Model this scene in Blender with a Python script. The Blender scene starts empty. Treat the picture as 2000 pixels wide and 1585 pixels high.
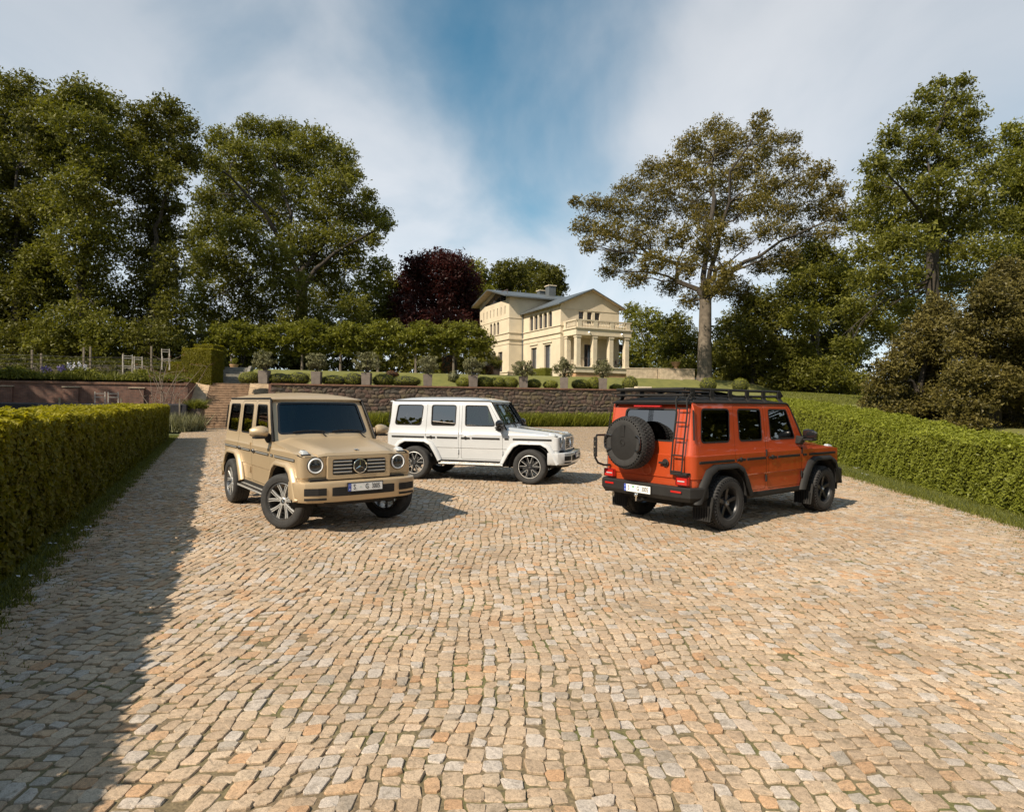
import bpy, bmesh, math, random
import numpy as np
from math import pi, sin, cos, radians as rad
from mathutils import Vector, Matrix
from mathutils.geometry import delaunay_2d_cdt

scene = bpy.context.scene
COL = scene.collection
RNG = np.random.default_rng(7)
random.seed(7)

# ------------------------------------------------------------------ camera
CAM_F, CAM_PITCH, CAM_ROLL, CAM_H = 1233.4146, 0.0041951, 0.0094212, 1.85255   # f in pixels of the 2000 px wide photo
cd = bpy.data.cameras.new('camera'); cam = bpy.data.objects.new('camera', cd); COL.objects.link(cam)
cd.sensor_fit = 'HORIZONTAL'; cd.sensor_width = 36.0; cd.lens = 36.0 * CAM_F / 2000.0
cd.clip_start = 0.1; cd.clip_end = 3000
_c, _s = cos(CAM_PITCH), sin(CAM_PITCH); _cr, _sr = cos(CAM_ROLL), sin(CAM_ROLL)
_fw = Vector((0, _c, -_s)); _rt = Vector((1, 0, 0)); _dn = Vector((0, -_s, -_c))
_ex = _rt * _cr - _dn * _sr; _ey = _rt * _sr + _dn * _cr
cam.matrix_world = Matrix(((_ex.x, -_ey.x, -_fw.x, 0), (_ex.y, -_ey.y, -_fw.y, 0), (_ex.z, -_ey.z, -_fw.z, CAM_H), (0, 0, 0, 1)))
scene.camera = cam
scene.render.resolution_x, scene.render.resolution_y = 1024, 811

# ------------------------------------------------------------------ world, sun, exposure
SUN_DIR = Vector((0.80, 0.80, -1.0)).normalized()          # the way the light travels
SUN_EL = math.asin(-SUN_DIR.z); SUN_AZ = math.atan2(-SUN_DIR.x, -SUN_DIR.y)
world = bpy.data.worlds.new('World'); scene.world = world; world.use_nodes = True
nt = world.node_tree; nt.nodes.clear()
def N(tree, typ, **kw):
    n = tree.nodes.new(typ)
    for k, v in kw.items():
        if k.startswith('i_'):
            key = k[2:]
            n.inputs[int(key) if key.isdigit() else key.replace('_', ' ')].default_value = v
        else: setattr(n, k, v)
    return n
def MATH(tree, op, a, b=None, c=None, clamp=False):
    n = tree.nodes.new('ShaderNodeMath'); n.operation = op; n.use_clamp = clamp
    for i, x in enumerate((a, b, c)):
        if x is None: continue
        if isinstance(x, (int, float)): n.inputs[i].default_value = x
        else: tree.links.new(x, n.inputs[i])
    return n.outputs[0]
def MIX(tree, fac, a, b, blend='MIX'):
    n = tree.nodes.new('ShaderNodeMix'); n.data_type = 'RGBA'; n.blend_type = blend
    for sock, x in ((n.inputs[0], fac), (n.inputs[6], a), (n.inputs[7], b)):
        if isinstance(x, (int, float)): sock.default_value = x
        elif isinstance(x, (tuple, list)): sock.default_value = (*x[:3], 1)
        else: tree.links.new(x, sock)
    return n.outputs[2]
def RAMP(tree, fac, stops, interp='LINEAR'):
    n = tree.nodes.new('ShaderNodeValToRGB'); cr = n.color_ramp; cr.interpolation = interp
    while len(cr.elements) < len(stops): cr.elements.new(0.5)
    for e, (p, c) in zip(cr.elements, stops):
        e.position = p; e.color = (*c, 1) if isinstance(c, (tuple, list)) else (c, c, c, 1)
    tree.links.new(fac, n.inputs[0]); return n.outputs[0]

sky = N(nt, 'ShaderNodeTexSky', sky_type='NISHITA', sun_disc=False, sun_elevation=SUN_EL, sun_rotation=SUN_AZ,
        altitude=100, air_density=1.0, dust_density=0.6, ozone_density=2.5)
tc = N(nt, 'ShaderNodeTexCoord')
sep = N(nt, 'ShaderNodeSeparateXYZ'); nt.links.new(tc.outputs['Generated'], sep.inputs[0])
den = MATH(nt, 'ADD', MATH(nt, 'MAXIMUM', sep.outputs[2], 0.0), 0.22)
cx = MATH(nt, 'DIVIDE', sep.outputs[0], den); cy = MATH(nt, 'DIVIDE', sep.outputs[1], den)
cmb = N(nt, 'ShaderNodeCombineXYZ'); nt.links.new(cx, cmb.inputs[0]); nt.links.new(cy, cmb.inputs[1])
def cloud_noise(scale, det, rough, dist, rot, sx, sy, off):
    mp = N(nt, 'ShaderNodeMapping'); mp.inputs['Rotation'].default_value = (0, 0, rot)
    mp.inputs['Scale'].default_value = (sx, sy, 1); mp.inputs['Location'].default_value = off
    nt.links.new(cmb.outputs[0], mp.inputs[0])
    nz = N(nt, 'ShaderNodeTexNoise', i_Scale=scale, i_Detail=det, i_Roughness=rough, i_Distortion=dist)
    nt.links.new(mp.outputs[0], nz.inputs['Vector']); return nz.outputs[0]
n_big = cloud_noise(0.85, 3, 0.5, 0.4, rad(25), 1.0, 0.6, (3.1, 1.7, 0))
n_fine = cloud_noise(1.9, 7, 0.5, 0.5, rad(35), 1.0, 0.55, (0.4, 2.2, 0))
# the thin cloud opens towards the zenith ahead; elsewhere its cover follows the noise alone
gap = N(nt, 'ShaderNodeVectorMath', operation='DISTANCE'); nt.links.new(tc.outputs['Generated'], gap.inputs[0])
gap.inputs[1].default_value = (-0.075, 0.82, 0.57)
gapd = MATH(nt, 'ADD', gap.outputs['Value'], MATH(nt, 'MULTIPLY', MATH(nt, 'SUBTRACT', n_fine, 0.5), 0.55))
gapv = MATH(nt, 'MULTIPLY', MATH(nt, 'SUBTRACT', 0.37, gapd, clamp=True), 1.55)
cov = MATH(nt, 'ADD', MATH(nt, 'MULTIPLY', n_big, 0.75), MATH(nt, 'MULTIPLY', n_fine, 0.75))
cov = MATH(nt, 'SUBTRACT', cov, gapv)
cov = MATH(nt, 'SUBTRACT', cov, MATH(nt, 'MULTIPLY', MATH(nt, 'SUBTRACT', sep.outputs[2], 0.52, clamp=True), 1.5))   # clearer overhead
mr = N(nt, 'ShaderNodeMapRange', interpolation_type='SMOOTHSTEP'); nt.links.new(cov, mr.inputs[0])
mr.inputs[1].default_value = -0.10; mr.inputs[2].default_value = 0.92; mr.inputs[3].default_value = 0.0; mr.inputs[4].default_value = 0.93
skyc = MIX(nt, 1.0, sky.outputs[0], (0.42, 0.80, 0.74), 'MULTIPLY')
cloud = RAMP(nt, n_fine, [(0.3, (3.35, 3.65, 4.05)), (0.72, (4.6, 4.75, 5.0))])
lowb = N(nt, 'ShaderNodeMapRange'); nt.links.new(sep.outputs[2], lowb.inputs[0]); lowb.inputs[1].default_value = 0.0; lowb.inputs[2].default_value = 0.5; lowb.inputs[3].default_value = 1.32; lowb.inputs[4].default_value = 0.92   # haze brightens cloud towards the horizon
cloud = MIX(nt, 1.0, cloud, lowb.outputs[0], 'MULTIPLY')
colr = MIX(nt, mr.outputs[0], skyc, cloud)
bg = N(nt, 'ShaderNodeBackground', i_Strength=0.115); nt.links.new(colr, bg.inputs[0])
wo = N(nt, 'ShaderNodeOutputWorld'); nt.links.new(bg.outputs[0], wo.inputs[0])

sl = bpy.data.lights.new('sun', 'SUN'); sun = bpy.data.objects.new('sun', sl); COL.objects.link(sun)
sl.energy = 4.6; sl.angle = rad(0.6); sl.color = (1.0, 0.87, 0.70)
sun.rotation_euler = SUN_DIR.to_track_quat('-Z', 'Y').to_euler(); sun.location = (-20, -20, 30)

vs = scene.view_settings; vs.view_transform = 'Standard'; vs.look = 'None'; vs.gamma = 1.0; vs.use_curve_mapping = False
vs.exposure = 0.58
scene.render.engine = 'CYCLES'
cy_ = scene.cycles
cy_.use_denoising = True
try: cy_.denoiser = 'OPENIMAGEDENOISE'
except Exception: pass
cy_.max_bounces = 8; cy_.diffuse_bounces = 3; cy_.glossy_bounces = 4; cy_.transparent_max_bounces = 12; cy_.transmission_bounces = 4
cy_.caustics_reflective = False; cy_.caustics_refractive = False

# ------------------------------------------------------------------ pixels to places
def ray(u, v):
    p = (u - 1000) / CAM_F; q = (v - 792.5) / CAM_F
    a = p * _cr + q * _sr; b = -p * _sr + q * _cr
    return np.array([a, _c - b * _s, -b * _c - _s])
def at(u, v, Y):
    r = ray(u, v); return np.array([0, 0, CAM_H]) + r * (Y / r[1])
def ground(u, v, z=0.0):
    r = ray(u, v); return np.array([0, 0, CAM_H]) + r * ((z - CAM_H) / r[2])
def smooth(a, b, x):
    t = np.clip((np.asarray(x, float) - a) / (b - a), 0, 1); return t * t * (3 - 2 * t)

# ------------------------------------------------------------------ mesh helpers
def link(name, data, parent=None, kind=None, label=None, category=None, group=None, mat=None):
    o = bpy.data.objects.new(name, data); COL.objects.link(o)
    if parent is not None: o.parent = parent
    if mat is not None and data is not None and not data.materials: data.materials.append(mat)
    if kind: o['kind'] = kind
    if label: o['label'] = label
    if category: o['category'] = category
    if group: o['group'] = group
    return o
def thing(name, label, category, loc=(0, 0, 0), rotz=0.0, group=None):
    o = link(name, None, None, None, label, category, group); o.location = loc; o.rotation_euler = (0, 0, rotz)
    o.empty_display_size = 0.3; return o
def arrays_mesh(name, V, F, attr=None, smooth_shade=False):
    """V (n,3); F (m,3) or (m,4); attr: dict name -> per-vertex float array or (n,3) colour."""
    V = np.ascontiguousarray(V, np.float32); F = np.ascontiguousarray(F, np.int32); k = F.shape[1]
    me = bpy.data.meshes.new(name)
    me.vertices.add(len(V)); me.vertices.foreach_set('co', V.ravel())
    me.loops.add(F.size); me.loops.foreach_set('vertex_index', F.ravel())
    me.polygons.add(len(F)); me.polygons.foreach_set('loop_start', np.arange(0, F.size, k, dtype=np.int32))
    me.update(calc_edges=True)
    if attr:
        for an, av in attr.items():
            av = np.asarray(av, np.float32)
            if av.ndim == 1:
                a = me.attributes.new(an, 'FLOAT', 'POINT'); a.data.foreach_set('value', av)
            else:
                a = me.attributes.new(an, 'FLOAT_COLOR', 'POINT'); a.data.foreach_set('color', np.c_[av, np.ones(len(av))].astype(np.float32).ravel())
    me.polygons.foreach_set('use_smooth', np.full(len(F), bool(smooth_shade)))
    me.validate(); return me
class MB:
    def __init__(s): s.v = []; s.f = []
    def add(s, vs, fs):
        b = len(s.v); s.v += [tuple(map(float, p)) for p in vs]; s.f += [tuple(i + b for i in f) for f in fs]; return s
    def box(s, x0, x1, y0, y1, z0, z1):
        return s.add([(x0, y0, z0), (x1, y0, z0), (x1, y1, z0), (x0, y1, z0), (x0, y0, z1), (x1, y0, z1), (x1, y1, z1), (x0, y1, z1)],
                     [(0, 3, 2, 1), (4, 5, 6, 7), (0, 1, 5, 4), (1, 2, 6, 5), (2, 3, 7, 6), (3, 0, 4, 7)])
    def hexa(s, p):      # 8 corners: bottom 4, top 4
        return s.add(p, [(0, 3, 2, 1), (4, 5, 6, 7), (0, 1, 5, 4), (1, 2, 6, 5), (2, 3, 7, 6), (3, 0, 4, 7)])
    def prism(s, poly, axis, a, b):   # poly of 2D pts extruded along an axis between a and b
        n = len(poly)
        def P(p, t):
            return {'x': (t, p[0], p[1]), 'y': (p[0], t, p[1]), 'z': (p[0], p[1], t)}[axis]
        vs = [P(p, a) for p in poly] + [P(p, b) for p in poly]
        return s.add(vs, [tuple(range(n))[::-1], tuple(range(n, 2 * n))] + [(i, (i + 1) % n, n + (i + 1) % n, n + i) for i in range(n)])
    def tube(s, pts, r, n=6, cap=True):
        pts = [Vector(p) for p in pts]; rs = r if isinstance(r, (list, tuple)) else [r] * len(pts)
        rings = []; up = None
        for i, p in enumerate(pts):
            d = (pts[min(i + 1, len(pts) - 1)] - pts[max(i - 1, 0)]).normalized()
            if up is None:
                up = Vector((0, 0, 1)) if abs(d.z) < 0.9 else Vector((1, 0, 0))
            a = d.cross(up).normalized(); b = a.cross(d).normalized(); up = b
            rings.append([p + (a * cos(2 * pi * k / n) + b * sin(2 * pi * k / n)) * rs[i] for k in range(n)])
        vs = [q for rg in rings for q in rg]; fs = []
        for i in range(len(rings) - 1):
            for k in range(n):
                fs.append((i * n + k, i * n + (k + 1) % n, (i + 1) * n + (k + 1) % n, (i + 1) * n + k))
        if cap: fs += [tuple(range(n))[::-1], tuple((len(rings) - 1) * n + k for k in range(n))]
        return s.add(vs, fs)
    def lathe(s, prof, n=32, axis='y', o=(0, 0, 0), a0=0.0, a1=2 * pi):
        m = len(prof); vs = []; full = abs(a1 - a0 - 2 * pi) < 1e-6; cnt = n if full else n + 1
        for k in range(cnt):
            t = a0 + (a1 - a0) * k / n; c_, s_ = cos(t), sin(t)
            for r, h in prof:
                if axis == 'y': vs.append((o[0] + r * c_, o[1] + h, o[2] + r * s_))
                elif axis == 'z': vs.append((o[0] + r * c_, o[1] + r * s_, o[2] + h))
                else: vs.append((o[0] + h, o[1] + r * c_, o[2] + r * s_))
        fs = []
        for k in range(n):
            k2 = (k + 1) % cnt
            for j in range(m - 1): fs.append((k * m + j, k * m + j + 1, k2 * m + j + 1, k2 * m + j))
        return s.add(vs, fs)
    def mirror_y(s):
        n = len(s.v); v0 = list(s.v); f0 = list(s.f)
        s.v += [(x, -y, z) for x, y, z in v0]; s.f += [tuple(i + n for i in f[::-1]) for f in f0]; return s
    def mesh(s, name='mesh', bevel=0.0, seg=2, angle=35, smooth_angle=None):
        me = bpy.data.meshes.new(name); me.from_pydata(s.v, [], s.f)
        bm = bmesh.new(); bm.from_mesh(me)
        bmesh.ops.remove_doubles(bm, verts=bm.verts, dist=1e-5)
        bmesh.ops.recalc_face_normals(bm, faces=bm.faces)
        if bevel > 0:
            es = [e for e in bm.edges if len(e.link_faces) == 2 and e.calc_face_angle(0) > rad(angle)]
            bmesh.ops.bevel(bm, geom=es, offset=bevel, segments=seg, affect='EDGES', profile=0.5, clamp_overlap=True)
        bm.to_mesh(me); bm.free()
        if smooth_angle is not None:
            me.polygons.foreach_set('use_smooth', [True] * len(me.polygons)); me.set_sharp_from_angle(angle=rad(smooth_angle))
        return me
    def build(s, name, mat, parent=None, bevel=0.0, seg=2, smooth_angle=None, **kw):
        return link(name, s.mesh(name, bevel, seg, smooth_angle=smooth_angle), parent, mat=mat, **kw)

# ------------------------------------------------------------------ materials
MATS = {}
def new_mat(name):
    m = bpy.data.materials.new(name); m.use_nodes = True; t = m.node_tree; t.nodes.clear()
    out = t.nodes.new('ShaderNodeOutputMaterial'); MATS[name] = m; return m, t, out
def pmat(name, col, rough=0.6, metal=0.0, var=0.12, scale=6.0, bump=0.0, bscale=40.0, coat=0.0, spec=0.5, col2=None, crough=0.03, sheen=0.0):
    m, t, out = new_mat(name)
    b = N(t, 'ShaderNodeBsdfPrincipled', i_Roughness=rough, i_Metallic=metal)
    b.inputs['Specular IOR Level'].default_value = spec
    b.inputs['Coat Weight'].default_value = coat; b.inputs['Coat Roughness'].default_value = crough
    tcn = N(t, 'ShaderNodeTexCoord')
    if var > 0 or col2:
        nz = N(t, 'ShaderNodeTexNoise', i_Scale=scale, i_Detail=5.0, i_Roughness=0.65); t.links.new(tcn.outputs['Object'], nz.inputs['Vector'])
        c2 = col2 or tuple(c * (1 - 2 * var) for c in col); c1 = col if col2 else tuple(min(1, c * (1 + var)) for c in col)
        t.links.new(RAMP(t, nz.outputs[0], [(0.3, c2), (0.7, c1)]), b.inputs['Base Color'])
    else: b.inputs['Base Color'].default_value = (*col, 1)
    if bump > 0:
        nb = N(t, 'ShaderNodeTexNoise', i_Scale=bscale, i_Detail=4.0); t.links.new(tcn.outputs['Object'], nb.inputs['Vector'])
        bp = N(t, 'ShaderNodeBump', i_Strength=bump, i_Distance=0.02); t.links.new(nb.outputs[0], bp.inputs['Height'])
        t.links.new(bp.outputs[0], b.inputs['Normal'])
    t.links.new(b.outputs[0], out.inputs[0]); return m
def leafmat(name, dark, light, trans=0.42, rough=0.5, spec=0.25, tcol=None):
    """two-sided leaf: colour runs from dark to light by the per-leaf attribute 'rnd'"""
    m, t, out = new_mat(name)
    at_ = N(t, 'ShaderNodeAttribute', attribute_name='rnd')
    col = RAMP(t, at_.outputs['Fac'], [(0.0, dark), (1.0, light)])
    b = N(t, 'ShaderNodeBsdfPrincipled', i_Roughness=rough); b.inputs['Specular IOR Level'].default_value = spec
    t.links.new(col, b.inputs['Base Color'])
    tr = N(t, 'ShaderNodeBsdfTranslucent'); t.links.new(MIX(t, 1.0, col, tcol or (1.0, 1.0, 0.45), 'MULTIPLY'), tr.inputs[0])
    mx = N(t, 'ShaderNodeMixShader', i_0=trans); t.links.new(b.outputs[0], mx.inputs[1]); t.links.new(tr.outputs[0], mx.inputs[2])
    t.links.new(mx.outputs[0], out.inputs[0]); return m
def glassmat(name, tint, ior=1.55, rough=0.0, gcol=(1, 1, 1)):
    m, t, out = new_mat(name)
    fr = N(t, 'ShaderNodeFresnel', i_IOR=ior); tp = N(t, 'ShaderNodeBsdfTransparent'); tp.inputs[0].default_value = (*tint, 1)
    gl = N(t, 'ShaderNodeBsdfGlossy', i_Roughness=rough); gl.inputs[0].default_value = (*gcol, 1)
    mx = N(t, 'ShaderNodeMixShader'); t.links.new(fr.outputs[0], mx.inputs[0]); t.links.new(tp.outputs[0], mx.inputs[1]); t.links.new(gl.outputs[0], mx.inputs[2])
    t.links.new(mx.outputs[0], out.inputs[0]); return m
# ================================================================== off-road cars
def round_poly(pts, r, seg=4):
    out = []; n = len(pts)
    for i in range(n):
        p0, p1, p2 = (np.array(pts[(i + k) % n], float) for k in (-1, 0, 1))
        a = p0 - p1; b = p2 - p1; la, lb = np.hypot(*a), np.hypot(*b); a /= la; b /= lb
        ang = math.acos(max(-1, min(1, a @ b))); rr = r[i] if isinstance(r, (list, tuple)) else r
        if rr <= 0 or ang > pi - 0.15: out.append(tuple(p1)); continue
        d = min(rr / math.tan(ang / 2), 0.45 * la, 0.45 * lb)
        q0, q2 = p1 + a * d, p1 + b * d
        for k in range(seg + 1):
            t = k / seg; out.append(tuple((1 - t) ** 2 * q0 + 2 * t * (1 - t) * p1 + t * t * q2))
    return out
def in_poly(poly, P):
    x, y = P[:, 0], P[:, 1]; c = np.zeros(len(P), bool); n = len(poly)
    for i in range(n):
        x0, y0 = poly[i]; x1, y1 = poly[(i + 1) % n]
        if y0 == y1: continue
        c ^= ((y0 > y) != (y1 > y)) & (x < (x1 - x0) * (y - y0) / (y1 - y0) + x0)
    return c
def inset_poly(poly, d):
    """move every corner of a polygon inwards by d"""
    P = np.array(poly, float); ar = 0.5 * np.sum(P[:, 0] * np.roll(P[:, 1], -1) - np.roll(P[:, 0], -1) * P[:, 1])
    if ar < 0: P = P[::-1]
    a = P - np.roll(P, 1, 0); b = np.roll(P, -1, 0) - P
    na = np.c_[-a[:, 1], a[:, 0]] / np.maximum(np.hypot(a[:, 0], a[:, 1]), 1e-9)[:, None]; nb = np.c_[-b[:, 1], b[:, 0]] / np.maximum(np.hypot(b[:, 0], b[:, 1]), 1e-9)[:, None]
    m = na + nb; m /= np.maximum(np.hypot(m[:, 0], m[:, 1]), 1e-9)[:, None]
    k = np.maximum((m * na).sum(1), 0.4)
    return [tuple(p) for p in P + m * (d / k)[:, None]]
def cdt_panel(mb, outer, holes, zl, sl, fmap):
    vs, es = [], []
    for lp in [outer] + holes:
        b = len(vs); vs += [Vector(p) for p in lp]; es += [(b + i, b + (i + 1) % len(lp)) for i in range(len(lp))]
    S = [p[0] for p in outer]; Z = [p[1] for p in outer]
    for z in zl:
        if min(Z) < z < max(Z): b = len(vs); vs += [Vector((min(S) - .01, z)), Vector((max(S) + .01, z))]; es.append((b, b + 1))
    for s in sl:
        if min(S) < s < max(S): b = len(vs); vs += [Vector((s, min(Z) - .01)), Vector((s, max(Z) + .01))]; es.append((b, b + 1))
    ov, oe, of, *_ = delaunay_2d_cdt(vs, es, [], 0, 1e-5)
    P = np.array([(p.x, p.y) for p in ov]); F = np.array([f for f in of if len(f) == 3])
    c = P[F].mean(1); keep = in_poly(outer, c)
    for hp in holes: keep &= ~in_poly(hp, c)
    F = F[keep]; used = np.unique(F); re = -np.ones(len(P), int); re[used] = np.arange(len(used))
    mb.add([fmap(*P[i]) for i in used], [tuple(re[f]) for f in F])

CW, CR0, CRF = 0.862, -3.55, 0.585      # half width, where the rear and front corners start
CRR, CFR = 0.13, 0.085
INZ = [0.30, 0.47, 0.775, 0.79, 1.02, 1.115, 1.13, 1.30, 1.80, 1.88, 1.95]
INS = [0.05, 0.020, 0.012, 0.0, 0.0, 0.0, 0.008, 0.027, 0.077, 0.105, 0.13]
def plan(s):
    if s < CR0:
        th = min((CR0 - s) / CRR, pi / 2); n = (-sin(th), -cos(th)); x = CR0 + CRR * n[0]; y = -(CW - CRR) + CRR * n[1]
        rest = (CR0 - s) - CRR * pi / 2
        if rest > 0: y += rest
        return x, y, n
    if s > CRF:
        th = min((s - CRF) / CFR, pi / 2); n = (sin(th), -cos(th)); x = CRF + CFR * n[0]; y = -(CW - CFR) + CFR * n[1]
        rest = (s - CRF) - CFR * pi / 2
        if rest > 0: y += rest
        return x, y, n
    return s, -CW, (0.0, -1.0)
def body_map(off=0.0):
    def f(s, z):
        x, y, n = plan(s); d = float(np.interp(z, INZ, INS)); k = 1 + 0.7 * max(0, -n[0])
        d = d * k - off
        return (x - n[0] * d, y - n[1] * d, z)
    return f
S_REAR = CR0 - CRR * pi / 2 - (CW - CRR); S_FRONT = CRF + CFR * pi / 2 + (CW - CFR)
def s_rear(y): return S_REAR + y      # y measured from the centre line outwards
def s_front(y): return S_FRONT - y
SL = [CR0 - CRR * pi / 2 * k / 6 for k in range(7)] + [CR0 + .04, CR0 - CRR * pi / 2 - .04] + [CRF + CFR * pi / 2 * k / 5 for k in range(6)] + [CRF - .03, CRF + CFR * pi / 2 + .03]
ARCH_IN = [(-.64, .44), (-.52, .66), (-.39, .84), (-.25, .91), (.25, .91), (.39, .84), (.51, .66), (.62, .46)]
ARCH_OUT = [(-.74, .44), (-.615, .71), (-.47, .915), (-.29, .985), (.29, .985), (.47, .915), (.60, .71), (.70, .50)]
WIN = {'q': round_poly([(-3.455, 1.305), (-2.75, 1.302), (-2.70, 1.80), (-3.385, 1.80)], .075),
       'r': round_poly([(-2.485, 1.305), (-1.86, 1.305), (-1.85, 1.798), (-2.485, 1.80)], .065),
       'f': round_poly([(-1.61, 1.308), (-.85, 1.308), (-1.075, 1.79), (-1.62, 1.797)], .055)}
DOORF = round_poly([(-1.70, .525), (-.665, .525), (-.665, 1.235), (-1.04, 1.855), (-1.70, 1.855)], [.05, .05, .01, .06, .05])
DOORR = round_poly([(-1.765, .525), (-2.27, .525), (-2.625, 1.05), (-2.60, 1.855), (-1.765, 1.855)], [.05, .03, .05, .06, .05])
TAILG = round_poly([(s_rear(-.02), .62), (s_rear(.60), .62), (s_rear(.60), 1.86), (s_rear(-.02), 1.86)], .0)
RWIN = round_poly([(s_rear(-.05), 1.315), (s_rear(.50), 1.315), (s_rear(.50), 1.79), (s_rear(-.05), 1.79)], [0, .07, .07, 0])
def arch_hole(x0):
    m = [((a[0] + b[0]) / 2 + x0, (a[1] + b[1]) / 2) for a, b in zip(ARCH_IN, ARCH_OUT)]
    return [(m[0][0], .2)] + m + [(m[-1][0], .2)]
OUTL = ([(s_rear(0), .60), (CR0 + .05, .60), (-3.45, .48), (-2.2, .47), (-.62, .47), (.60, .47), (CRF + .05, .60), (s_front(0), .60),
         (s_front(0), 1.075), (CRF + CFR, 1.075), (CRF - .02, 1.105), (.0, 1.165), (-.58, 1.228), (-.99, 1.882), (s_rear(0), 1.882)])

M_BLACK = pmat('black plastic', (.020, .019, .018), .6, var=.1, bump=.05, bscale=200, spec=.22)
M_GLOSSBLK = pmat('gloss black', (.012, .012, .013), .22, var=0, coat=.6)
M_RUBBER = pmat('tyre rubber', (.028, .027, .026), .82, var=.2, scale=14, bump=.12, bscale=90)
M_DARK = pmat('dark underside', (.012, .011, .010), .9, var=.2)
M_SILVER = pmat('polished alloy', (.66, .65, .62), .32, metal=.55, var=.05)
M_GREYALLOY = pmat('grey alloy', (.20, .20, .20), .35, metal=.9, var=.05)
M_CHROME = pmat('chrome', (.82, .82, .80), .08, metal=1.0, var=0)
M_DISC = pmat('brake disc', (.14, .135, .13), .45, metal=.8, var=.1)
M_BLKALLOY = pmat('black alloy', (.028, .029, .031), .38, metal=.3, var=.05)
M_LEATHER = pmat('dark leather', (.03, .028, .028), .5, var=.1)
M_TANLEATHER = pmat('grey leather', (.10, .095, .09), .5, var=.1)
M_REDLENS = pmat('red lens', (.42, .015, .012), .12, var=0, coat=.8)
M_AMBER = pmat('clear signal lens', (.45, .47, .48), .12, var=.1, coat=.8)
M_PLATE = pmat('plate white', (.78, .78, .76), .4, var=.03)
M_BLUE = pmat('plate blue', (.01, .05, .36), .4, var=0)
M_INK = pmat('plate ink', (.012, .012, .012), .45, var=0)
M_GREEN = pmat('seal green', (.10, .34, .16), .45, var=0)
M_GLASS_CLEAR = glassmat('clear car glass', (.50, .58, .58), 2.0)
M_GLASS_WIND = glassmat('windscreen glass', (.30, .44, .54), 1.75, gcol=(.8, .95, 1.0))
M_GLASS_TINT = glassmat('privacy car glass', (.03, .034, .036), 2.5)
M_LAMPGLASS = glassmat('lamp glass', (.80, .84, .86), 1.5)
M_DRL = pmat('light ring', (.85, .87, .88), .25, var=0, coat=.5)

def paint(name, col, metal, rough, coat, crough=.03, flake=0.0):
    m, t, out = new_mat(name)
    b = N(t, 'ShaderNodeBsdfPrincipled', i_Roughness=rough, i_Metallic=metal)
    b.inputs['Coat Weight'].default_value = coat; b.inputs['Coat Roughness'].default_value = crough
    tcn = N(t, 'ShaderNodeTexCoord'); nz = N(t, 'ShaderNodeTexNoise', i_Scale=2.5, i_Detail=6.0); t.links.new(tcn.outputs['Object'], nz.inputs['Vector'])
    t.links.new(RAMP(t, nz.outputs[0], [(.3, tuple(c * .955 for c in col)), (.7, col)]), b.inputs['Base Color'])
    nb = N(t, 'ShaderNodeTexNoise', i_Scale=5.0, i_Detail=2.0); t.links.new(tcn.outputs['Object'], nb.inputs['Vector'])
    bp = N(t, 'ShaderNodeBump', i_Strength=.03, i_Distance=.02); t.links.new(nb.outputs[0], bp.inputs['Height'])
    t.links.new(bp.outputs[0], b.inputs['Coat Normal']); t.links.new(bp.outputs[0], b.inputs['Normal'])
    t.links.new(b.outputs[0], out.inputs[0]); return m

def text_mesh(name, body, size, ext=0.001, sx=1.0):
    c = bpy.data.curves.new(name, 'FONT'); c.body = body; c.size = size; c.extrude = ext; c.align_x = 'CENTER'; c.align_y = 'CENTER'; c.offset = size * .008
    o = bpy.data.objects.new(name, c); COL.objects.link(o)
    dg = bpy.context.evaluated_depsgraph_get(); me = bpy.data.meshes.new_from_object(o.evaluated_get(dg))
    bpy.data.objects.remove(o); bpy.data.curves.remove(c)
    for v in me.vertices: v.co.x *= sx
    return me
def plate(root, loc, face, name='number_plate'):
    """face=+1 looks forward (+x), -1 backwards; reads S G 3005"""
    pl = MB().box(-.006, .006, -.26, .26, -.056, .056).build(name, M_PLATE, root, bevel=.004)
    pl.location = loc; pl.rotation_euler = (0, 0, 0 if face > 0 else pi)
    fr = MB()
    for a in ((-.27, .27, -.066, -.057), (-.27, .27, .057, .066), (-.27, -.261, -.057, .057), (.261, .27, -.057, .057)): fr.box(-.008, .008, *a)
    fr.build('plate_frame', M_BLACK, pl)
    MB().box(.0055, .0075, -.257, -.215, -.053, .053).build('country_strip', M_BLUE, pl)
    st = MB()
    for k in range(12):
        a = 2 * pi * k / 12; st.box(.0075, .0083, -.236 + .013 * cos(a) - .0018, -.236 + .013 * cos(a) + .0018, .022 + .013 * sin(a) - .0018, .022 + .013 * sin(a) + .0018)
    st.build('country_stars', M_PLATE, pl)
    for txt, y, s, z, w in (('S', -.165, .098, 0, .78), ('G', .022, .098, 0, .72), ('3005', .157, .098, 0, .66), ('D', -.236, .034, -.03, .8)):
        me = text_mesh('lettering', txt, s, .0006, w)
        o = link('lettering', me, pl, mat=M_INK if txt != 'D' else M_PLATE)
        o.matrix_local = Matrix(((0, 0, 1, .0078), (1, 0, 0, y), (0, 1, 0, z), (0, 0, 0, 1)))
    if face < 0:
        sg = MB().lathe([(0, .0075), (.019, .0075), (.019, .006)], 16, 'x', (0, -.075, .024)); sg.build('registration_seal', M_GREEN, pl)
    MB().lathe([(0, .0074), (.016, .0074), (.016, .006)], 14, 'x', (0, -.075, -.022 if face < 0 else 0)).build('registration_seal', pmat('seal pale', (.55, .62, .58), .5, var=.2) if 'seal pale' not in MATS else MATS['seal pale'], pl)
    return pl
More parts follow.
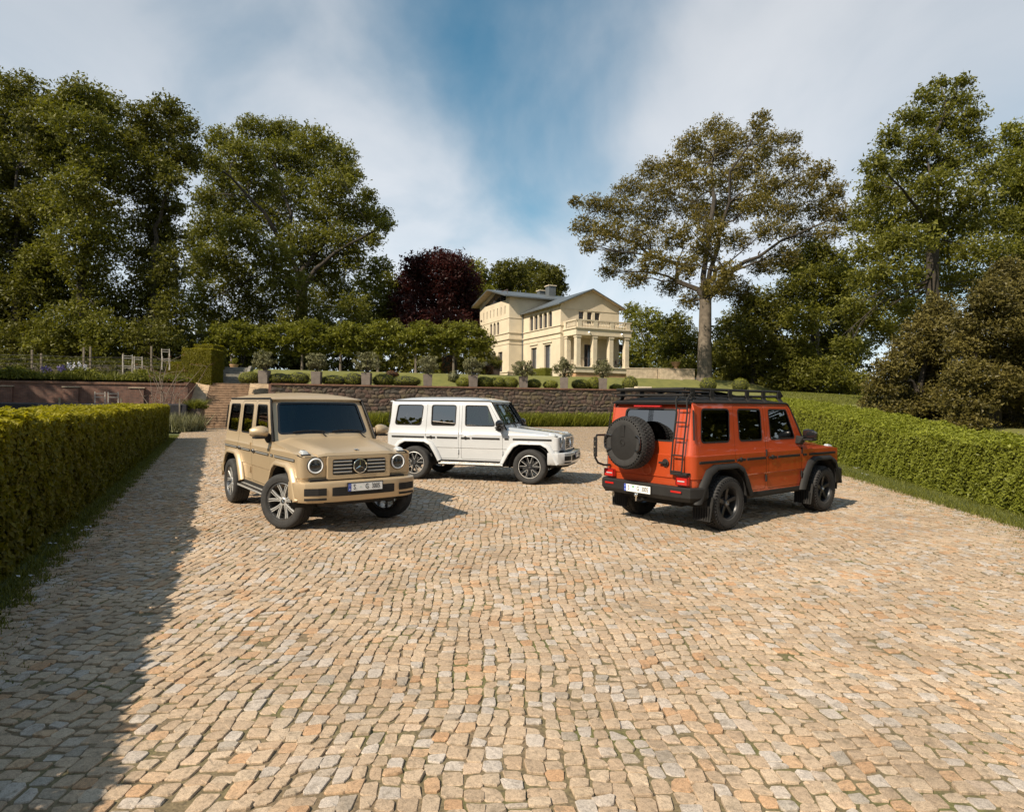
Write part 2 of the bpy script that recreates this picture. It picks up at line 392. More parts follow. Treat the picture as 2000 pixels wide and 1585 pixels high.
def star(mb, o, R, axis, thick=.012):
    """three pointed star in a ring; axis 'x' front, 'y' for wheel caps"""
    def P(a, b, d): return (o[0] + d, o[1] + a, o[2] + b) if axis == 'x' else (o[0] + a, o[1] + d, o[2] + b)
    for k in range(3):
        an = pi / 2 + 2 * pi * k / 3
        tip = (R * .93 * cos(an), R * .93 * sin(an)); l = (R * .17 * cos(an + pi / 3), R * .17 * sin(an + pi / 3)); r = (R * .17 * cos(an - pi / 3), R * .17 * sin(an - pi / 3))
        sg = 1 if axis == 'x' else -1
        mb.add([P(*tip, 0), P(*l, 0), P(0, 0, sg * thick), P(*r, 0), P(0, 0, -sg * .004)], [(0, 1, 2), (0, 2, 3), (0, 4, 1), (0, 3, 4)])
    n = 28; pts = [P(R * cos(2 * pi * k / n), R * sin(2 * pi * k / n), 0) for k in range(n)]
    V = []; F = []
    for k in range(n):
        c = np.array(pts[k]); rd = np.array(P(cos(2 * pi * k / n), sin(2 * pi * k / n), 0)) - np.array(o); ax = np.array(P(0, 0, 1)) - np.array(o)
        for j in range(6):
            t = 2 * pi * j / 6; V.append(c + R * .075 * (rd * cos(t) + ax * sin(t)))
        for j in range(6): F.append((k * 6 + j, k * 6 + (j + 1) % 6, ((k + 1) % n) * 6 + (j + 1) % 6, ((k + 1) % n) * 6 + j))
    mb.add(V, F)

def wheel_parts(style):
    """meshes of one wheel, axle along y, outer face at -y"""
    out = {}
    R = .40
    if style == 'terrain':
        prof = [(.232, -.118), (.25, -.138), (.30, -.148), (.345, -.146), (.372, -.132), (.386, -.112), (.388, .112), (.372, .132), (.345, .146), (.25, .138), (.232, .118)]
    else:
        prof = [(.268, -.118), (.285, -.136), (.325, -.146), (.362, -.143), (.386, -.126), (.397, -.104)]
        for y in (-.066, -.022, .022, .066): prof += [(.4, y - .007), (.391, y - .005), (.391, y + .005), (.4, y + .007)]
        prof += [(.397, .104), (.386, .126), (.362, .143), (.325, .146), (.285, .136), (.268, .118)]
    ty = MB().lathe(prof, 56)
    if style == 'terrain':
        nb = 46
        for k in range(nb):
            for row, (y0, y1, ph) in enumerate(((-.137, -.085, 0), (-.075, -.028, .5), (-.022, .022, 0), (.028, .075, .5), (.085, .137, 0))):
                a = 2 * pi * (k + ph) / nb; da = 2 * pi / nb * .36; sk = .1 * (1 if row % 2 else -1) * da
                r0, r1 = .38, .402 if 0 < row < 4 else .397
                c = []
                for rr in (r0, r1):
                    for (t, y) in ((a - da + sk, y0), (a + da + sk, y0), (a + da - sk, y1), (a - da - sk, y1)):
                        r2 = rr - (.016 if abs(y) > .13 and rr == r1 else 0); c.append((r2 * cos(t), y, r2 * sin(t)))
                ty.hexa(c)
            a = 2 * pi * k / nb; da = 2 * pi / nb * .3     # side lugs
            for sgn in (-1, 1):
                ty.hexa([(r * cos(t), sgn * y, r * sin(t)) for r, y in ((.345, .14), (.385, .118)) for t in (a - da, a + da)] + [(r * cos(t), sgn * (y + .012), r * sin(t)) for r, y in ((.35, .14), (.383, .122)) for t in (a - da, a + da)])
    out['tyre'] = ty.mesh('tyre', smooth_angle=32)
    rr = .238 if style == 'terrain' else .272
    out['barrel'] = MB().lathe([(rr, -.120), (rr - .012, -.124), (rr - .018, -.112), (rr - .026, -.09), (rr - .036, .11), (rr - .005, .12)], 48).mesh('rim', smooth_angle=40)
    hub = MB().lathe([(0, .01), (.155, .01), (.155, -.012), (.09, -.012), (.085, -.06), (0, -.06)], 32); out['disc'] = hub.mesh('disc', smooth_angle=35)
    cal = MB()
    for t in (-.5,): cal.prism([(.10, -.07), (.175, -.05), (.175, .10), (.10, .12)], 'y', -.035, .03)
    out['caliper'] = cal.mesh('caliper', bevel=.01)
    sp = MB(); ed = MB(); ro = rr - .02
    def spoke(a0, a1, w0, w1, r0=.045, r1=ro, y0=-.092, y1=-.112, dep=.03, tgt=sp, n=4):
        for i in range(n):
            ts = (i / n, (i + 1) / n); q = []
            for dy in (dep, 0):
                for t in ts:
                    rm = r0 + (r1 - r0) * t; am = a0 + (a1 - a0) * t ** .8; w = w0 + (w1 - w0) * t; y = y0 + (y1 - y0) * t ** 2 + dy
                    ca, sa = cos(am), sin(am)
                    q.append([(rm * ca - w * sa, y, rm * sa + w * ca), (rm * ca + w * sa, y, rm * sa - w * ca)])
            (i0, i1, o0, o1) = q
            tgt.hexa([i0[0], i0[1], i1[1], i1[0], o0[0], o0[1], o1[1], o1[0]])
    if style == 'ten':
        for k in range(5):
            for d in (-1, 1):
                a = pi / 2 + 2 * pi * k / 5 + d * rad(11); spoke(a - d * rad(5), a + d * rad(7), .016, .026)
                spoke(a - d * rad(5), a + d * rad(7), .004, .008, r0=.07, y0=-.0935, y1=-.1135, dep=.006, tgt=ed)
    elif style == 'twin':
        for k in range(5):
            for d in (-1, 1):
                a = -pi / 2 + 2 * pi * k / 5; spoke(a + d * rad(14), a + d * rad(13), .0135, .012)
        for k in range(5):
            a = pi / 2 + 2 * pi * k / 5
            for d in (-1, 1):
                pts = [(rr_, a + d * rad(w)) for rr_, w in ((.075, 2), (.085, 7), (.11, 10), (.16, 12.5), (ro, 15))]
                for (ra, aa), (rb, ab) in zip(pts[:-1], pts[1:]):
                    w = .004; q = []
                    for y in (-.075, -.105):
                        for r_, a_ in ((ra, aa), (rb, ab)): q.append([(r_ * cos(a_) - w * sin(a_), y, r_ * sin(a_) + w * cos(a_)), (r_ * cos(a_) + w * sin(a_), y, r_ * sin(a_) - w * cos(a_))])
                    i0, i1, o0, o1 = q; ed.hexa([i0[0], i0[1], i1[1], i1[0], o0[0], o0[1], o1[1], o1[0]])
        ed.lathe([(ro + .012, -.125), (ro + .002, -.128), (ro - .004, -.118)], 48)
    else:
        for k in range(5): spoke(pi / 2 + 2 * pi * k / 5, pi / 2 + 2 * pi * k / 5, .026, .030, dep=.05, y0=-.085)
    sp.lathe([(0, -.095), (.052, -.095), (.06, -.08), (.06, -.05)], 20)
    out['spokes'] = sp.mesh('spokes', bevel=.003, seg=1)
    if ed.v: out['edges'] = ed.mesh('edges')
    cap = MB().lathe([(0, -.100), (.034, -.100), (.037, -.094)], 20); out['cap'] = cap.mesh('cap', smooth_angle=30)
    st = MB(); star(st, (0, -.101, 0), .030, 'y', .004); out['star'] = st.mesh('star')
    return out
WHEELS = {}
def add_wheel(root, style, loc, rotz, mats):
    if style not in WHEELS: WHEELS[style] = wheel_parts(style)
    W = WHEELS[style]
    w = link('wheel', W['barrel'], root, mat=mats['barrel']); w.location = loc; w.rotation_euler = (0, 0, rotz)
    link('tyre', W['tyre'], w, mat=M_RUBBER)
    link('spokes', W['spokes'], w, mat=mats['spoke'])
    if 'edges' in W: link('spoke_trim', W['edges'], w, mat=mats['edge'])
    link('hub_cap', W['cap'], w, mat=mats['cap']); link('hub_star', W['star'], w, mat=M_CHROME)
    link('brake_disc', W['disc'], w, mat=M_DISC); link('brake_caliper', W['caliper'], w, mat=M_GREYALLOY)
    return w

CARMESH = {}
def car(name, label, loc, yaw, P):
    """P: paint, trim, flare, bumper, roof, mirror, style, mats, steer, extras"""
    root = thing(name, label, 'car', loc, yaw, 'off-road cars on the cobbles')
    bm_ = body_map(0.0)
    # --- body shell (both sides, rear and front face) with holes for doors, windows and arches
    def shell():
        mb = MB(); cdt_panel(mb, OUTL, [arch_hole(0), arch_hole(-2.89), DOORF, DOORR, WIN['q'], RWIN, inset_poly(WIN['f'], -.001)], INZ, SL, bm_); return mb.mirror_y().mesh('body', smooth_angle=22)
    def get(key, fn):
        if key not in CARMESH: CARMESH[key] = fn()
        me = CARMESH[key]; return me.copy() if me.materials else me
    def part(nm, key, fn, mat, parent=root, **kw):
        me = get(key, fn); me = me.copy(); me.materials.clear(); me.materials.append(mat); return link(nm, me, parent, **kw)
    def liner():
        mb = MB(); cdt_panel(mb, OUTL, [arch_hole(0), arch_hole(-2.89), WIN['q'], RWIN, WIN['f'], WIN['r']], INZ, SL, body_map(-.03)); return mb.mirror_y().mesh('liner')
    body = part('body', 'shell', shell, P['paint'])
    part('inner_shell', 'liner', liner, M_DARK)  # near-black lining: inner trim, and painted darkness for the door gaps
    for sgn in (1, -1):
        def mk(poly, holes, off=-.001):
            def f():
                mb = MB(); cdt_panel(mb, inset_poly(poly, .0065), holes, INZ, [], body_map(off))
                if sgn < 0: mb.v = [(x, -y, z) for x, y, z in mb.v]
                return mb.mesh('panel', smooth_angle=22)
            return f
        df = part('front_door', 'df%d' % sgn, mk(DOORF, [WIN['f']]), P['paint']); dr = part('rear_door', 'dr%d' % sgn, mk(DOORR, [WIN['r']]), P['paint'])
        for nm, key, par in (('side_window', 'f', df), ('side_window', 'r', dr), ('quarter_window', 'q', root)):
            def gl():
                mb = MB(); cdt_panel(mb, inset_poly(WIN[key], -.012), [], [1.5], [], body_map(-.016))
                if sgn < 0: mb.v = [(x, -y, z) for x, y, z in mb.v]
                return mb.mesh('glass', smooth_angle=60)
            def rim():
                mb = MB(); cdt_panel(mb, inset_poly(WIN[key], -.006), [inset_poly(WIN[key], .018)], [], [], body_map(.003))
                if sgn < 0: mb.v = [(x, -y, z) for x, y, z in mb.v]
                return mb.mesh('seal')
            w = part(nm, 'g%s%d' % (key, sgn), gl, M_GLASS_CLEAR if key == 'f' else M_GLASS_TINT, par)
            part('window_seal', 's%s%d' % (key, sgn), rim, M_BLACK, w if par is root else par)
        # handles, hinges, rub strips
        for par, xh, hinges in ((df, -1.60, -.672), (dr, -2.49, -1.772)):
            def hd():
                mb = MB(); y = -sgn * (CW + .012)
                mb.box(xh - .10, xh + .12, y - .008, y + .012, 1.005, 1.04); mb.lathe([(0, -.014 * sgn), (.03, -.012 * sgn), (.036, 0), (.036, .02 * sgn)], 14, 'y', (xh + .01, y, 1.025))
                return mb.mesh('handle', bevel=.004)
            part('door_handle', 'h%.2f%d' % (xh, sgn), hd, P.get('handle', M_BLACK), par)
            for z in (1.10, .70):
                def hg(): return MB().box(hinges - .012, hinges + .012, -sgn * (CW - .01), -sgn * (CW + .014), z - .055, z + .055).mesh('hinge', bevel=.004)
                part('door_hinge', 'hg%.2f%d%.1f' % (xh, sgn, z), hg, P.get('hinge', P['paint']), par)
        for (x0, x1, par) in ((-3.52, -2.66, root), (-2.32, -1.80, dr), (-1.43, -.74, df), (-.62, -.52, root), (-.42, .50, root)):
            def st():
                mb = MB(); y = -sgn * (CW + .006); mb.box(x0, x1, y - .009, y + .009, 1.004, 1.042); return mb.mesh('strip', bevel=.005)
            part('rub_strip', 'st%.2f%d' % (x0, sgn), st, P['strip'], par)
            if P.get('strip_line'):
                def sv():
                    y = -sgn * (CW + .0155); return MB().box(x0 + .005, x1 - .005, y - .002, y + .002, 1.017, 1.029).mesh('line')
                part('strip_inlay', 'sv%.2f%d' % (x0, sgn), sv, P['strip_line'], par)
        # flares
        for x0 in (0.0, -2.89):
            def fl():
                V = []; F = []
                for (ix, iz), (ox, oz) in zip(ARCH_IN, ARCH_OUT):
                    mx, mz = ix * .35 + ox * .65, iz * .35 + oz * .65; nx, nz_ = ix * .88 + ox * .12, iz * .88 + oz * .12
                    V += [(ox + x0, -.852, oz), (ox + x0, -.868, oz), (mx + x0, -.918, mz), (nx + x0, -.930, nz_), (ix + x0, -.926, iz), (ix + x0, -.80, iz)]
                n = 6
                for i in range(len(ARCH_IN) - 1):
                    for j in range(n - 1): F.append((i * n + j, (i + 1) * n + j, (i + 1) * n + j + 1, i * n + j + 1))
                F += [tuple(range(n)), tuple((len(ARCH_IN) - 1) * n + j for j in range(n))[::-1]]
                if sgn < 0: V = [(x, -y, z) for x, y, z in V]
                m = MB().add(V, F).mesh('flare', smooth_angle=48); return m
            part('wheel_flare', 'fl%.1f%d' % (x0, sgn), fl, P['flare'])
            def ln():
                return MB().lathe([(.50, -sgn * .91), (.49, -sgn * .50), (.05, -sgn * .50)], 20, 'y', (x0, 0, .42), -.12, pi + .12).mesh('liner')
            part('arch_liner', 'ln%.1f%d' % (x0, sgn), ln, M_DARK)
        # mirrors
        def mr_():
            mb = MB(); m = []
            for i in range(7):
                t = i / 6; w = (.09, .125, .135, .13, .115, .09, .05)[i]; hh = (.07, .09, .095, .092, .085, .07, .045)[i]
                y = -sgn * (.90 + .25 * t); xo = -.70 - .04 * t
                m.append([(xo + w * .75 * c_ * (1 if c_ > 0 else .35), y, 1.375 + hh * s_) for c_, s_ in ((cos(2 * pi * k / 12), sin(2 * pi * k / 12)) for k in range(12))])
            vs = [p for r in m for p in r]; fs = [(i * 12 + k, i * 12 + (k + 1) % 12, (i + 1) * 12 + (k + 1) % 12, (i + 1) * 12 + k) for i in range(6) for k in range(12)] + [tuple(range(12)), tuple(72 + k for k in range(12))]
            return mb.add(vs, fs).mesh('mirror', smooth_angle=50)
        mir = part('side_mirror', 'mir%d' % sgn, mr_, P['mirror'])
        def ma():
            mb = MB(); mb.hexa([(-.86, -sgn * .84, 1.22), (-.70, -sgn * .86, 1.20), (-.70, -sgn * .90, 1.20), (-.80, -sgn * .89, 1.22), (-.82, -sgn * .83, 1.36), (-.70, -sgn * .85, 1.34), (-.68, -sgn * .95, 1.33), (-.78, -sgn * .95, 1.33)])
            mb.box(-.79, -.62, -sgn * .93, -sgn * 1.10, 1.275, 1.305); return mb.mesh('arm', bevel=.012)
        part('mirror_arm', 'ma%d' % sgn, ma, M_BLACK, mir)
        # running board / sill
        def sill():
            mb = MB(); mb.prism([(-sgn * .70, .50), (-sgn * .855, .50), (-sgn * .86, .435), (-sgn * .80, .40), (-sgn * .70, .40)], 'x', -2.32, -.58); return mb.mesh('sill', bevel=.008)
        part('sill', 'sill%d' % sgn, sill, M_BLACK)
        if P.get('board'):
            def rb():
                mb = MB(); mb.prism([(-sgn * .80, .445), (-sgn * .945, .435), (-sgn * .955, .40), (-sgn * .92, .375), (-sgn * .80, .38)], 'x', -2.24, -.62); return mb.mesh('board', bevel=.008)
            rbo = part('running_board', 'rb%d' % sgn, rb, M_BLACK)
            def rs():
                return MB().box(-2.23, -.63, -sgn * .950, -sgn * .960, .402, .428).box(-2.20, -.66, -sgn * .84, -sgn * .90, .443, .447).mesh('bs', bevel=.003)
            part('board_trim', 'rs%d' % sgn, rs, M_SILVER, rbo)
        # gutter along the roof and down the A pillar
        def gt():
            mb = MB(); y = lambda z: -sgn * (CW - float(np.interp(z, INZ, INS)) + .004)
            mb.tube([(-.575, y(1.235), 1.235), (-.78, y(1.57) + 0, 1.57), (-.975, y(1.875), 1.878), (-1.03, y(1.88), 1.894), (-2.3, y(1.88), 1.894), (-3.5, y(1.88), 1.894), (-3.57, -sgn * .70, 1.894), (-3.585, -sgn * .62, 1.894)], .017, 6); return mb.mesh('gutter', smooth_angle=50)
        part('rain_gutter', 'gt%d' % sgn, gt, M_BLACK)
        # headlamp
        def hl(): return MB().lathe([(.108, .0), (.108, .018), (.099, .026), (.088, .022), (.086, .0)], 36, 'x', (.672, -sgn * .632, .955)).mesh('ring', smooth_angle=40)
        hlo = part('headlight', 'hl%d' % sgn, hl, M_DRL)
        def hb(): return MB().lathe([(.118, -.004), (.118, .012), (.107, .016), (.106, -.02)], 36, 'x', (.672, -sgn * .632, .955)).mesh('bez', smooth_angle=40)
        part('lamp_bezel', 'hb%d' % sgn, hb, M_GLOSSBLK, hlo)
        def hk(): return MB().lathe([(0, -.005), (.09, .004)], 28, 'x', (.672, -sgn * .632, .955)).mesh('bowl')
        part('lamp_bowl', 'hk%d' % sgn, hk, M_GREYALLOY, hlo)
        def hp():
            mb = MB(); y = -sgn * .632; mb.box(.676, .694, y - .065, y + .065, .925, .985); mb.lathe([(0, .022), (.024, .018), (.028, 0)], 16, 'x', (.680, y - .025, .955)); mb.lathe([(0, .022), (.024, .018), (.028, 0)], 16, 'x', (.680, y + .028, .955)); return mb.mesh('proj', bevel=.006)
        part('lamp_projector', 'hp%d' % sgn, hp, M_GLOSSBLK, hlo)
        def hc(): return MB().lathe([(0, .028), (.05, .024), (.088, .016)], 28, 'x', (.672, -sgn * .632, .955)).mesh('lens', smooth_angle=60)
        part('lamp_lens', 'hc%d' % sgn, hc, M_LAMPGLASS, hlo)
        # turn signal on the wing
        def ts():
            y = -sgn * .735; return MB().hexa([(.36, y - .055, 1.10), (.60, y - .055, 1.075), (.60, y + .055, 1.075), (.36, y + .055, 1.10), (.44, y - .035, 1.168), (.555, y - .04, 1.150), (.555, y + .04, 1.150), (.44, y + .035, 1.168)]).mesh('ts', bevel=.014, seg=3, smooth_angle=50)
        tso = part('turn_signal', 'ts%d' % sgn, ts, M_AMBER)
        def tb():
            y = -sgn * .735; return MB().box(.34, .612, y - .066, y + .066, 1.06, 1.112).mesh('tb', bevel=.012)
        part('signal_base', 'tb%d' % sgn, tb, M_BLACK, tso)
        # tail lamp
        def tl(): return MB().box(-3.72, -3.66, -sgn * .60, -sgn * .82, .70, .825).mesh('tl', bevel=.012)
        tlo = part('tail_light', 'tl%d' % sgn, tl, M_REDLENS)
        def tl2(): return MB().box(-3.725, -3.715, -sgn * .64, -sgn * .76, .752, .768).mesh('t2')
        part('reversing_lamp', 'tl2%d' % sgn, tl2, M_AMBER, tlo)
        def tl3():
            mb = MB()
            for a in ((-.605, -.62, .705, .82), (-.80, -.815, .705, .82), (-.61, -.81, .70, .712), (-.61, -.81, .812, .822)): mb.box(-3.724, -3.70, sgn * a[0], sgn * a[1], a[2], a[3])
            return mb.mesh('t3')
        part('lamp_frame', 'tl3%d' % sgn, tl3, pmat('dark red lens', (.10, .006, .005), .2, var=0, coat=.6) if 'dark red lens' not in MATS else MATS['dark red lens'], tlo)
        def vt(): return MB().tube([(-3.585, -sgn * .795, 1.78), (-3.615, -sgn * .838, 1.35)], .012, 6).mesh('vent')
        part('air_vent', 'vt%d' % sgn, vt, M_BLACK)
    # rear window
    def rwg():
        mb = MB(); cdt_panel(mb, RWIN[:], [], [], [], body_map(-.012)); return mb.mirror_y().mesh('rw')
    rw = part('rear_window', 'rwg', rwg, M_GLASS_TINT)
    def rws():
        mb = MB(); o = inset_poly(RWIN, -.008); i = inset_poly(RWIN, .018); cdt_panel(mb, [(max(a, S_REAR), b) for a, b in o], [[(max(a, S_REAR - .1), b) for a, b in round_poly([(S_REAR - .1, 1.333), (s_rear(.482), 1.333), (s_rear(.482), 1.772), (S_REAR - .1, 1.772)], [0, .06, .06, 0])]], [], [], body_map(.003)); return mb.mirror_y().mesh('rws')
    part('window_seal', 'rws', rws, M_BLACK, rw)
    def hb2(): return MB().box(-3.66, -3.60, -.26, .26, 1.815, 1.84).mesh('bl', bevel=.01)
    part('brake_light', 'hb2', hb2, M_REDLENS)
    # --- windscreen frame and glass
    def wmap(off):
        b0 = np.array([-.585, 0, 1.235]); t0 = np.array([-.985, 0, 1.885]); nrm = np.array([.65, 0, .40]); nrm /= np.linalg.norm(nrm)
        def f(a, t):
            w = .845 + (.757 - .845) * t; p = b0 + (t0 - b0) * t + nrm * (off - .035 * (abs(a)) ** 3); return (p[0], a * w, p[2])
        return f
    WH = round_poly([(-.885, .17), (.885, .17), (.875, .925), (-.875, .925)], .09, 5)
    AL = [-.97, -.94, -.85, -.7, -.4, 0, .4, .7, .85, .94, .97]
    def wf():
        mb = MB(); cdt_panel(mb, [(-1, 0), (1, 0), (1, 1), (-1, 1)], [WH], [], AL, wmap(0)); return mb.mesh('wf', smooth_angle=50)
    part('windscreen_frame', 'wf', wf, P['paint'])
    def wg():
        mb = MB(); cdt_panel(mb, inset_poly(WH, -.02), [], [], AL, wmap(-.012)); return mb.mesh('wg', smooth_angle=60)
    ws = part('windscreen', 'wg', wg, M_GLASS_WIND)
    def wb():
        mb = MB(); cdt_panel(mb, inset_poly(WH, -.008), [inset_poly(WH, .035)], [], AL, wmap(.003)); return mb.mesh('wb', smooth_angle=50)
    part('screen_border', 'wb', wb, M_GLOSSBLK, ws)
    for k, y0 in enumerate((-.50, .12)):
        def wp():
            f = wmap(.025); a = [f((y0 + .50 * t) / .8, .155 + .05 * t * (1 - t) * 2 + .035) for t in (0, .33, .66, 1)]
            mb = MB().tube(a, .009, 5); p = f((y0 + .52) / .8, .02); mb.tube([p, f((y0 + .44) / .8, .16)], .011, 5); return mb.mesh('wiper')
        part('wiper', 'wp%d' % k, wp, M_BLACK)
    # --- bonnet
    def bonnet():
        V = []; F = []; xs = np.linspace(-.60, .668, 9); ROW = None
        for i, x in enumerate(xs):
            t = i / 8; zs = 1.232 - .118 * t - .012 * t ** 2; o = .765 - .165 * t; r = .60 - .11 * t; top = .052 - .006 * t; nose = .022 * max(0, (t - .9) * 10)
            sec = [(-o, -.045), (-o + .004, 0), (-r - .025, top * .75 - nose), (-r + .01, top - nose), (-r * .72, top + .002 - nose), (-r * .66, top - .004 - nose), (0, top + .004 - nose)]
            sec = sec + [(-a, b) for a, b in sec[-2::-1]]; ROW = len(sec)
            V += [(x, a, zs + b) for a, b in sec]
        for i in range(8):
            for j in range(ROW - 1): F.append((i * ROW + j, i * ROW + j + 1, (i + 1) * ROW + j + 1, (i + 1) * ROW + j))
        b = len(V)                                             # nose edge turned down
        V += [(.690 + .01 * (1 - abs(y) / .6), y, min(z - .028, 1.085)) for x, y, z in V[8 * ROW:9 * ROW]]
        for j in range(ROW - 1): F.append((8 * ROW + j, 8 * ROW + j + 1, b + j + 1, b + j))
        return MB().add(V, F).mesh('bonnet', smooth_angle=24)
    bo = part('bonnet', 'bonnet', bonnet, P['paint'])
    def emb(): return MB().lathe([(0, .008), (.030, .006), (.032, 0)], 20, 'z', (.60, 0, 1.158)).mesh('emb', smooth_angle=40)
    part('bonnet_badge', 'emb', emb, M_CHROME, bo)
    def wing():   # flat wing tops beside the bonnet
        V = []; F = []; xs = np.linspace(-.60, .655, 8)
        for x in xs:
            t = (x + .6) / 1.255; z = float(np.interp(x, [-.58, 0, .565, .66], [1.226, 1.163, 1.103, 1.07])); V += [(x, -(.852 if x < .58 else .852 - .07 * ((x - .58) / .075) ** 2), z - .002), (x, -.80 if x < .6 else -.77, z + .012), (x, -.45, z + .006)]
        for i in range(7):
            for j in range(2): F.append((i * 3 + j, i * 3 + j + 1, i * 3 + j + 4, i * 3 + j + 3))
        return MB().add(V, F).mirror_y().mesh('wing', smooth_angle=30)
    part('wing_top', 'wing', wing, P['paint'])
    # --- grille
    def gs():
        mb = MB(); o = round_poly([(-.475, .755), (.475, .755), (.475, 1.078), (-.475, 1.078)], .02); i = round_poly([(-.405, .815), (.405, .815), (.405, 1.035), (-.405, 1.035)], .03)
        cdt_panel(mb, o, [i], [], [], lambda a, z: (.735, a, z))
        n = len(i); mb.add([(.735, *p) for p in i] + [(.66, *p) for p in i], [(k, (k + 1) % n, n + (k + 1) % n, n + k) for k in range(n)])
        n = len(o); mb.add([(.735, *p) for p in o] + [(.66, *p) for p in o], [(k, (k + 1) % n, n + (k + 1) % n, n + k) for k in range(n)])
        return mb.mesh('gs', bevel=.008, seg=2)
    part('grille_surround', 'gs', gs, P['paint'])
    def gb():
        mb = MB().box(.665, .675, -.41, .41, .81, 1.04)
        for k in range(26): mb.box(.675, .69, -.395 + k * .0316, -.390 + k * .0316, .815, 1.035)
        return mb.mesh('gb')
    gr = part('grille', 'gb', gb, M_GLOSSBLK)
    for k, z in enumerate((.853, .903, .953, 1.003)):
        for q in (-1, 1):
            def sl_(): return MB().box(.70, .738, q * .115, q * .398, z - .017, z + .017).mesh('sl', bevel=.008)
            part('grille_slat', 'sl%d%d' % (k, q), sl_, P.get('slat', M_BLACK), gr)
            def se(): return MB().box(.736, .742, q * .12, q * .393, z - .004, z + .004).mesh('se')
            part('slat_edge', 'se%d%d' % (k, q), se, M_SILVER, gr)
    def em():
        mb = MB(); star(mb, (.752, 0, .928), .098, 'x', .022); return mb.mesh('star', smooth_angle=30)
    part('grille_star', 'em', em, M_CHROME, gr)
    def eb(): return MB().lathe([(0, .012), (.10, .008), (.10, -.02)], 28, 'x', (.725, 0, .928)).mesh('eb')
    part('star_backing', 'eb', eb, M_GLOSSBLK, gr)
    # --- front bumper
    BP = [(.42, -.925), (.66, -.915), (.80, -.82), (.875, -.66), (.90, -.46), (.915, 0)]
    def sweep(path, prof):
        path = path + [(x, -y) for x, y in path[-2::-1]]; V = []; F = []; m = len(prof)
        for i, (x, y) in enumerate(path):
            a = np.array(path[max(0, i - 1)]); b = np.array(path[min(len(path) - 1, i + 1)]); d = b - a; d /= np.hypot(*d); nn = np.array([d[1], -d[0]])
            if nn[0] * 1 + (0) < 0 and abs(d[0]) < .99: nn = -nn
            if abs(d[0]) >= .99: nn = np.array([0, np.sign(y)])
            V += [(x - nn[0] * q, y - nn[1] * q, z) for q, z in prof]
        for i in range(len(path) - 1):
            for j in range(m - 1): F.append((i * m + j, i * m + j + 1, (i + 1) * m + j + 1, (i + 1) * m + j))
        return V, F
    def fb():
        mb = MB(); mb.add(*sweep(BP, [(.30, .735), (.022, .735), (.004, .725), (0, .70), (.0, .52), (.03, .462), (.06, .45), (.30, .45)])); return mb.mesh('fb', smooth_angle=30)
    fbo = part('front_bumper', 'fb', fb, P['bumper'])
    def fo():
        mb = MB()
        mb.add(*sweep([(.892 + .004, -.47), (.901, -.435), (.9165, -.2), (.9185, 0)], [(.002, .665), (-.003, .662), (-.003, .545), (.002, .54)])); return mb.mesh('fo')
    part('lower_intake', 'fo', fo, M_BLACK, fbo)  # flush black panel, its colour stands in for the shaded recess
    for sgn in (1, -1):
        def f2():
            mb = MB(); p = [(.795, -.828), (.878, -.66), (.893, -.545)]
            V = []; F = []
            for x, y in p: V += [(x + .004, sgn * (y - .003), z) for z in (.66, .56)]
            F = [(0, 1, 3, 2), (2, 3, 5, 4)]; mb.add(V, F)
            V = []
            for x, y in p: V += [(x + .003, sgn * (y - .002), z) for z in (.525, .495)]
            mb.add(V, F); return mb.mesh('f2')
        part('bumper_vent', 'f2%d' % sgn, f2, M_BLACK, fbo)  # flat black patches paint the shade inside the side openings
    def sk(): return MB().hexa([(.55, -.55, .36), (.80, -.50, .40), (.80, .50, .40), (.55, .55, .36), (.55, -.60, .47), (.86, -.58, .465), (.86, .58, .465), (.55, .60, .47)]).mesh('sk', bevel=.01)
    part('skid_plate', 'sk', sk, M_DARK, fbo)
    def gap(): return MB().box(.55, .72, -.72, .72, .72, .765).mesh('gap')
    part('bumper_gap', 'gap', gap, M_DARK)
    if P.get('front_plate', True): plate(root, (.935, 0, .655), 1)
    # --- rear bumper
    RP = [(-3.38, -.925), (-3.60, -.92), (-3.72, -.86), (-3.765, -.70), (-3.775, 0)]
    def rbm():
        mb = MB(); V, F = sweep(RP, [(-.25, .675), (-.02, .675), (0, .66), (0, .53), (-.05, .465), (-.25, .46)]); V = [(x, y, z) for x, y, z in V]; mb.add(V, F); return mb.mesh('rbm', smooth_angle=30)
    def rbm2():
        mb = MB(); path = RP + [(x, -y) for x, y in RP[-2::-1]]; prof = [(.25, .675), (.02, .675), (0, .655), (0, .53), (.05, .465), (.25, .455)]; V = []; F = []
        for i, (x, y) in enumerate(path):
            a = np.array(path[max(0, i - 1)]); b = np.array(path[min(len(path) - 1, i + 1)]); d = (b - a) / np.hypot(*(b - a)); nn = np.array([-abs(d[1]), 0]); nn[1:] = 0
            nn = np.array([-abs(d[1]), np.sign(y) * abs(d[0])]); V += [(x - nn[0] * q, y - nn[1] * q, z) for q, z in prof]
        m = len(prof)
        for i in range(len(path) - 1):
            for j in range(m - 1): F.append((i * m + j, i * m + j + 1, (i + 1) * m + j + 1, (i + 1) * m + j))
        return mb.add(V, F).mesh('rbm', smooth_angle=30)
    rbo2 = part('rear_bumper', 'rbm2', rbm2, P['bumper'])
    for sgn in (1, -1):
        def rf(): return MB().box(-3.776, -3.765, sgn * .56, sgn * .74, .595, .622).mesh('rf')
        part('reflector', 'rf%d' % sgn, rf, M_REDLENS, rbo2)
    def und(): return MB().box(-3.45, .45, -.50, .50, .34, .58).box(-2.35, -.55, -.72, .72, .42, .55).mesh('und', bevel=.02)
    part('underbody', 'und', und, M_DARK)
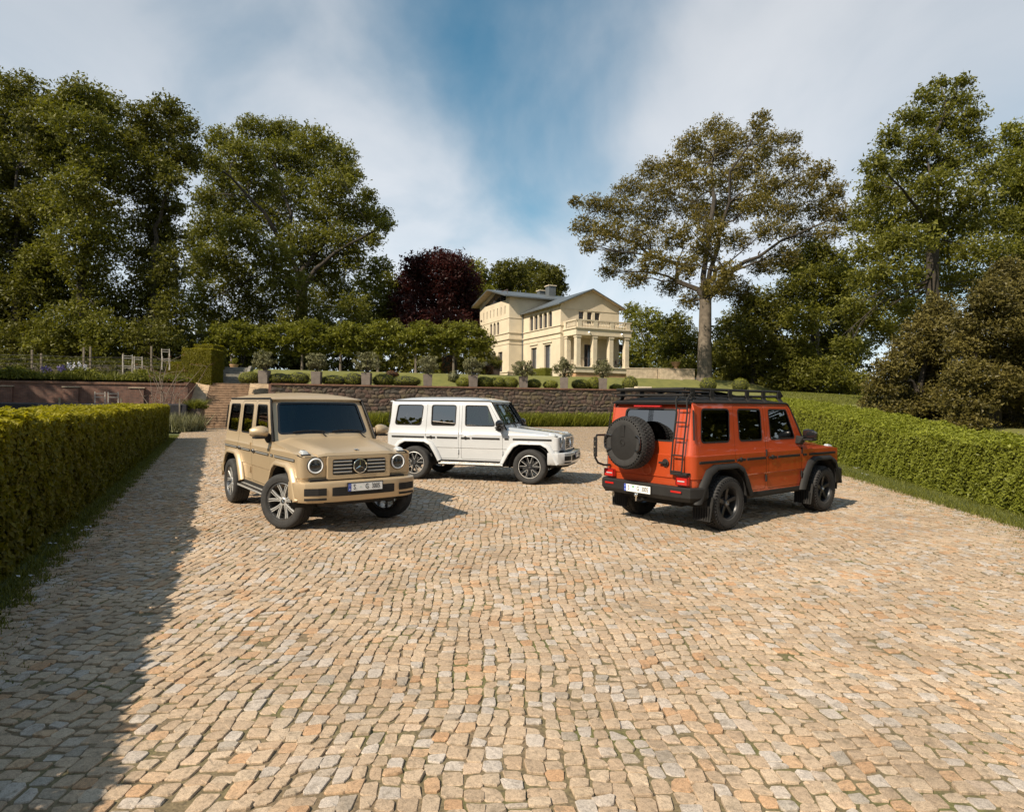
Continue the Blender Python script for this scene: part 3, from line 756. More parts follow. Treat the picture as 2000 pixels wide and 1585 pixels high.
    def axl(): return MB().tube([(0, -.8, .40), (0, .8, .40)], .05, 8).tube([(-2.89, -.8, .40), (-2.89, .8, .40)], .06, 8).tube([(-2.89, -.12, .40), (-2.89, .12, .40)], .15, 10).mesh('axl', smooth_angle=40)
    part('axles', 'axl', axl, M_DARK)
    # --- roof
    def roof():
        V = []; F = []; nx, ny = 22, 16
        for i in range(nx + 1):
            tx = -1 + 2 * i / nx; txe = np.sign(tx) * (1 - (1 - abs(tx)) ** 1.6); x = -2.29 + txe * 1.345
            for j in range(ny + 1):
                ty = -1 + 2 * j / ny; tye = np.sign(ty) * (1 - (1 - abs(ty)) ** 1.7); hw = .752 - .02 * max(0, (-x - 3.3)) ; y = tye * hw
                fx = (1 - abs(txe) ** (9 if txe > 0 else 14)) ; fy = (1 - abs(tye) ** 7)
                z = 1.885 + .035 * (max(fx, 0) ** .45) * (max(fy, 0) ** .42) + .085 * (1 - .8 * tye ** 2) * (1 - txe ** 4) * fx ** .5 * fy ** .5; V.append((x, y, z))
        for i in range(nx):
            for j in range(ny): a = i * (ny + 1) + j; F.append((a, a + ny + 1, a + ny + 2, a + 1))
        m = MB().add(V, F); m.box(-3.62, -.97, -.745, .745, 1.862, 1.884); return m.mesh('roof', smooth_angle=45)
    ro_ = part('roof', 'roof', roof, P['roof'])
    # --- cabin
    def dash(): return MB().box(-.98, -.64, -.72, .72, 1.06, 1.275).mesh('dash', bevel=.05, seg=3, smooth_angle=40)
    part('dashboard', 'dash', dash, M_LEATHER)
    def floor_(): return MB().box(-3.55, -.65, -.74, .74, .55, .62).mesh('fl')
    part('cabin_floor', 'floor', floor_, M_LEATHER)
    def swl():
        mb = MB(); c = np.array((-1.15, .37, 1.22)); ax = np.array((-.85, 0, .52)); e1 = np.array((0, 1, 0)); e2 = np.cross(ax, e1)
        mb.tube([tuple(c + .19 * (e1 * cos(t) + e2 * sin(t))) for t in np.linspace(0, 2 * pi, 25)], .016, 6, cap=False); mb.tube([tuple(c), (-.9, .37, 1.12)], .04, 6); mb.tube([tuple(c - e1 * .18), tuple(c + e1 * .18)], .02, 5); return mb.mesh('swl', smooth_angle=50)
    part('steering_wheel', 'swl', swl, M_GLOSSBLK)
    for k, (x, y) in enumerate(((-1.62, .37), (-1.62, -.37), (-2.45, .37), (-2.45, -.37))):
        def seat():
            mb = MB(); mb.box(x - .05, x + .48, y - .25, y + .25, .80, .96)
            mb.hexa([(x - .10, y - .25, .90), (x + .05, y - .25, .90), (x + .05, y + .25, .90), (x - .10, y + .25, .90), (x - .26, y - .22, 1.50), (x - .15, y - .22, 1.50), (x - .15, y + .22, 1.50), (x - .26, y + .22, 1.50)])
            mb.box(x - .29, x - .18, y - .13, y + .13, 1.54, 1.72); mb.box(x - .235, x - .225, y - .06, y + .06, 1.48, 1.56); return mb.mesh('seat', bevel=.04, seg=3, smooth_angle=40)
        part('seat', 'seat%d' % k, seat, P.get('seat', M_LEATHER))
    def rv(): return MB().box(-1.16, -1.12, -.12, .12, 1.70, 1.77).mesh('rv', bevel=.015)
    part('interior_mirror', 'rv', rv, M_BLACK)
    # --- wheels
    stt = P.get('steer', 0)
    for (x, sgn) in ((0, -1), (0, 1), (-2.89, -1), (-2.89, 1)):
        add_wheel(root, P['style'], (x, sgn * .80, .40), (stt if x == 0 else 0) + (0 if sgn < 0 else pi), P['wmats'])
    # --- spare wheel on the tailgate
    sy = .13
    def spt(): return MB().lathe([(.20, -.02), (.30, -.012), (.37, .01), (.398, .05), (.40, .12), (.385, .17), (.34, .20), (.2, .2)], 48, 'x').mesh('spt', smooth_angle=35)
    if P.get('open_spare'):
        if 'terrain' not in WHEELS: WHEELS['terrain'] = wheel_parts('terrain')
        sp_ = link('spare_wheel', WHEELS['terrain']['tyre'].copy(), root); sp_.data.materials.clear(); sp_.data.materials.append(M_RUBBER)
        sp_.location = (-3.885, sy, 1.275); sp_.rotation_euler = (0, 0, -pi / 2)
        cv = MB().lathe([(0, -.158), (.10, -.158), (.20, -.152), (.262, -.140), (.275, -.128), (.275, -.10)], 44).build('spare_cover', M_BLACK, sp_, smooth_angle=30)
        MB().box(-.04, .04, -.165, -.15, .09, .27).build('cover_ridge', M_BLACK, cv, bevel=.006)
        st_ = MB(); star(st_, (0, -.162, 0), .045, 'y', .006); st_.build('cover_star', M_BLACK, cv)
        for sgn in (-1, 1):
            MB().tube([(sgn * .24, -.14, .10), (sgn * .30, -.175, .115), (sgn * .345, -.175, .08), (sgn * .355, -.175, 0), (sgn * .345, -.175, -.08), (sgn * .30, -.175, -.115), (sgn * .24, -.14, -.10)], .015, 6).build('cover_handle', M_GLOSSBLK, cv, smooth_angle=50)
    else:
        sp_ = part('spare_wheel', 'spt', spt, P['paint']); sp_.location = (-3.90, sy, 1.22)
        MB().lathe([(0, -.03), (.18, -.03), (.22, -.02), (.22, 0)], 40, 'x').build('spare_cover', M_SILVER, sp_, smooth_angle=30)
    def brk(): return MB().box(-3.82, -3.66, sy - .16, sy + .16, .98, 1.36).mesh('brk', bevel=.02)
    part('spare_bracket', 'brk', brk, M_BLACK)
    return root, ro_

def car_gold():
    pt = paint('satin gold paint', (.52, .395, .245), .40, .40, .3, .22)
    strip = pmat('grey rub strip', (.10, .10, .095), .4, metal=.6, var=0)
    return car('gold_car', 'sand gold boxy off-road car with silver spoked wheels and silver star grille', (-2.6372, 9.7276, 0), -.92507,
        dict(paint=pt, flare=pt, bumper=pt, roof=pt, mirror=pt, strip=strip, strip_line=M_SILVER, style='ten', steer=rad(31), board=True, handle=M_GREYALLOY, slat=M_GREYALLOY, seat=M_LEATHER,
             wmats=dict(barrel=M_GREYALLOY, spoke=M_SILVER, edge=M_GREYALLOY, cap=M_GREYALLOY)))
def car_white():
    pt = paint('gloss white paint', (.49, .50, .505), 0, .35, 1.0)
    return car('white_car', 'white boxy off-road car with black mirrors seen from its side', (.6754, 15.308, 0), -.29234,
        dict(paint=pt, flare=pt, bumper=pt, roof=pt, mirror=M_GLOSSBLK, strip=M_BLACK, strip_line=None, style='twin', board=True, handle=M_BLACK, slat=M_GLOSSBLK, seat=M_TANLEATHER,
             wmats=dict(barrel=M_BLKALLOY, spoke=M_BLKALLOY, edge=M_SILVER, cap=M_BLKALLOY)))
def car_orange():
    pt = paint('copper orange paint', (.50, .068, .016), .3, .33, .9)
    root, roof_ = car('orange_car', 'orange boxy off-road car with black roof rack, ladder and rear spare wheel', (4.9495, 11.8441, 0), .65505,
        dict(paint=pt, flare=M_BLACK, bumper=M_BLACK, roof=M_BLACK, mirror=M_GLOSSBLK, strip=M_BLACK, strip_line=None, style='terrain', board=False, hinge=M_BLACK, handle=M_BLACK, slat=M_GLOSSBLK, open_spare=True, seat=M_TANLEATHER,
             wmats=dict(barrel=M_BLKALLOY, spoke=M_BLKALLOY, edge=M_BLKALLOY, cap=M_BLKALLOY)))
    plate(root, (-3.785, .06, .575), -1)
    # roof rack
    rk = MB()
    z0, z1 = 1.995, 2.085
    for y in (-.66, .66):
        rk.tube([(-3.60, y, z1), (-1.05, y, z1), (-.95, y * .98, z0 + .02)], .024, 6); rk.tube([(-3.60, y, z0), (-1.0, y, z0)], .016, 6)
    rk.tube([(-3.60, -.66, z1), (-3.60, .66, z1)], .026, 6); rk.tube([(-3.60, -.66, z0), (-3.60, .66, z0)], .02, 6); rk.tube([(-.95, -.647, z0 + .02), (-.95, .647, z0 + .02)], .018, 6)
    rack = rk.build('roof_rack', M_BLACK, root, smooth_angle=50)
    for k in range(13): MB().box(-3.56 + k * .205, -3.49 + k * .205, -.65, .65, z0 - .012, z0 + .012).build('rack_slat', M_BLACK, rack, bevel=.004, seg=1)
    for y in (-.66, .66):
        for k in range(6):
            x = -3.45 + k * .47; s = -1 if y < 0 else 1
            MB().box(x - .05, x + .05, y - .012 + s * .016, y + .012 + s * .016, z0 - .02, z1 + .012).build('rack_post', M_BLACK, rack, bevel=.006)
            MB().hexa([(x - .05, y + s * .05, 1.90), (x + .05, y + s * .05, 1.90), (x + .05, y + s * .09, 1.905), (x - .05, y + s * .09, 1.905), (x - .03, y - .02, z0), (x + .03, y - .02, z0), (x + .03, y + .02, z0), (x - .03, y + .02, z0)]).build('rack_foot', M_BLACK, rack, bevel=.006)
    # ladder on the right rear corner
    ld = MB(); f = body_map(.05); ya, yb = .60, .84
    def LP(z, w):
        x, y, _ = f(s_rear(w), z); return (x - .03, y, z)
    for w in (.545, .735):
        ld.tube([LP(.88, w), LP(1.3, w), LP(1.75, w), (-3.64, -w + .01, 1.93), (-3.55, -w + .02, 2.01), (-3.50, -w + .02, 2.03)], .0125, 6)
    lad = ld.build('rear_ladder', M_BLACK, root, smooth_angle=50)
    for z in (.90, 1.13, 1.37, 1.60, 1.80): MB().tube([LP(z, .545), LP(z, .735)], .011, 6).build('ladder_rung', M_BLACK, lad)
    MB().box(-3.76, -3.66, -.82, -.53, .845, .885).build('ladder_bracket', M_BLACK, lad, bevel=.008)
    # hinge guard on the left, mud flaps, tow hook, tailgate handle
    g = MB().tube([(-3.74, .78, 1.36), (-3.93, .78, 1.36), (-3.96, .78, 1.30), (-3.96, .78, 1.0), (-3.90, .78, .92), (-3.80, .74, .88), (-3.70, .70, .88)], .018, 6)
    hgd = g.build('spare_guard', M_BLACK, root, smooth_angle=50)
    MB().box(-3.972, -3.948, .745, .815, 1.02, 1.33).build('guard_plate', M_BLACK, hgd, bevel=.008)
    for z in (1.08, 1.17, 1.26): MB().lathe([(0, -.004), (.014, -.003), (.014, .004)], 12, 'x', (-3.974, .78, z)).build('guard_bolt', M_CHROME, hgd)
    for y in (-.80, .80):
        for x, n in ((-3.36, 'mud_flap'), (-.50, 'mud_flap')):
            fl = MB().hexa([(x - .02, y - .15, .18), (x, y - .15, .18), (x, y + .15, .18), (x - .02, y + .15, .18), (x + .06, y - .15, .52), (x + .08, y - .15, .52), (x + .08, y + .15, .52), (x + .06, y + .15, .52)])
            for k in range(7): fl.box(x - .028, x - .015, y - .13 + k * .043, y - .115 + k * .043, .20, .40)
            fl.build(n, M_BLACK, root)
    MB().lathe([(.012, .40), (.012, .46), (.028, .475), (.03, .495), (.02, .515), (0, .52)], 14, 'z', (-3.84, .03, 0)).build('tow_ball', M_CHROME, root, smooth_angle=50)
    MB().tube([(-3.6, .03, .42), (-3.78, .03, .40), (-3.84, .03, .42)], .025, 6).build('tow_bar', M_DARK, root)
    th = MB().lathe([(0, -.012), (.055, -.008), (.06, .0)], 20, 'x', (-3.70, -.40, 1.0)); th.box(-3.735, -3.71, -.44, -.30, .985, 1.015); th.build('tailgate_handle', M_BLACK, root, bevel=.004)
    gs_ = MB().lathe([(.075, -.004), (.08, -.006), (.085, -.004)], 28, 'x', (-3.705, -.05, .88)); gs_.build('tailgate_swage', pt, root)
    return root
car_gold(); car_white(); car_orange()
# ================================================================== foliage helpers
def unit(a): return a / np.maximum(np.linalg.norm(a, axis=-1, keepdims=True), 1e-9)
def leaf_arrays(C, Nr, size, rng, aspect=0.62, curl=0.12, axis=None, tri=False):
    """kite shaped leaves at C facing Nr; returns V (4n,3), F (n,4)"""
    n = len(C); R = rng.normal(size=(n, 3)) if axis is None else axis
    T = unit(R - (R * Nr).sum(1, keepdims=True) * Nr); B = np.cross(Nr, T)
    s = np.broadcast_to(np.asarray(size, float), (n,))[:, None]
    w = s * aspect * .5
    base = C - T * s * .5; tip = C + T * s * .5 - Nr * s * curl; mid = C - T * s * .06 + Nr * s * curl * .6
    if tri:                                                     # one triangle of the same area, for leaves a few pixels small
        V = np.stack([base - B * w * .9, base + B * w * .9, tip + T * s * .1], 1).reshape(-1, 3); return V, np.arange(3 * n).reshape(n, 3)
    V = np.stack([base, mid - B * w, tip, mid + B * w], 1).reshape(-1, 3)
    F = np.arange(4 * n).reshape(n, 4); return V, F
def clump_leaves(centres, rad_, per, size, rng, flat=0.55, up=0.5, out_from=None, tone=None, tri=False):
    """per leaves scattered in a flattened ball around every centre"""
    n = len(centres); r = np.broadcast_to(np.asarray(rad_, float), (n,))
    k = np.repeat(np.arange(n), per); m = len(k)
    d = unit(rng.normal(size=(m, 3))) * (rng.random((m, 1)) ** .45); d[:, 2] *= flat
    C = centres[k] + d * r[k][:, None]
    Nr = rng.normal(size=(m, 3)) * .75 + d * .8; Nr[:, 2] += up
    if out_from is not None: Nr += unit(C - out_from) * .6
    Nr = unit(Nr); sz = size * rng.uniform(.65, 1.25, m)
    V, F = leaf_arrays(C, Nr, sz, rng, tri=tri)
    tn = (rng.random(n) if tone is None else tone)[k] * .6 + rng.random(m) * .4
    return V, F, np.repeat(tn, 3 if tri else 4)
def spray_leaves(C, axis, r, per, size, rng, up, tone):
    """leafy twigs: leaves strung along a short axis at every point"""
    n = len(C); k = np.repeat(np.arange(n), per); m = len(k); t = rng.uniform(-1, 1, (m, 1)) * r[k][:, None]
    P = C[k] + axis[k] * t + rng.normal(size=(m, 3)) * (r[k] * .24)[:, None] * np.array([1, 1, .6]); P[:, 2] -= (t[:, 0] ** 2) * .18
    Nr = rng.normal(size=(m, 3)) * .7; Nr[:, 2] += up; V, F = leaf_arrays(P, unit(Nr), size * rng.uniform(.6, 1.3, m), rng, tri=True)
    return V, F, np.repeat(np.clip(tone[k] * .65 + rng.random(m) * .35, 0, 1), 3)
def join(parts):
    Vs, Fs, As = [], [], []; b = 0
    for V, F, A in parts: Vs.append(V); Fs.append(F + b); As.append(A); b += len(V)
    return np.concatenate(Vs), np.concatenate(Fs), np.concatenate(As)
def branch(mb, a, b, r0, r1, rng, bend=.12, n=4, sides=6):
    a, b = np.array(a, float), np.array(b, float); L = np.linalg.norm(b - a); pts = []; rs = []
    off = rng.normal(size=3) * L * bend; off[2] = abs(off[2]) * .6
    for i in range(n + 1):
        t = i / n; pts.append(a + (b - a) * t + off * (4 * t * (1 - t)) * .5 + (rng.normal(size=3) * L * .015 if 0 < i < n else 0)); rs.append(r0 + (r1 - r0) * t ** .8)
    mb.tube([tuple(p) for p in pts], rs, sides); return pts
KMUL = 3.3
NLEAF = 0
def tree(name, label, Y, base, fork, lobes, leafm, barkm, trunk_r, leaf=.24, k=2.2, group=None, seed=1, depth=.9, clump=.75, flat=.55, up=.5, category='tree', limb_r=.38, per=26, fill=.25, droop=0, spread_y=1.0, trunk_pts=None):
    """base, fork: (u, v) pixels at distance Y; lobes: (u, v, ru, rv[, dy]) traced crown masses, spread in depth too"""
    rng = np.random.default_rng(seed); px = Y / CAM_F
    B = at(*base, Y); Fk = at(*fork, Y); root = thing(name, label, category, tuple(B), 0, group)
    us = np.array([l[0] for l in lobes], float); cu = us.mean(); half = max(40, us.max() - cu + 30)
    tr = MB(); lm = MB(); crown_parts = []
    Fl = Fk - B
    pts = [(0, 0, -.6), (0, 0, 0), (Fl[0] * .12, 0, Fl[2] * .12), (Fl[0] * .45, .1 * trunk_r, Fl[2] * .45), tuple(Fl)]
    tr.tube(pts, [trunk_r * 1.55, trunk_r * 1.28, trunk_r * 1.03, trunk_r * .92, trunk_r * .80], 10)
    # place the masses first, then grow a few leaders and hang the rest from them
    place = []
    for l in lobes:
        u, v, ru, rv = l[:4]; side = (u - cu) / half; room = max(0.15, 1 - side * side) ** .5
        dy = l[4] if len(l) > 4 else rng.uniform(-1, 1) * half * px * room * depth * spread_y
        place.append((Y + dy, np.array([0, 0, CAM_H]) + (at(u, v, Y) - np.array([0, 0, CAM_H])) * ((Y + dy) / Y) - B))
    PC = np.array([p[1] for p in place]); nl = int(min(6, max(2, len(lobes) // 6))); pick = [int(PC[:, 2].argmax())]
    while len(pick) < nl:
        dist = np.min([np.linalg.norm(PC - PC[q], axis=1) for q in pick], 0) * (PC[:, 2] > Fl[2] * .9); pick.append(int(dist.argmax()))
    LP_, LR_ = [], []
    for q in pick:
        c2 = PC[q]; dv = c2 - Fl; P1 = Fl + np.array([dv[0] * .22, dv[1] * .22, max(.3 * np.linalg.norm(dv), dv[2] * .55)]); ts = np.linspace(0, 1, 8); r0 = trunk_r * limb_r * rng.uniform(.9, 1.25)
        pts_ = [(1 - t) ** 2 * Fl * np.array([1, 1, .97]) + 2 * t * (1 - t) * P1 + t * t * c2 + (rng.normal(size=3) * .025 * np.linalg.norm(dv) if 0 < t < 1 else 0) for t in ts]; rs_ = [r0 * (1 - .8 * t) for t in ts]
        lm.tube([tuple(p) for p in pts_], rs_, 7); LP_ += pts_[1:]; LR_ += rs_[1:]
    LP_, LR_ = np.array(LP_), np.array(LR_)
    for i, l in enumerate(lobes):
        u, v, ru, rv = l[:4]
        Yc = place[i][0]; c = place[i][1] + B
        rx, rz = ru * Yc / CAM_F, rv * Yc / CAM_F; ry = (rx + rz) / 2
        n_leaf = KMUL * k * pi * rx * rz / (leaf * leaf * .31); nc = max(4, int(n_leaf / per))
        nc = int(n_leaf / 9) + 6
        rr_ = rng.random((nc, 1)) ** .36; rr_[rng.random(nc) < .07] *= 1.22
        d = unit(rng.normal(size=(nc, 3))) * rr_
        C = c - B + d * np.array([rx, ry, rz])
        if droop: C[:, 2] -= droop * (d[:, 0] ** 2 + d[:, 1] ** 2) * rz
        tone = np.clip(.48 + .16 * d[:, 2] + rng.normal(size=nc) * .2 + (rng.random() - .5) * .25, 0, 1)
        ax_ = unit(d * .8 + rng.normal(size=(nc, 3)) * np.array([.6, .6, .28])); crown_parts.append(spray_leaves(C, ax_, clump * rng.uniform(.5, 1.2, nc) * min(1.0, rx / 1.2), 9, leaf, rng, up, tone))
        cost = np.linalg.norm(LP_ - (c - B), axis=1) + 1.4 * np.maximum(0, LP_[:, 2] - (c - B)[2]); j_ = int(cost.argmin()); s0 = LP_[j_]; lr = min(LR_[j_] * .7, trunk_r * .22) * rng.uniform(.6, 1.0)
        if (c - B)[2] < Fl[2] * .8: s0 = Fl * rng.uniform(.5, .85); lr = trunk_r * .14
        bp = branch(lm, s0, c - B, lr, lr * .22, rng, bend=.22, n=5)
        for q in rng.choice(nc, min(nc, 7), replace=False): branch(lm, bp[rng.integers(2, 5)], C[q], lr * .25, .012, rng, n=2, sides=4)
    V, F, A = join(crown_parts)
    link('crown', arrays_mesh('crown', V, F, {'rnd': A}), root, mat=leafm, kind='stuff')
    tr.build('trunk', barkm, root, smooth_angle=60)
    lm.build('limbs', M_BARK, root, smooth_angle=60, kind='stuff')
    global NLEAF; NLEAF += len(F)
    return root
M_BARK = pmat('dark bark', (.045, .036, .026), .9, var=.3, scale=3, bump=.6, bscale=9)
M_PLANEBARK = pmat('plane bark', (.19, .155, .115), .85, var=.2, scale=1.6, bump=.5, bscale=5, col2=(.060, .048, .036))
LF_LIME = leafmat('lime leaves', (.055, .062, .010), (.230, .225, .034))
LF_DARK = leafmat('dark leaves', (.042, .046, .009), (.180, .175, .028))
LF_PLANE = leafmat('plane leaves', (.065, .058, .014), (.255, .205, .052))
LF_COPPER = leafmat('copper beech leaves', (.020, .007, .006), (.075, .023, .018), tcol=(1, .35, .3))
LF_BRIGHT = leafmat('bright leaves', (.065, .074, .011), (.260, .260, .034))
LF_YEW = leafmat('yew needles', (.034, .032, .008), (.160, .130, .030), trans=.15)
LF_BOX = leafmat('box leaves', (.080, .088, .011), (.270, .275, .032), trans=.25)
LF_OLIVE = leafmat('olive leaves', (.075, .078, .036), (.230, .222, .110), trans=.2)
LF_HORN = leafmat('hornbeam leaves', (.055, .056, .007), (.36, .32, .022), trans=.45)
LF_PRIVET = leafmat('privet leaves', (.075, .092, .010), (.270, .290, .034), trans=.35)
LF_GRASS = leafmat('grass blades', (.060, .070, .011), (.205, .210, .036), trans=.3)
LF_RED = leafmat('reddish leaves', (.060, .030, .012), (.20, .075, .030), trans=.2)
LF_WHITE = leafmat('pale petals', (.45, .45, .50), (.75, .75, .80), trans=.3, tcol=(1, 1, 1))
LF_VIOLET = leafmat('violet petals', (.10, .08, .22), (.25, .20, .42), trans=.3, tcol=(1, 1, 1))
# ================================================================== ground, driveway, cobbles
WA = np.array([-21.0, 42.8]); WD = np.array([.9530, .3030]); WN = np.array([-.3030, .9530])     # foot of the terrace: start, direction, inwards
def left_edge(y): return -4.2 - .476 * (y - 5.2)
def right_edge(y): return 7.79 + .135 * (y - 9.58) + .0022 * np.maximum(y - 9.58, 0) ** 2
def far_edge(x): return WA[1] + (x - WA[0]) * WD[1] / WD[0]
M_EARTH = pmat('dark earth', (.060, .048, .030), .95, var=.3, scale=2, bump=.4, bscale=20)
gm = pmat('meadow', (.085, .100, .028), .95, var=.3, scale=.5, bump=.4, bscale=12, col2=(.050, .062, .016))
link('ground', arrays_mesh('ground', [(-1500, -300, -.09), (1500, -300, -.09), (1500, 2500, -.09), (-1500, 2500, -.09)], [(0, 1, 2, 3)]), kind='structure', mat=gm)

def stone_mat(name):
    m, t, out = new_mat(name); b = N(t, 'ShaderNodeBsdfPrincipled', i_Roughness=.82); b.inputs['Specular IOR Level'].default_value = .3
    ge = N(t, 'ShaderNodeNewGeometry'); a = N(t, 'ShaderNodeAttribute', attribute_name='rnd')
    base = RAMP(t, a.outputs['Fac'], [(0, (.44, .318, .212)), (.18, (.50, .380, .265)), (.36, (.41, .304, .207)), (.52, (.53, .410, .290)), (.62, (.46, .365, .265)), (.66, (.47, .405, .340)), (.78, (.51, .445, .380)),
                                       (.82, (.52, .36, .225)), (.90, (.47, .285, .160)), (.925, (.49, .37, .25)), (.97, (.36, .300, .235)), (1, (.40, .35, .29))])
    nf = N(t, 'ShaderNodeTexNoise', i_Scale=38.0, i_Detail=6.0, i_Roughness=.7); t.links.new(ge.outputs['Position'], nf.inputs['Vector'])
    nl = N(t, 'ShaderNodeTexNoise', i_Scale=1.1, i_Detail=4.0); t.links.new(ge.outputs['Position'], nl.inputs['Vector'])
    nm = N(t, 'ShaderNodeTexNoise', i_Scale=11.0, i_Detail=5.0, i_Roughness=.7); t.links.new(ge.outputs['Position'], nm.inputs['Vector'])
    c = MIX(t, 1.0, base, RAMP(t, nf.outputs[0], [(.26, .50), (.48, .96), (.75, 1.14)]), 'MULTIPLY')
    c = MIX(t, 1.0, c, RAMP(t, nl.outputs[0], [(.3, .80), (.7, 1.06)]), 'MULTIPLY')
    ng = N(t, 'ShaderNodeTexNoise', i_Scale=170.0, i_Detail=3.0); t.links.new(ge.outputs['Position'], ng.inputs['Vector'])
    c = MIX(t, 1.0, c, RAMP(t, ng.outputs[0], [(.32, .70), (.5, 1.0), (.7, 1.16)]), 'MULTIPLY')
    c = MIX(t, RAMP(t, nm.outputs[0], [(.53, 0), (.70, .62)]), c, (.15, .118, .080))
    t.links.new(c, b.inputs['Base Color'])
    bp = N(t, 'ShaderNodeBump', i_Strength=.55, i_Distance=.006); t.links.new(nf.outputs[0], bp.inputs['Height']); t.links.new(bp.outputs[0], b.inputs['Normal'])
    t.links.new(b.outputs[0], out.inputs[0]); return m
M_COBBLE = stone_mat('cobble stone')
def joint_mat():
    m, t, out = new_mat('joint earth'); b = N(t, 'ShaderNodeBsdfPrincipled', i_Roughness=.95)
    ge = N(t, 'ShaderNodeNewGeometry'); n1 = N(t, 'ShaderNodeTexNoise', i_Scale=1.6, i_Detail=6.0); t.links.new(ge.outputs['Position'], n1.inputs['Vector'])
    n2 = N(t, 'ShaderNodeTexNoise', i_Scale=60.0, i_Detail=4.0); t.links.new(ge.outputs['Position'], n2.inputs['Vector'])
    c = RAMP(t, n1.outputs[0], [(.40, (.185, .135, .080)), (.54, (.150, .122, .062)), (.66, (.115, .115, .035))])
    t.links.new(MIX(t, 1.0, c, RAMP(t, n2.outputs[0], [(.3, .6), (.7, 1.3)]), 'MULTIPLY'), b.inputs['Base Color'])
    bp = N(t, 'ShaderNodeBump', i_Strength=.6, i_Distance=.01); t.links.new(n2.outputs[0], bp.inputs['Height']); t.links.new(bp.outputs[0], b.inputs['Normal'])
    t.links.new(b.outputs[0], out.inputs[0]); return m
M_JOINT = joint_mat()
def far_cobble_mat():
    m, t, out = new_mat('distant cobbles'); b = N(t, 'ShaderNodeBsdfPrincipled', i_Roughness=.85)
    ge = N(t, 'ShaderNodeNewGeometry')
    v = N(t, 'ShaderNodeTexVoronoi', i_Scale=9.2, i_Randomness=.55); t.links.new(ge.outputs['Position'], v.inputs['Vector'])
    e = N(t, 'ShaderNodeTexVoronoi', feature='DISTANCE_TO_EDGE', i_Scale=9.2, i_Randomness=.55); t.links.new(ge.outputs['Position'], e.inputs['Vector'])
    sp = N(t, 'ShaderNodeSeparateColor'); t.links.new(v.outputs['Color'], sp.inputs[0])
    base = RAMP(t, sp.outputs[0], [(0, (.40, .265, .150)), (.25, (.47, .330, .195)), (.5, (.37, .26, .16)), (.65, (.44, .385, .34)), (.8, (.48, .32, .18)), (1, (.34, .28, .22))])
    c = MIX(t, RAMP(t, e.outputs['Distance'], [(.03, 0), (.10, 1)]), (.10, .078, .045), base); t.links.new(c, b.inputs['Base Color'])
    bp = N(t, 'ShaderNodeBump', i_Strength=.8, i_Distance=.02); t.links.new(RAMP(t, e.outputs['Distance'], [(.02, 0), (.14, 1)]), bp.inputs['Height']); t.links.new(bp.outputs[0], b.inputs['Normal'])
    t.links.new(b.outputs[0], out.inputs[0]); return m
YF = 25.0
ys = np.linspace(-6, 27, 34); V = []; F = []
for y in ys: V += [(left_edge(y) - .35, y, -.0085), (right_edge(y) + .35, y, -.0085)]
F = [(2 * i, 2 * i + 1, 2 * i + 3, 2 * i + 2) for i in range(len(ys) - 1)]
drive = link('driveway', arrays_mesh('driveway', V, F), kind='structure', mat=M_JOINT)
V = []; ys = np.linspace(YF, 60, 36)
for y in ys:
    for q in range(9):
        x = left_edge(y) + (right_edge(y) - left_edge(y)) * q / 8
        if y > far_edge(x): V.append((x, far_edge(x), .001))
        else: V.append((x, y, .001))
F = [(9 * i + q, 9 * i + q + 1, 9 * (i + 1) + q + 1, 9 * (i + 1) + q) for i in range(len(ys) - 1) for q in range(8)]
link('far_paving', arrays_mesh('far_paving', V, F), drive, mat=far_cobble_mat())

def wx(x, y): return .085 * np.sin(.55 * y + .8 * np.sin(.45 * x) + .35 * x) + .055 * np.sin(1.15 * y + 1.1 * x + 1.) * np.sin(.31 * y + 1.7) + .022 * np.sin(3.3 * y - 2.1 * x) + .012 * np.sin(5.7 * y + 3.3 * x)
def wy(x, y): return .10 * np.sin(.85 * x + .2 * y) + .04 * np.sin(2.2 * x + .9 * y) + .018 * np.sin(4.3 * x - 2.6 * y)
def make_cobbles():
    rng = np.random.default_rng(11); X0, X1, Y0, Y1 = [], [], [], []
    r = -16.0
    while r < 14:
        w = rng.uniform(.084, .112); n = 320; ln = rng.uniform(.082, .138, n); ln[rng.random(n) < .06] *= .55; e = 1.0 + np.concatenate([[rng.uniform(0, .1)], ln]).cumsum()
        e = e[e < YF + .3]; X0.append(np.full(len(e) - 1, r)); X1.append(np.full(len(e) - 1, r + w)); Y0.append(e[:-1]); Y1.append(e[1:]); r += w
    x0, x1, y0, y1 = map(np.concatenate, (X0, X1, Y0, Y1)); cx, cy = (x0 + x1) / 2, (y0 + y1) / 2
    px, py = cx + wx(cx, cy), cy + wy(cx, cy)
    keep = (px > left_edge(py) - .12) & (px < right_edge(py) + .12) & (np.abs(px) < .86 * py + 1.6) & (py < YF)
    x0, x1, y0, y1 = x0[keep], x1[keep], y0[keep], y1[keep]; n = len(x0); sh = rng.normal(size=n) * .004; x0 = x0 + sh; x1 = x1 + sh
    g = np.c_[rng.uniform(.0025, .006, n), rng.uniform(.005, .010, n), rng.uniform(.0025, .006, n), rng.uniform(.005, .010, n)]; j = lambda: rng.normal(size=n) * .0068
    cor = np.stack([np.c_[x0 + g[:, 0] + j(), y0 + g[:, 1] + j()], np.c_[x1 - g[:, 2] + j(), y0 + g[:, 1] + j()], np.c_[x1 - g[:, 2] + j(), y1 - g[:, 3] + j()], np.c_[x0 + g[:, 0] + j(), y1 - g[:, 3] + j()]], 1)
    P = cor.copy(); P[..., 0] += wx(cor[..., 0], cor[..., 1]); P[..., 1] += wy(cor[..., 0], cor[..., 1])
    return P, rng
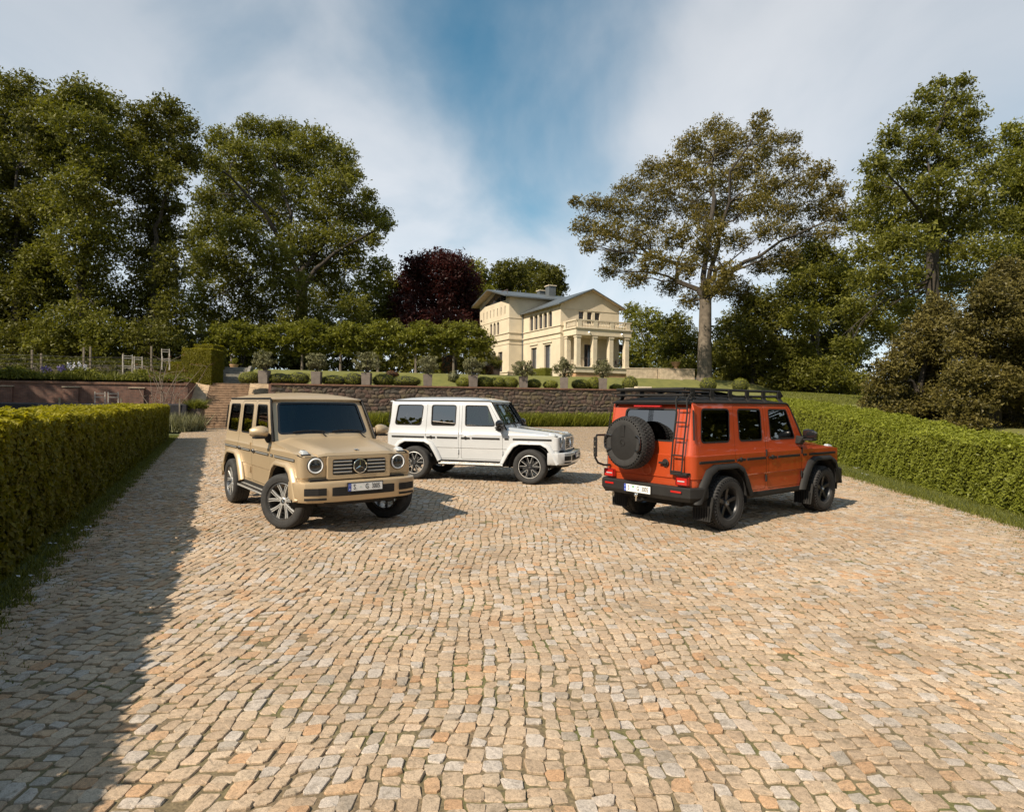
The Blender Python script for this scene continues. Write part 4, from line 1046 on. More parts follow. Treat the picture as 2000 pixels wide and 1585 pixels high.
def stone_geo(P, rng, fine, hz=.0, dome=.0015, drop=.03):
    """P (n,4,2) corners -> V (n,m,3) local to plan coordinates, F (k,3) per stone"""
    n = len(P); c = P.mean(1, keepdims=True)
    tilt = rng.normal(size=(n, 1, 2)) * .03; h0 = hz + rng.normal(size=(n, 1)) * .0035
    if fine:
        cut = rng.uniform(.05, .22, (n, 4, 1)); nx = np.roll(P, -1, 1); pv = np.roll(P, 1, 1)
        ring = np.stack([P + (pv - P) * cut, P + (nx - P) * cut], 2).reshape(n, 8, 2)
        ring = c + (ring - c) * (1 + rng.normal(size=(n, 8, 1)) * .034)
        m = 8; top = c + (ring - c) * .945
    else: m = 4; ring = P; top = c + (ring - c) * .93
    def z(q, e): return h0 + ((q - c) * tilt).sum(-1) + e
    Vt = np.concatenate([np.concatenate([c, z(c, dome)[..., None]], -1), np.concatenate([top, z(top, rng.normal(size=(n, m)) * .0016)[..., None]], -1),
                         np.concatenate([ring, z(ring, -.0042 + rng.normal(size=(n, m)) * .0014)[..., None]], -1), np.concatenate([ring, np.full((n, m, 1), hz - drop)], -1)], 1)
    F = []
    if not fine:
        Vt = np.concatenate([Vt[:, 1:1 + m], Vt[:, 1 + 2 * m:]], 1); F = [(0, 1, 2), (0, 2, 3)]
        for i in range(4): k = (i + 1) % 4; F += [(i, 4 + i, 4 + k), (i, 4 + k, k)]
        return Vt, np.array(F)
    for i in range(m):
        k = (i + 1) % m; F.append((0, 1 + i, 1 + k))
        for s in ((1, 1 + m), (1 + m, 1 + 2 * m)): F += [(s[0] + i, s[1] + i, s[1] + k), (s[0] + i, s[1] + k, s[0] + k)]
    return Vt, np.array(F)
P, crng = make_cobbles()
cc = P.mean(1); rv = crng.random(len(P))
inview = (cc[:, 1] > 2.85) & (np.abs(cc[:, 0]) < .80 * cc[:, 1])
order = np.argsort(np.where(inview, cc[:, 1], 1e9)); big = np.zeros(len(P), bool); big[order[:300]] = True
parts = []
for sel, fine in (((~big) & (cc[:, 1] < 8.5), True), ((~big) & (cc[:, 1] >= 8.5), False)):
    Vt, Ft = stone_geo(P[sel], crng, fine); k, m = Vt.shape[:2]
    parts.append((Vt.reshape(-1, 3), (Ft[None] + (np.arange(k) * m)[:, None, None]).reshape(-1, 3), np.repeat(rv[sel], m)))
V, F, A = join(parts)
link('cobblestones', arrays_mesh('cobblestones', V, F, {'rnd': A}), drive, mat=M_COBBLE, kind='stuff')
Vt, Ft = stone_geo(P[big], crng, True)
for i, (v, r_) in enumerate(zip(Vt, rv[big])):
    o_ = np.array([v[0, 0], v[0, 1], 0]); so = link('cobblestone', arrays_mesh('cobblestone', v - o_, Ft, {'rnd': np.full(len(v), r_)}), drive, mat=M_COBBLE); so.location = tuple(o_)
print('cobbles', len(P))

# ---------------------------------------------------------------- grass verges
def blades(n, place, hmin, hmax, rng, w=.006, lean=.5):
    """triangular blades; place(n) gives (n,3) feet"""
    B = place(n); n = len(B); a = rng.random(n) * 2 * pi; h = rng.uniform(hmin, hmax, n); d = np.c_[np.cos(a), np.sin(a), np.zeros(n)]
    lp = rng.normal(size=(n, 3)) * lean; lp[:, 2] = 0; tip = B + lp * h[:, None]; tip[:, 2] += h
    ww = (w * rng.uniform(.6, 1.4, n))[:, None]; V = np.stack([B - d * ww, B + d * ww, tip], 1).reshape(-1, 3); A = np.repeat(rng.random(n), 3)
    return V, np.arange(3 * n).reshape(n, 3), A
def verge_mat(name, c1, c2): return pmat(name, c1, .95, var=.2, scale=6, bump=.6, bscale=60, col2=c2)
M_TURF = verge_mat('turf', (.085, .105, .026), (.048, .060, .016))
gr = np.random.default_rng(3)
HL_A = np.array([-5.19, 6.41]); HL_D = np.array([-.42675, .90437])
def verge(name, ed_a, ed_b, y0, y1, n, z=.0):
    ys = np.linspace(y0, y1, 40); V = []
    for y in ys: V += [(ed_a(y), y, -.012), ((ed_a(y) + ed_b(y)) / 2, y, .012 + z), (ed_b(y), y, -.012)]
    F = [f for i in range(39) for f in ((3 * i, 3 * i + 1, 3 * i + 4, 3 * i + 3), (3 * i + 1, 3 * i + 2, 3 * i + 5, 3 * i + 4))]
    vo = link(name, arrays_mesh(name, V, F), kind='structure', mat=M_TURF)
    def place(k):
        t = gr.random(k) ** 1.6; y = y0 + (y1 - y0) * t; s = gr.random(k); a, b = ed_a(y), ed_b(y)
        s = np.clip(s + .07 * np.sin(9 * y) * (s > .8) + gr.normal(size=k) * .035, -.05, 1.1); return np.c_[a + (b - a) * s, y, np.full(k, -.005)]
    link('verge_grass', arrays_mesh('verge_grass', *blades(n, place, .03, .085, gr)[:2], {'rnd': np.repeat(gr.random(n), 3)}), vo, mat=LF_GRASS, kind='stuff')
def hl_base(y): return HL_A[0] + (y - HL_A[1]) * HL_D[0] / HL_D[1]
verge('left_verge', lambda y: hl_base(y) - .5, lambda y: left_edge(y) + .02, 0, 33, 60000)
verge('right_verge', lambda y: right_edge(y) - .02, lambda y: 8.79 + .1917 * (y - 10.81) + .4, 5, 46, 70000)
# tufts in the paving near its edges
def edge_tufts(k):
    y = 4 + 20 * gr.random(k) ** 1.5; s = np.abs(gr.normal(size=k)) * .55; return np.c_[np.where(gr.random(k) < .25, left_edge(y) + s * .4, right_edge(y) - s), y, np.full(k, -.012)]
tb = blades(9000, edge_tufts, .015, .04, gr)
link('joint_tufts', arrays_mesh('joint_tufts', tb[0], tb[1], {'rnd': tb[2]}), drive, mat=LF_GRASS, kind='stuff')

# ---------------------------------------------------------------- terrace and lawn
def hT(d): return 3.1 + 1.45 * smooth(5.5, 10.5, d) + .9 * smooth(10.5, 42, d)
def hL(y): return .25 + 2.35 * smooth(9, 56, y) + 1.2 * smooth(56, 140, y)
def H(x, y):
    x, y = np.asarray(x, float), np.asarray(y, float); d = (x - WA[0]) * WN[0] + (y - WA[1]) * WN[1]
    b = smooth(36, 23, x) * smooth(-12, 1, d); return hL(y) * (1 - b) + hT(np.maximum(d, 0)) * b
M_LAWN = pmat('lawn', (.165, .160, .038), .95, var=.2, scale=1.2, bump=.5, bscale=30, col2=(.105, .112, .026))
T_END = 40.0
ST_A, ST_B = -1.05, 4.35          # where the brick steps cut into the terrace
tt = np.concatenate([np.linspace(-95, -4, 20), [ST_A, ST_B], np.linspace(5.5, T_END, 24)]); dd = np.concatenate([[1.25, 2, 3, 4.35], np.linspace(4.8, 14, 22), np.linspace(16, 160, 30)])
G = np.array([[WA + WD * t + WN * d for d in dd] for t in tt]); hh = H(G[..., 0], G[..., 1])
V = np.concatenate([G, hh[..., None]], -1).reshape(-1, 3); nd = len(dd)
F = [(i * nd + j, (i + 1) * nd + j, (i + 1) * nd + j + 1, i * nd + j + 1) for i in range(len(tt) - 1) for j in range(nd - 1) if not (tt[i] == ST_A and dd[j] < 4.3)]
link('terrace_lawn', arrays_mesh('terrace_lawn', V, F, smooth_shade=True), kind='structure', mat=M_LAWN)
E_ = WA + WD * T_END + WN * 1.25
V = []; ys = np.concatenate([np.linspace(4, 70, 50), np.linspace(74, 200, 30)]); fr = np.linspace(0, 1, 26) ** 1.7
for y in ys:
    xl = 8.79 + .1917 * (y - 10.81) + 1.1 if y < E_[1] else E_[0] + (y - E_[1]) * WN[0] / WN[1]
    if y < E_[1]: xl = min(xl, E_[0])
    for q in fr: x = xl + (150 - xl) * q; V.append((x, y, float(H(x, y))))
m = len(fr); F = [(i * m + q, i * m + q + 1, (i + 1) * m + q + 1, (i + 1) * m + q) for i in range(len(ys) - 1) for q in range(m - 1)]
lawn = link('lawn', arrays_mesh('lawn', V, F, smooth_shade=True), kind='structure', mat=M_LAWN)
def lawn_place(k):
    y = gr.uniform(40, 62, k); x = y * gr.uniform(.40, .60, k); return np.c_[x, y, H(x, y) - .01]
lb = blades(26000, lawn_place, .06, .14, gr, w=.02)
link('lawn_grass', arrays_mesh('lawn_grass', lb[0], lb[1], {'rnd': lb[2]}), lawn, mat=LF_GRASS, kind='stuff')
# ================================================================== hedges beside the driveway
def hedge(name, label, A, D, Nn, L0, L1, width, hgt, leafm, leaf, dens, seed, rough=.05, droop=.6, top_tone=.25, zb=lambda s: 0 * s, near_bias=1.0, group=None, face_tone=.12, tri=False):
    """A start, D along, Nn towards the driveway (front face); hgt(s) height of the front edge"""
    rng = np.random.default_rng(seed); A, D, Nn = map(np.array, (A, D, Nn)); root = thing(name, label, 'hedge', (A[0], A[1], 0), 0, group)
    # solid dark core
    ss = np.linspace(L0 + .12, L1 - .12, 60); V = []
    for s in ss:
        p = D * s; h_, b_ = float(hgt(s)), float(zb(s))
        for (q, z) in ((-.13, b_ + .05), (-.13, h_ - .13), (-width + .13, h_ - .10), (-width + .13, b_ + .05)): w = p + Nn * q; V.append((w[0], w[1], z))
    F = [(4 * i + j, 4 * i + j + 1, 4 * i + j + 5, 4 * i + j + 4) for i in range(59) for j in range(3)] + [(0, 1, 2, 3), (4 * 59, 4 * 59 + 1, 4 * 59 + 2, 4 * 59 + 3)]
    link('twigs', arrays_mesh('twigs', V, F), root, mat=MATS.get('hedge core') or pmat('hedge core', (.020, .022, .009), .95, var=.3, scale=8, bump=.8, bscale=25))
    def sample(n):
        t = rng.random(n) ** near_bias; return L0 + (L1 - L0) * t
    parts = []
    Hm = float(np.mean([hgt(s) for s in ss])); aF = (L1 - L0) * Hm; aT = (L1 - L0) * width
    N3 = np.array([Nn[0], Nn[1], 0]); D3 = np.array([D[0], D[1], 0])
    lump = lambda s, z: rough * (np.sin(s * 2.3 + z * 3.1) + np.sin(s * 5.1 - z * 4.7 + 1.3) + .7 * np.sin(s * 11 + z * 9))
    for area, face in ((aF, 'front'), (aT, 'top'), (width * Hm, 'end0'), (width * Hm, 'end1')):
        n = int(area * dens); s = sample(n)
        if face == 'front':
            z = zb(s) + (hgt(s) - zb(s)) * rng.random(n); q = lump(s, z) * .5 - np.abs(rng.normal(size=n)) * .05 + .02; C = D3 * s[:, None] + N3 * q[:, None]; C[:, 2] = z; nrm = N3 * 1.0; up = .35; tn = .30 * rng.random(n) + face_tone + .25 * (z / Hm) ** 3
        elif face == 'top':
            w = -rng.random(n) * width; z = hgt(s) + lump(s, w * 1.5) * .6 + np.abs(rng.normal(size=n)) * .035 - .02; C = D3 * s[:, None] + N3 * w[:, None]; C[:, 2] = z; nrm = np.array([0, 0, 1.0]); up = .5; tn = .62 + .38 * rng.random(n)  # sunlight put into the colour: leaves on top are toned lighter
        else:
            e = L0 if face == 'end0' else L1; sg = -1 if face == 'end0' else 1; s = np.full(n, e); w = -rng.random(n) * width; z = zb(s) + (hgt(s) - zb(s)) * rng.random(n)
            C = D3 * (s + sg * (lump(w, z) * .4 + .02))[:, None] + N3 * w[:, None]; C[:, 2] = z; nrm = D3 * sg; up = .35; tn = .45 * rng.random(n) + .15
        Nr = rng.normal(size=(n, 3)) * .55 + nrm; Nr[:, 2] += up; ax = rng.normal(size=(n, 3)) * .6; ax[:, 2] -= droop
        if face == 'top': ax = rng.normal(size=(n, 3)); ax[:, 2] += .4
        Vv, Ff = leaf_arrays(C, unit(Nr), leaf * rng.uniform(.6, 1.25, n), rng, .6, .1, ax, tri); parts.append((Vv, Ff, np.repeat(np.clip(tn, 0, 1), 3 if tri else 4)))
    V, F, Aa = join(parts); link('leaves', arrays_mesh('leaves', V, F, {'rnd': Aa}), root, mat=leafm, kind='stuff'); return root
hedge('hornbeam_hedge', 'clipped hornbeam hedge with sunlit yellow-green top along the shaded driveway edge', HL_A, HL_D, np.array([.90437, .42675]), -8.5, 26.2, 1.8, lambda s: np.interp(s, [-8, -4.5, 1], [1.30, 1.40, 1.57]) + .015 * np.sin(s * 1.7) + .012 * np.sin(s * .6 + 1),
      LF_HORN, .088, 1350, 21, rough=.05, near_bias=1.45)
RD = np.array([.18828, .98212])
def rh(s): y = 10.81 + RD[1] * s; return np.interp(y, [0, 16, 20, 26, 33, 45], [1.13, 1.17, 1.45, 1.80, 2.1, 2.5])
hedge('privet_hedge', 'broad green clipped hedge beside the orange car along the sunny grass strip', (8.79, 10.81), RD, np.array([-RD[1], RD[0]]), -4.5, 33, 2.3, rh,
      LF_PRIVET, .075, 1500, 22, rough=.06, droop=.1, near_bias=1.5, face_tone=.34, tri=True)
# ================================================================== terrace walls, steps and planters
def wpt(t, d=0.0): p = WA + WD * t + WN * d; return p
W_ANG = math.atan2(WD[1], WD[0])
def t_of(u, d=0.0):
    """where along the wall (offset d) the picture column u falls"""
    r = ray(u, 780)[:2]; a = WA + WN * d; M = np.array([[r[0], -WD[0]], [r[1], -WD[1]]]); s = np.linalg.solve(M, a); return s[1]
def wall_y(u, d=0.0): t = t_of(u, d); return wpt(t, d)[1]
M_RUBBLE = None
def rubble_mat():
    m, t, out = new_mat('rubble stone'); b = N(t, 'ShaderNodeBsdfPrincipled', i_Roughness=.9)
    ge = N(t, 'ShaderNodeNewGeometry'); a = N(t, 'ShaderNodeAttribute', attribute_name='rnd')
    base = RAMP(t, a.outputs['Fac'], [(0, (.055, .040, .032)), (.3, (.095, .070, .052)), (.5, (.088, .050, .038)), (.7, (.135, .103, .072)), (.85, (.115, .088, .045)), (1, (.060, .054, .048))])
    nf = N(t, 'ShaderNodeTexNoise', i_Scale=7.0, i_Detail=7.0, i_Roughness=.7); t.links.new(ge.outputs['Position'], nf.inputs['Vector'])
    t.links.new(MIX(t, 1.0, base, RAMP(t, nf.outputs[0], [(.3, .5), (.7, 1.35)]), 'MULTIPLY'), b.inputs['Base Color'])
    bp = N(t, 'ShaderNodeBump', i_Strength=.8, i_Distance=.04); t.links.new(nf.outputs[0], bp.inputs['Height']); t.links.new(bp.outputs[0], b.inputs['Normal'])
    t.links.new(b.outputs[0], out.inputs[0]); return m
def brick_mat(name, c1, c2, mortar, w=.25, h=.072, rot=W_ANG, soldier=False):
    m, t, out = new_mat(name); b = N(t, 'ShaderNodeBsdfPrincipled', i_Roughness=.9)
    ge = N(t, 'ShaderNodeTexCoord'); sp = N(t, 'ShaderNodeSeparateXYZ'); t.links.new(ge.outputs['Object'], sp.inputs[0])
    cb = N(t, 'ShaderNodeCombineXYZ'); t.links.new(sp.outputs[0], cb.inputs[0]); t.links.new(sp.outputs[2], cb.inputs[1])
    br = N(t, 'ShaderNodeTexBrick', offset=0.0 if soldier else .5); br.inputs['Scale'].default_value = 1.0; br.inputs['Brick Width'].default_value = w; br.inputs['Row Height'].default_value = h
    br.inputs['Mortar Size'].default_value = .008; br.inputs['Color1'].default_value = (*c1, 1); br.inputs['Color2'].default_value = (*c2, 1); br.inputs['Mortar'].default_value = (*mortar, 1); br.inputs['Bias'].default_value = -.1
    t.links.new(cb.outputs[0], br.inputs['Vector'])
    nf = N(t, 'ShaderNodeTexNoise', i_Scale=2.2, i_Detail=6.0, i_Roughness=.65); t.links.new(ge.outputs['Object'], nf.inputs['Vector'])
    c = MIX(t, 1.0, br.outputs['Color'], RAMP(t, nf.outputs[0], [(.3, .55), (.7, 1.25)]), 'MULTIPLY')
    t.links.new(c, b.inputs['Base Color']); bp = N(t, 'ShaderNodeBump', i_Strength=.5, i_Distance=.02, invert=True); t.links.new(br.outputs['Fac'], bp.inputs['Height']); t.links.new(bp.outputs[0], b.inputs['Normal'])
    t.links.new(b.outputs[0], out.inputs[0]); return m
M_BRICK = brick_mat('old red brick', (.20, .085, .055), (.125, .06, .045), (.15, .125, .10))
M_COPING = brick_mat('brick coping', (.22, .105, .06), (.16, .08, .05), (.10, .08, .06), w=.078, h=.30, soldier=True)
M_CHEEK = brick_mat('pale brick', (.46, .33, .20), (.36, .25, .15), (.40, .32, .22))
M_STEP = pmat('worn brick step', (.30, .20, .125), .9, var=.25, scale=3, bump=.4, bscale=12)
M_GREYSTEP = pmat('grey stone step', (.22, .205, .17), .9, var=.2, scale=3, bump=.3, bscale=12)
M_MORTAR = pmat('wall mortar', (.085, .070, .055), .95, var=.3, scale=3, bump=.4)
M_SANDSTONE = pmat('sandstone', (.42, .34, .24), .85, var=.2, scale=2.5, bump=.25, bscale=14)

# rubble retaining wall: from the steps to the hedge
t0, t1, WT = 4.32, T_END, 3.0
wall = thing('rubble_wall', 'long rubble stone retaining wall behind the white car with brick coping', 'wall', (*wpt(0, 1.2), 0), W_ANG)
MB().box(t0, t1, .06, .55, -.2, WT).build('core', M_MORTAR, wall)
MB().box(t0 - .05, t1, -.06, .50, WT, WT + .13).build('coping', M_COPING, wall, bevel=.01)
rr = np.random.default_rng(5); cells = []
z = .0
while z < WT - .02:
    hgt_ = min(rr.uniform(.22, .36), WT - z); x = t0
    while x < t1:
        w = rr.uniform(.28, .62); cells.append((x, x + w, z, min(z + hgt_, WT))); x += w
    z += hgt_
cells = np.array(cells); n = len(cells)
jit = lambda: rr.normal(size=n) * .035
PW = np.stack([np.c_[cells[:, 0] + .012 + jit(), cells[:, 2] + .012 + jit()], np.c_[cells[:, 1] - .012 + jit(), cells[:, 2] + .012 + jit()], np.c_[cells[:, 1] - .012 + jit(), cells[:, 3] - .012 + jit()], np.c_[cells[:, 0] + .012 + jit(), cells[:, 3] - .012 + jit()]], 1)
PW[..., 0] += .10 * np.sin(PW[..., 1] * 5 + PW[..., 0] * 1.3); PW[..., 1] = np.clip(PW[..., 1] + .05 * np.sin(PW[..., 0] * 3.1) + .04 * np.sin(PW[..., 0] * 1.3 + 2), -.1, WT - .005)
Vt, Ft = stone_geo(PW, rr, True, 0, .02, .07); Vt[..., 2] *= 1.0
Vw = np.stack([Vt[..., 0], .02 - Vt[..., 2] * 1.8, Vt[..., 1]], -1); rvw = rr.random(n); Fw = Ft[:, ::-1]
M_RUBBLE = rubble_mat()
cen = PW.mean(1); vis = (((cen[:, 0] < t_of(760, 1.2)) & (cen[:, 1] > 1.9)) | ((cen[:, 0] > t_of(985, 1.2)) & (cen[:, 0] < t_of(1215, 1.2)) & (cen[:, 1] > .4)))
sel = np.zeros(n, bool); sel[np.where(vis)[0][:300]] = True
for v, r_ in zip(Vw[sel], rvw[sel]):
    o_ = v[0].copy(); so = link('stone', arrays_mesh('stone', v - o_, Fw, {'rnd': np.full(len(v), r_)}), wall, mat=M_RUBBLE); so.location = tuple(o_)
Vr = Vw[~sel]; k, m = Vr.shape[:2]
link('rubble_stones', arrays_mesh('rubble_stones', Vr.reshape(-1, 3), (Fw[None] + (np.arange(k) * m)[:, None, None]).reshape(-1, 3), {'rnd': np.repeat(rvw[~sel], m)}), wall, mat=M_RUBBLE, kind='stuff')

# steps up to the terrace with sloping pale cheek walls
NS = 18; RISE, RUN = 3.13 / NS, .27
S0 = np.array([-20.95, 42.35]); s_ang = W_ANG     # left foot of the flight
flight = thing('garden_steps', 'broad flight of brick steps between sloping pale cheek walls', 'steps', (S0[0], S0[1], 0), s_ang)
SW = 2.70
for i in range(NS): MB().box(0, SW, i * RUN, NS * RUN + 1.2 if i == NS - 1 else (i + 1) * RUN + .03, max(0, i * RISE - .05), (i + 1) * RISE).box(-.0, SW, i * RUN - .02, i * RUN + .05, (i + 1) * RISE - .045, (i + 1) * RISE + .004).build('step', M_STEP, flight, bevel=.008, seg=1)
for x0, x1 in ((-.98, -.003), (SW + .003, SW + 1.5)):
    L = NS * RUN; MB().prism([(0, -.1), (0, .22), (L, 3.22), (L + 1.3, 3.22), (L + 1.3, -.1)], 'x', x0, x1).build('cheek_wall', M_CHEEK, flight, bevel=.015)
for x0, x1 in ((-1.25, -.985), (SW + 1.505, SW + 1.7)): MB().box(x0, x1, 1.66, NS * RUN + 1.0, -.1, 3.09).build('side_wall', M_BRICK, flight)
# brick wall left of the steps
tl0, tl1 = -60.0, -1.10
bw = thing('brick_wall', 'old red brick garden wall with soldier course beside the brick steps', 'wall', (*wpt(0, 1.2), 0), W_ANG)
MB().box(tl0, tl1, 0, .4, -.2, 2.86).build('brickwork', M_BRICK, bw)
MB().box(tl0, tl1, -.06, .46, 2.86, 3.02).build('coping', M_COPING, bw, bevel=.01)
for u in (10, 140, 268):
    tc_ = t_of(u, 1.2); pr = MB().box(tc_ - .42, tc_ + .42, -.16, .0, -.2, 2.62).build('buttress', M_BRICK, bw, bevel=.01); MB().box(tc_ - .50, tc_ + .50, -.22, -.003, 2.622, 2.69).build('ledge', M_SANDSTONE, pr, bevel=.01)
# upper grey steps through the bank
US = np.array([-23.6 + .3, 55.0]); up = thing('upper_steps', 'narrow grey stone steps climbing the grass bank above the brick steps', 'steps', (at(414, 745, 48.6)[0], 48.6, 3.08), W_ANG)
for i in range(9): MB().box(0, 2.25, i * .5, (i + 1) * .5 + .02 if i < 8 else 5.4, -.3, float(hT(6.16 + (i + .9) * .5)) - 3.08 + .10).build('step', M_GREYSTEP, up, bevel=.01, seg=1)
for x in (-.25, 2.27): MB().prism([(0, -.2)] + [(q, float(hT(6.16 + q)) - 3.08 + .24) for q in np.linspace(0, 5.4, 9)] + [(5.4, -.2)], 'x', x, x + .22).build('side_kerb', M_GREYSTEP, up, bevel=.01)

# ---------------------------------------------------------------- planters with olives on the wall
M_PLANTER = pmat('weathered zinc planter', (.145, .120, .100), .7, var=.15, scale=3, bump=.1)
M_RUSTBOX = pmat('dark bronze planter', (.075, .052, .042), .6, var=.15, scale=3)
M_SOIL = pmat('potting soil', (.03, .022, .015), .95, var=.3, scale=20, bump=.5)
def planter(name, label, loc, w, h, mat, rot, group=None, taper=.9):
    p = thing(name, label, 'planter', loc, rot, group); a, b = w / 2 * taper, w / 2; th = .035
    mb = MB(); mb.hexa([(-a, -a, 0), (a, -a, 0), (a, a, 0), (-a, a, 0), (-b, -b, h), (b, -b, h), (b, b, h), (-b, b, h)])
    mb.build('box', mat, p, bevel=.012)
    rim = MB()
    for q in ((-b, b, -b, -b + th), (-b, b, b - th, b), (-b, -b + th, -b + th, b - th), (b - th, b, -b + th, b - th)): rim.box(*q, h - .001, h + .05)
    rim.build('rim', mat, p); MB().box(-b + th, b - th, -b + th, b - th, h, h + .02).build('soil', M_SOIL, p); return p
OL = [(515, 750, 45, 38), (617, 750.5, 42, 36), (719, 751, 54, 42), (836.5, 752.5, 44, 38), (922.5, 753, 42, 34), (1020, 754, 52, 30), (1100, 755, 44, 38), (1180.5, 756, 40, 36)]
where = ['beside the pale cheek wall', 'second along from the steps', 'third along from the steps', 'after the red topiary', 'in front of the villa corner', 'before the low villa hedge', 'just before the portico', 'in front of the portico']
orng = np.random.default_rng(77)
for (u, v, cw, ch), wh in zip(OL, where):
    d = 2.05; t = t_of(u + orng.normal() * 2.5, d); p = wpt(t, d); Y = p[1]; s = Y / CAM_F; zt = 3.1
    planter('olive_planter', 'square grey planter on the terrace wall ' + wh, (p[0], p[1], zt), .70, .92, M_PLANTER, W_ANG - .25 + orng.normal() * .08, 'grey planters along the terrace')
    ol = thing('olive_tree', 'small round olive tree growing in the planter ' + wh, 'tree', (p[0], p[1], zt + .94), 0, 'potted olives along the terrace')
    mb = MB(); rw_, rh_ = cw * s / 2, ch * s / 2; C = []
    for q in range(9):
        a = orng.random() * 6.28; e = np.array([cos(a) * rw_ * orng.uniform(.3, .9), sin(a) * rw_ * orng.uniform(.3, .9), rh_ * orng.uniform(.5, 1.9)]); branch(mb, (0, 0, -.05), e, .035, .008, orng, n=3, sides=5); C.append(e)
    mb.build('stem', M_BARK, ol)
    nc = 60; dd_ = unit(orng.normal(size=(nc, 3))) * orng.random((nc, 1)) ** .4; CC = np.array([0, 0, rh_ * 1.05]) + dd_ * np.array([rw_, rw_, rh_])
    V, F, A = clump_leaves(CC, .22, 34, .13, orng, .8, .2); link('crown', arrays_mesh('crown', V, F, {'rnd': A}), ol, mat=LF_OLIVE, kind='stuff')

# ---------------------------------------------------------------- clipped box balls and cushions
brng = np.random.default_rng(31)
def boxball(name, label, c, r, leafm=LF_BOX, leaf=.07, n=2600, group=None, category='shrub', stem=0.0, noise=.05, cut=-.75):
    """c = foot on the ground; r = (rx, ry, rz); leaves over a twiggy core"""
    b = thing(name, label, category, tuple(c), 0, group); r = np.array(r, float)
    d = unit(brng.normal(size=(n, 3))); d = d[d[:, 2] > cut]; n = len(d); lum = 1 + noise * (np.sin(d[:, 0] * 7 + c[0]) + np.sin(d[:, 1] * 8 + 2) + np.sin(d[:, 2] * 9 + c[1])) / 1.5
    zc = stem + r[2] * min(1, -cut + .05)
    C = d * r * lum[:, None] * brng.uniform(.93, 1.03, (n, 1)) + np.array([0, 0, zc]); Nr = unit(d / r + brng.normal(size=(n, 3)) * .35)
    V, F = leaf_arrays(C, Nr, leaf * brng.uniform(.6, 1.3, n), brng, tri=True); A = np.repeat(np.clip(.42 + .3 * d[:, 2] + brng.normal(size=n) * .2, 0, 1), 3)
    link('leaves', arrays_mesh('leaves', V, F, {'rnd': A}), b, mat=leafm, kind='stuff')
    prof = [(r[0] * .93 * math.sqrt(max(0, 1 - q * q)), zc + r[2] * .93 * q) for q in np.linspace(max(cut, -.98), .98, 9)]
    core = MB().lathe([(a, z) for a, z in prof], 14, 'z'); core.v = [(x, y * r[1] / r[0], z) for x, y, z in core.v]; core.build('twigs', MATS['hedge core'], b)
    if stem > 0: MB().tube([(0, 0, -.05), (.02, 0, stem * .5), (0, 0, stem + r[2] * .4)], .045, 6).build('stem', M_BARK, b)
    return b
BALLS = [(488, 750, 22, 24, 'ball', 'between the cheek wall and the first planter'), (546, 751, 30, 22, 'cushion', 'just past the first planter from the steps'), (583, 751, 22, 25, 'cushion', 'just before the second planter from the steps'), (652, 752, 26, 20, 'cushion', 'just past the second planter from the steps'), (690, 752, 22, 25, 'cushion', 'just before the third planter from the steps'),
         (748, 753, 22, 24, 'ball', 'just past the third planter from the steps'), (792, 753, 31, 21, 'dome', 'beside the red topiary'), (905, 754, 15, 20, 'ball', 'just before the fifth planter from the steps'), (945, 754, 18, 22, 'ball', 'just past the fifth planter from the steps'), (971, 755, 17, 22, 'ball', 'midway between the fifth and sixth planters'), (996, 755, 17, 22, 'ball', 'just before the sixth planter from the steps'),
         (1042, 756, 15, 19, 'ball', 'just past the sixth planter from the steps'), (1075, 756, 15, 17, 'ball', 'just before the seventh planter from the steps'), (1134, 757, 19, 20, 'ball', 'before the portico plinth'), (1160, 757, 14, 25, 'ball', 'just before the last planter'), (1203, 758, 13, 12, 'cushion', 'just past the last planter'), (1230, 758, 16, 28, 'ball', 'at the end of the rubble wall')]
for u, v, ru, hv, kd, wh in BALLS:
    d = 2.6; t = t_of(u, d); p = wpt(t, d); s = p[1] / CAM_F; rz = hv * s * .56
    boxball('box_' + kd, 'clipped green box %s %s' % (kd, wh), (p[0], p[1], 3.1), (ru * s, ru * s * .9, rz), group='clipped box along the terrace wall', noise=.03 if kd != 'cushion' else .11)
for u, v, ru, Y, wh in ((1383, 762, 17, 57, 'beneath the plane tree'), (1446, 765, 16, 57.5, 'beside the plane tree on the lawn')):
    p = at(u, v, Y); s = Y / CAM_F; boxball('box_ball', 'round clipped box ball ' + wh, (p[0], p[1], float(H(p[0], p[1])) - .0), (ru * s, ru * s, 15 * s * 1.0), group='clipped box on the lawn', stem=max(0, at(u, v - 8, Y)[2] - float(H(p[0], p[1])) - .5))
p = wpt(t_of(765, 3.4), 3.4); s = p[1] / CAM_F
boxball('red_topiary', 'small reddish mushroom topiary on a stem above the rubble wall', (*p, 3.1), (14 * s, 14 * s, 9.5 * s), LF_RED, .07, 1800, stem=.62, noise=.06, cut=-.6)
# ================================================================== the villa
VA = rad(25); VC = at(1094, 718, 70.0)
VE1 = np.array([cos(VA), sin(VA)]); VE2 = np.array([-sin(VA), cos(VA)])
ZG = 4.55                                                         # ground at the villa
villa = thing('villa', 'cream two-storey villa with pillared portico, balcony balustrade and low gables', 'villa', (VC[0], VC[1], ZG), VA)
def vhit(u, o=(0, 0), d=(1, 0)):
    """local coordinate along a facade line (local origin o, local direction d) under picture column u"""
    O = VC[:2] + VE1 * o[0] + VE2 * o[1]; D = VE1 * d[0] + VE2 * d[1]; r = ray(u, 700)[:2]
    return float(np.linalg.solve(np.array([[r[0], -D[0]], [r[1], -D[1]]]), O)[1])
M_STUCCO = pmat('cream stucco', (.62, .535, .395), .9, var=.07, scale=.7, bump=.08, bscale=30)
M_TRIM = pmat('pale trim', (.58, .50, .37), .85, var=.08, scale=1.5)
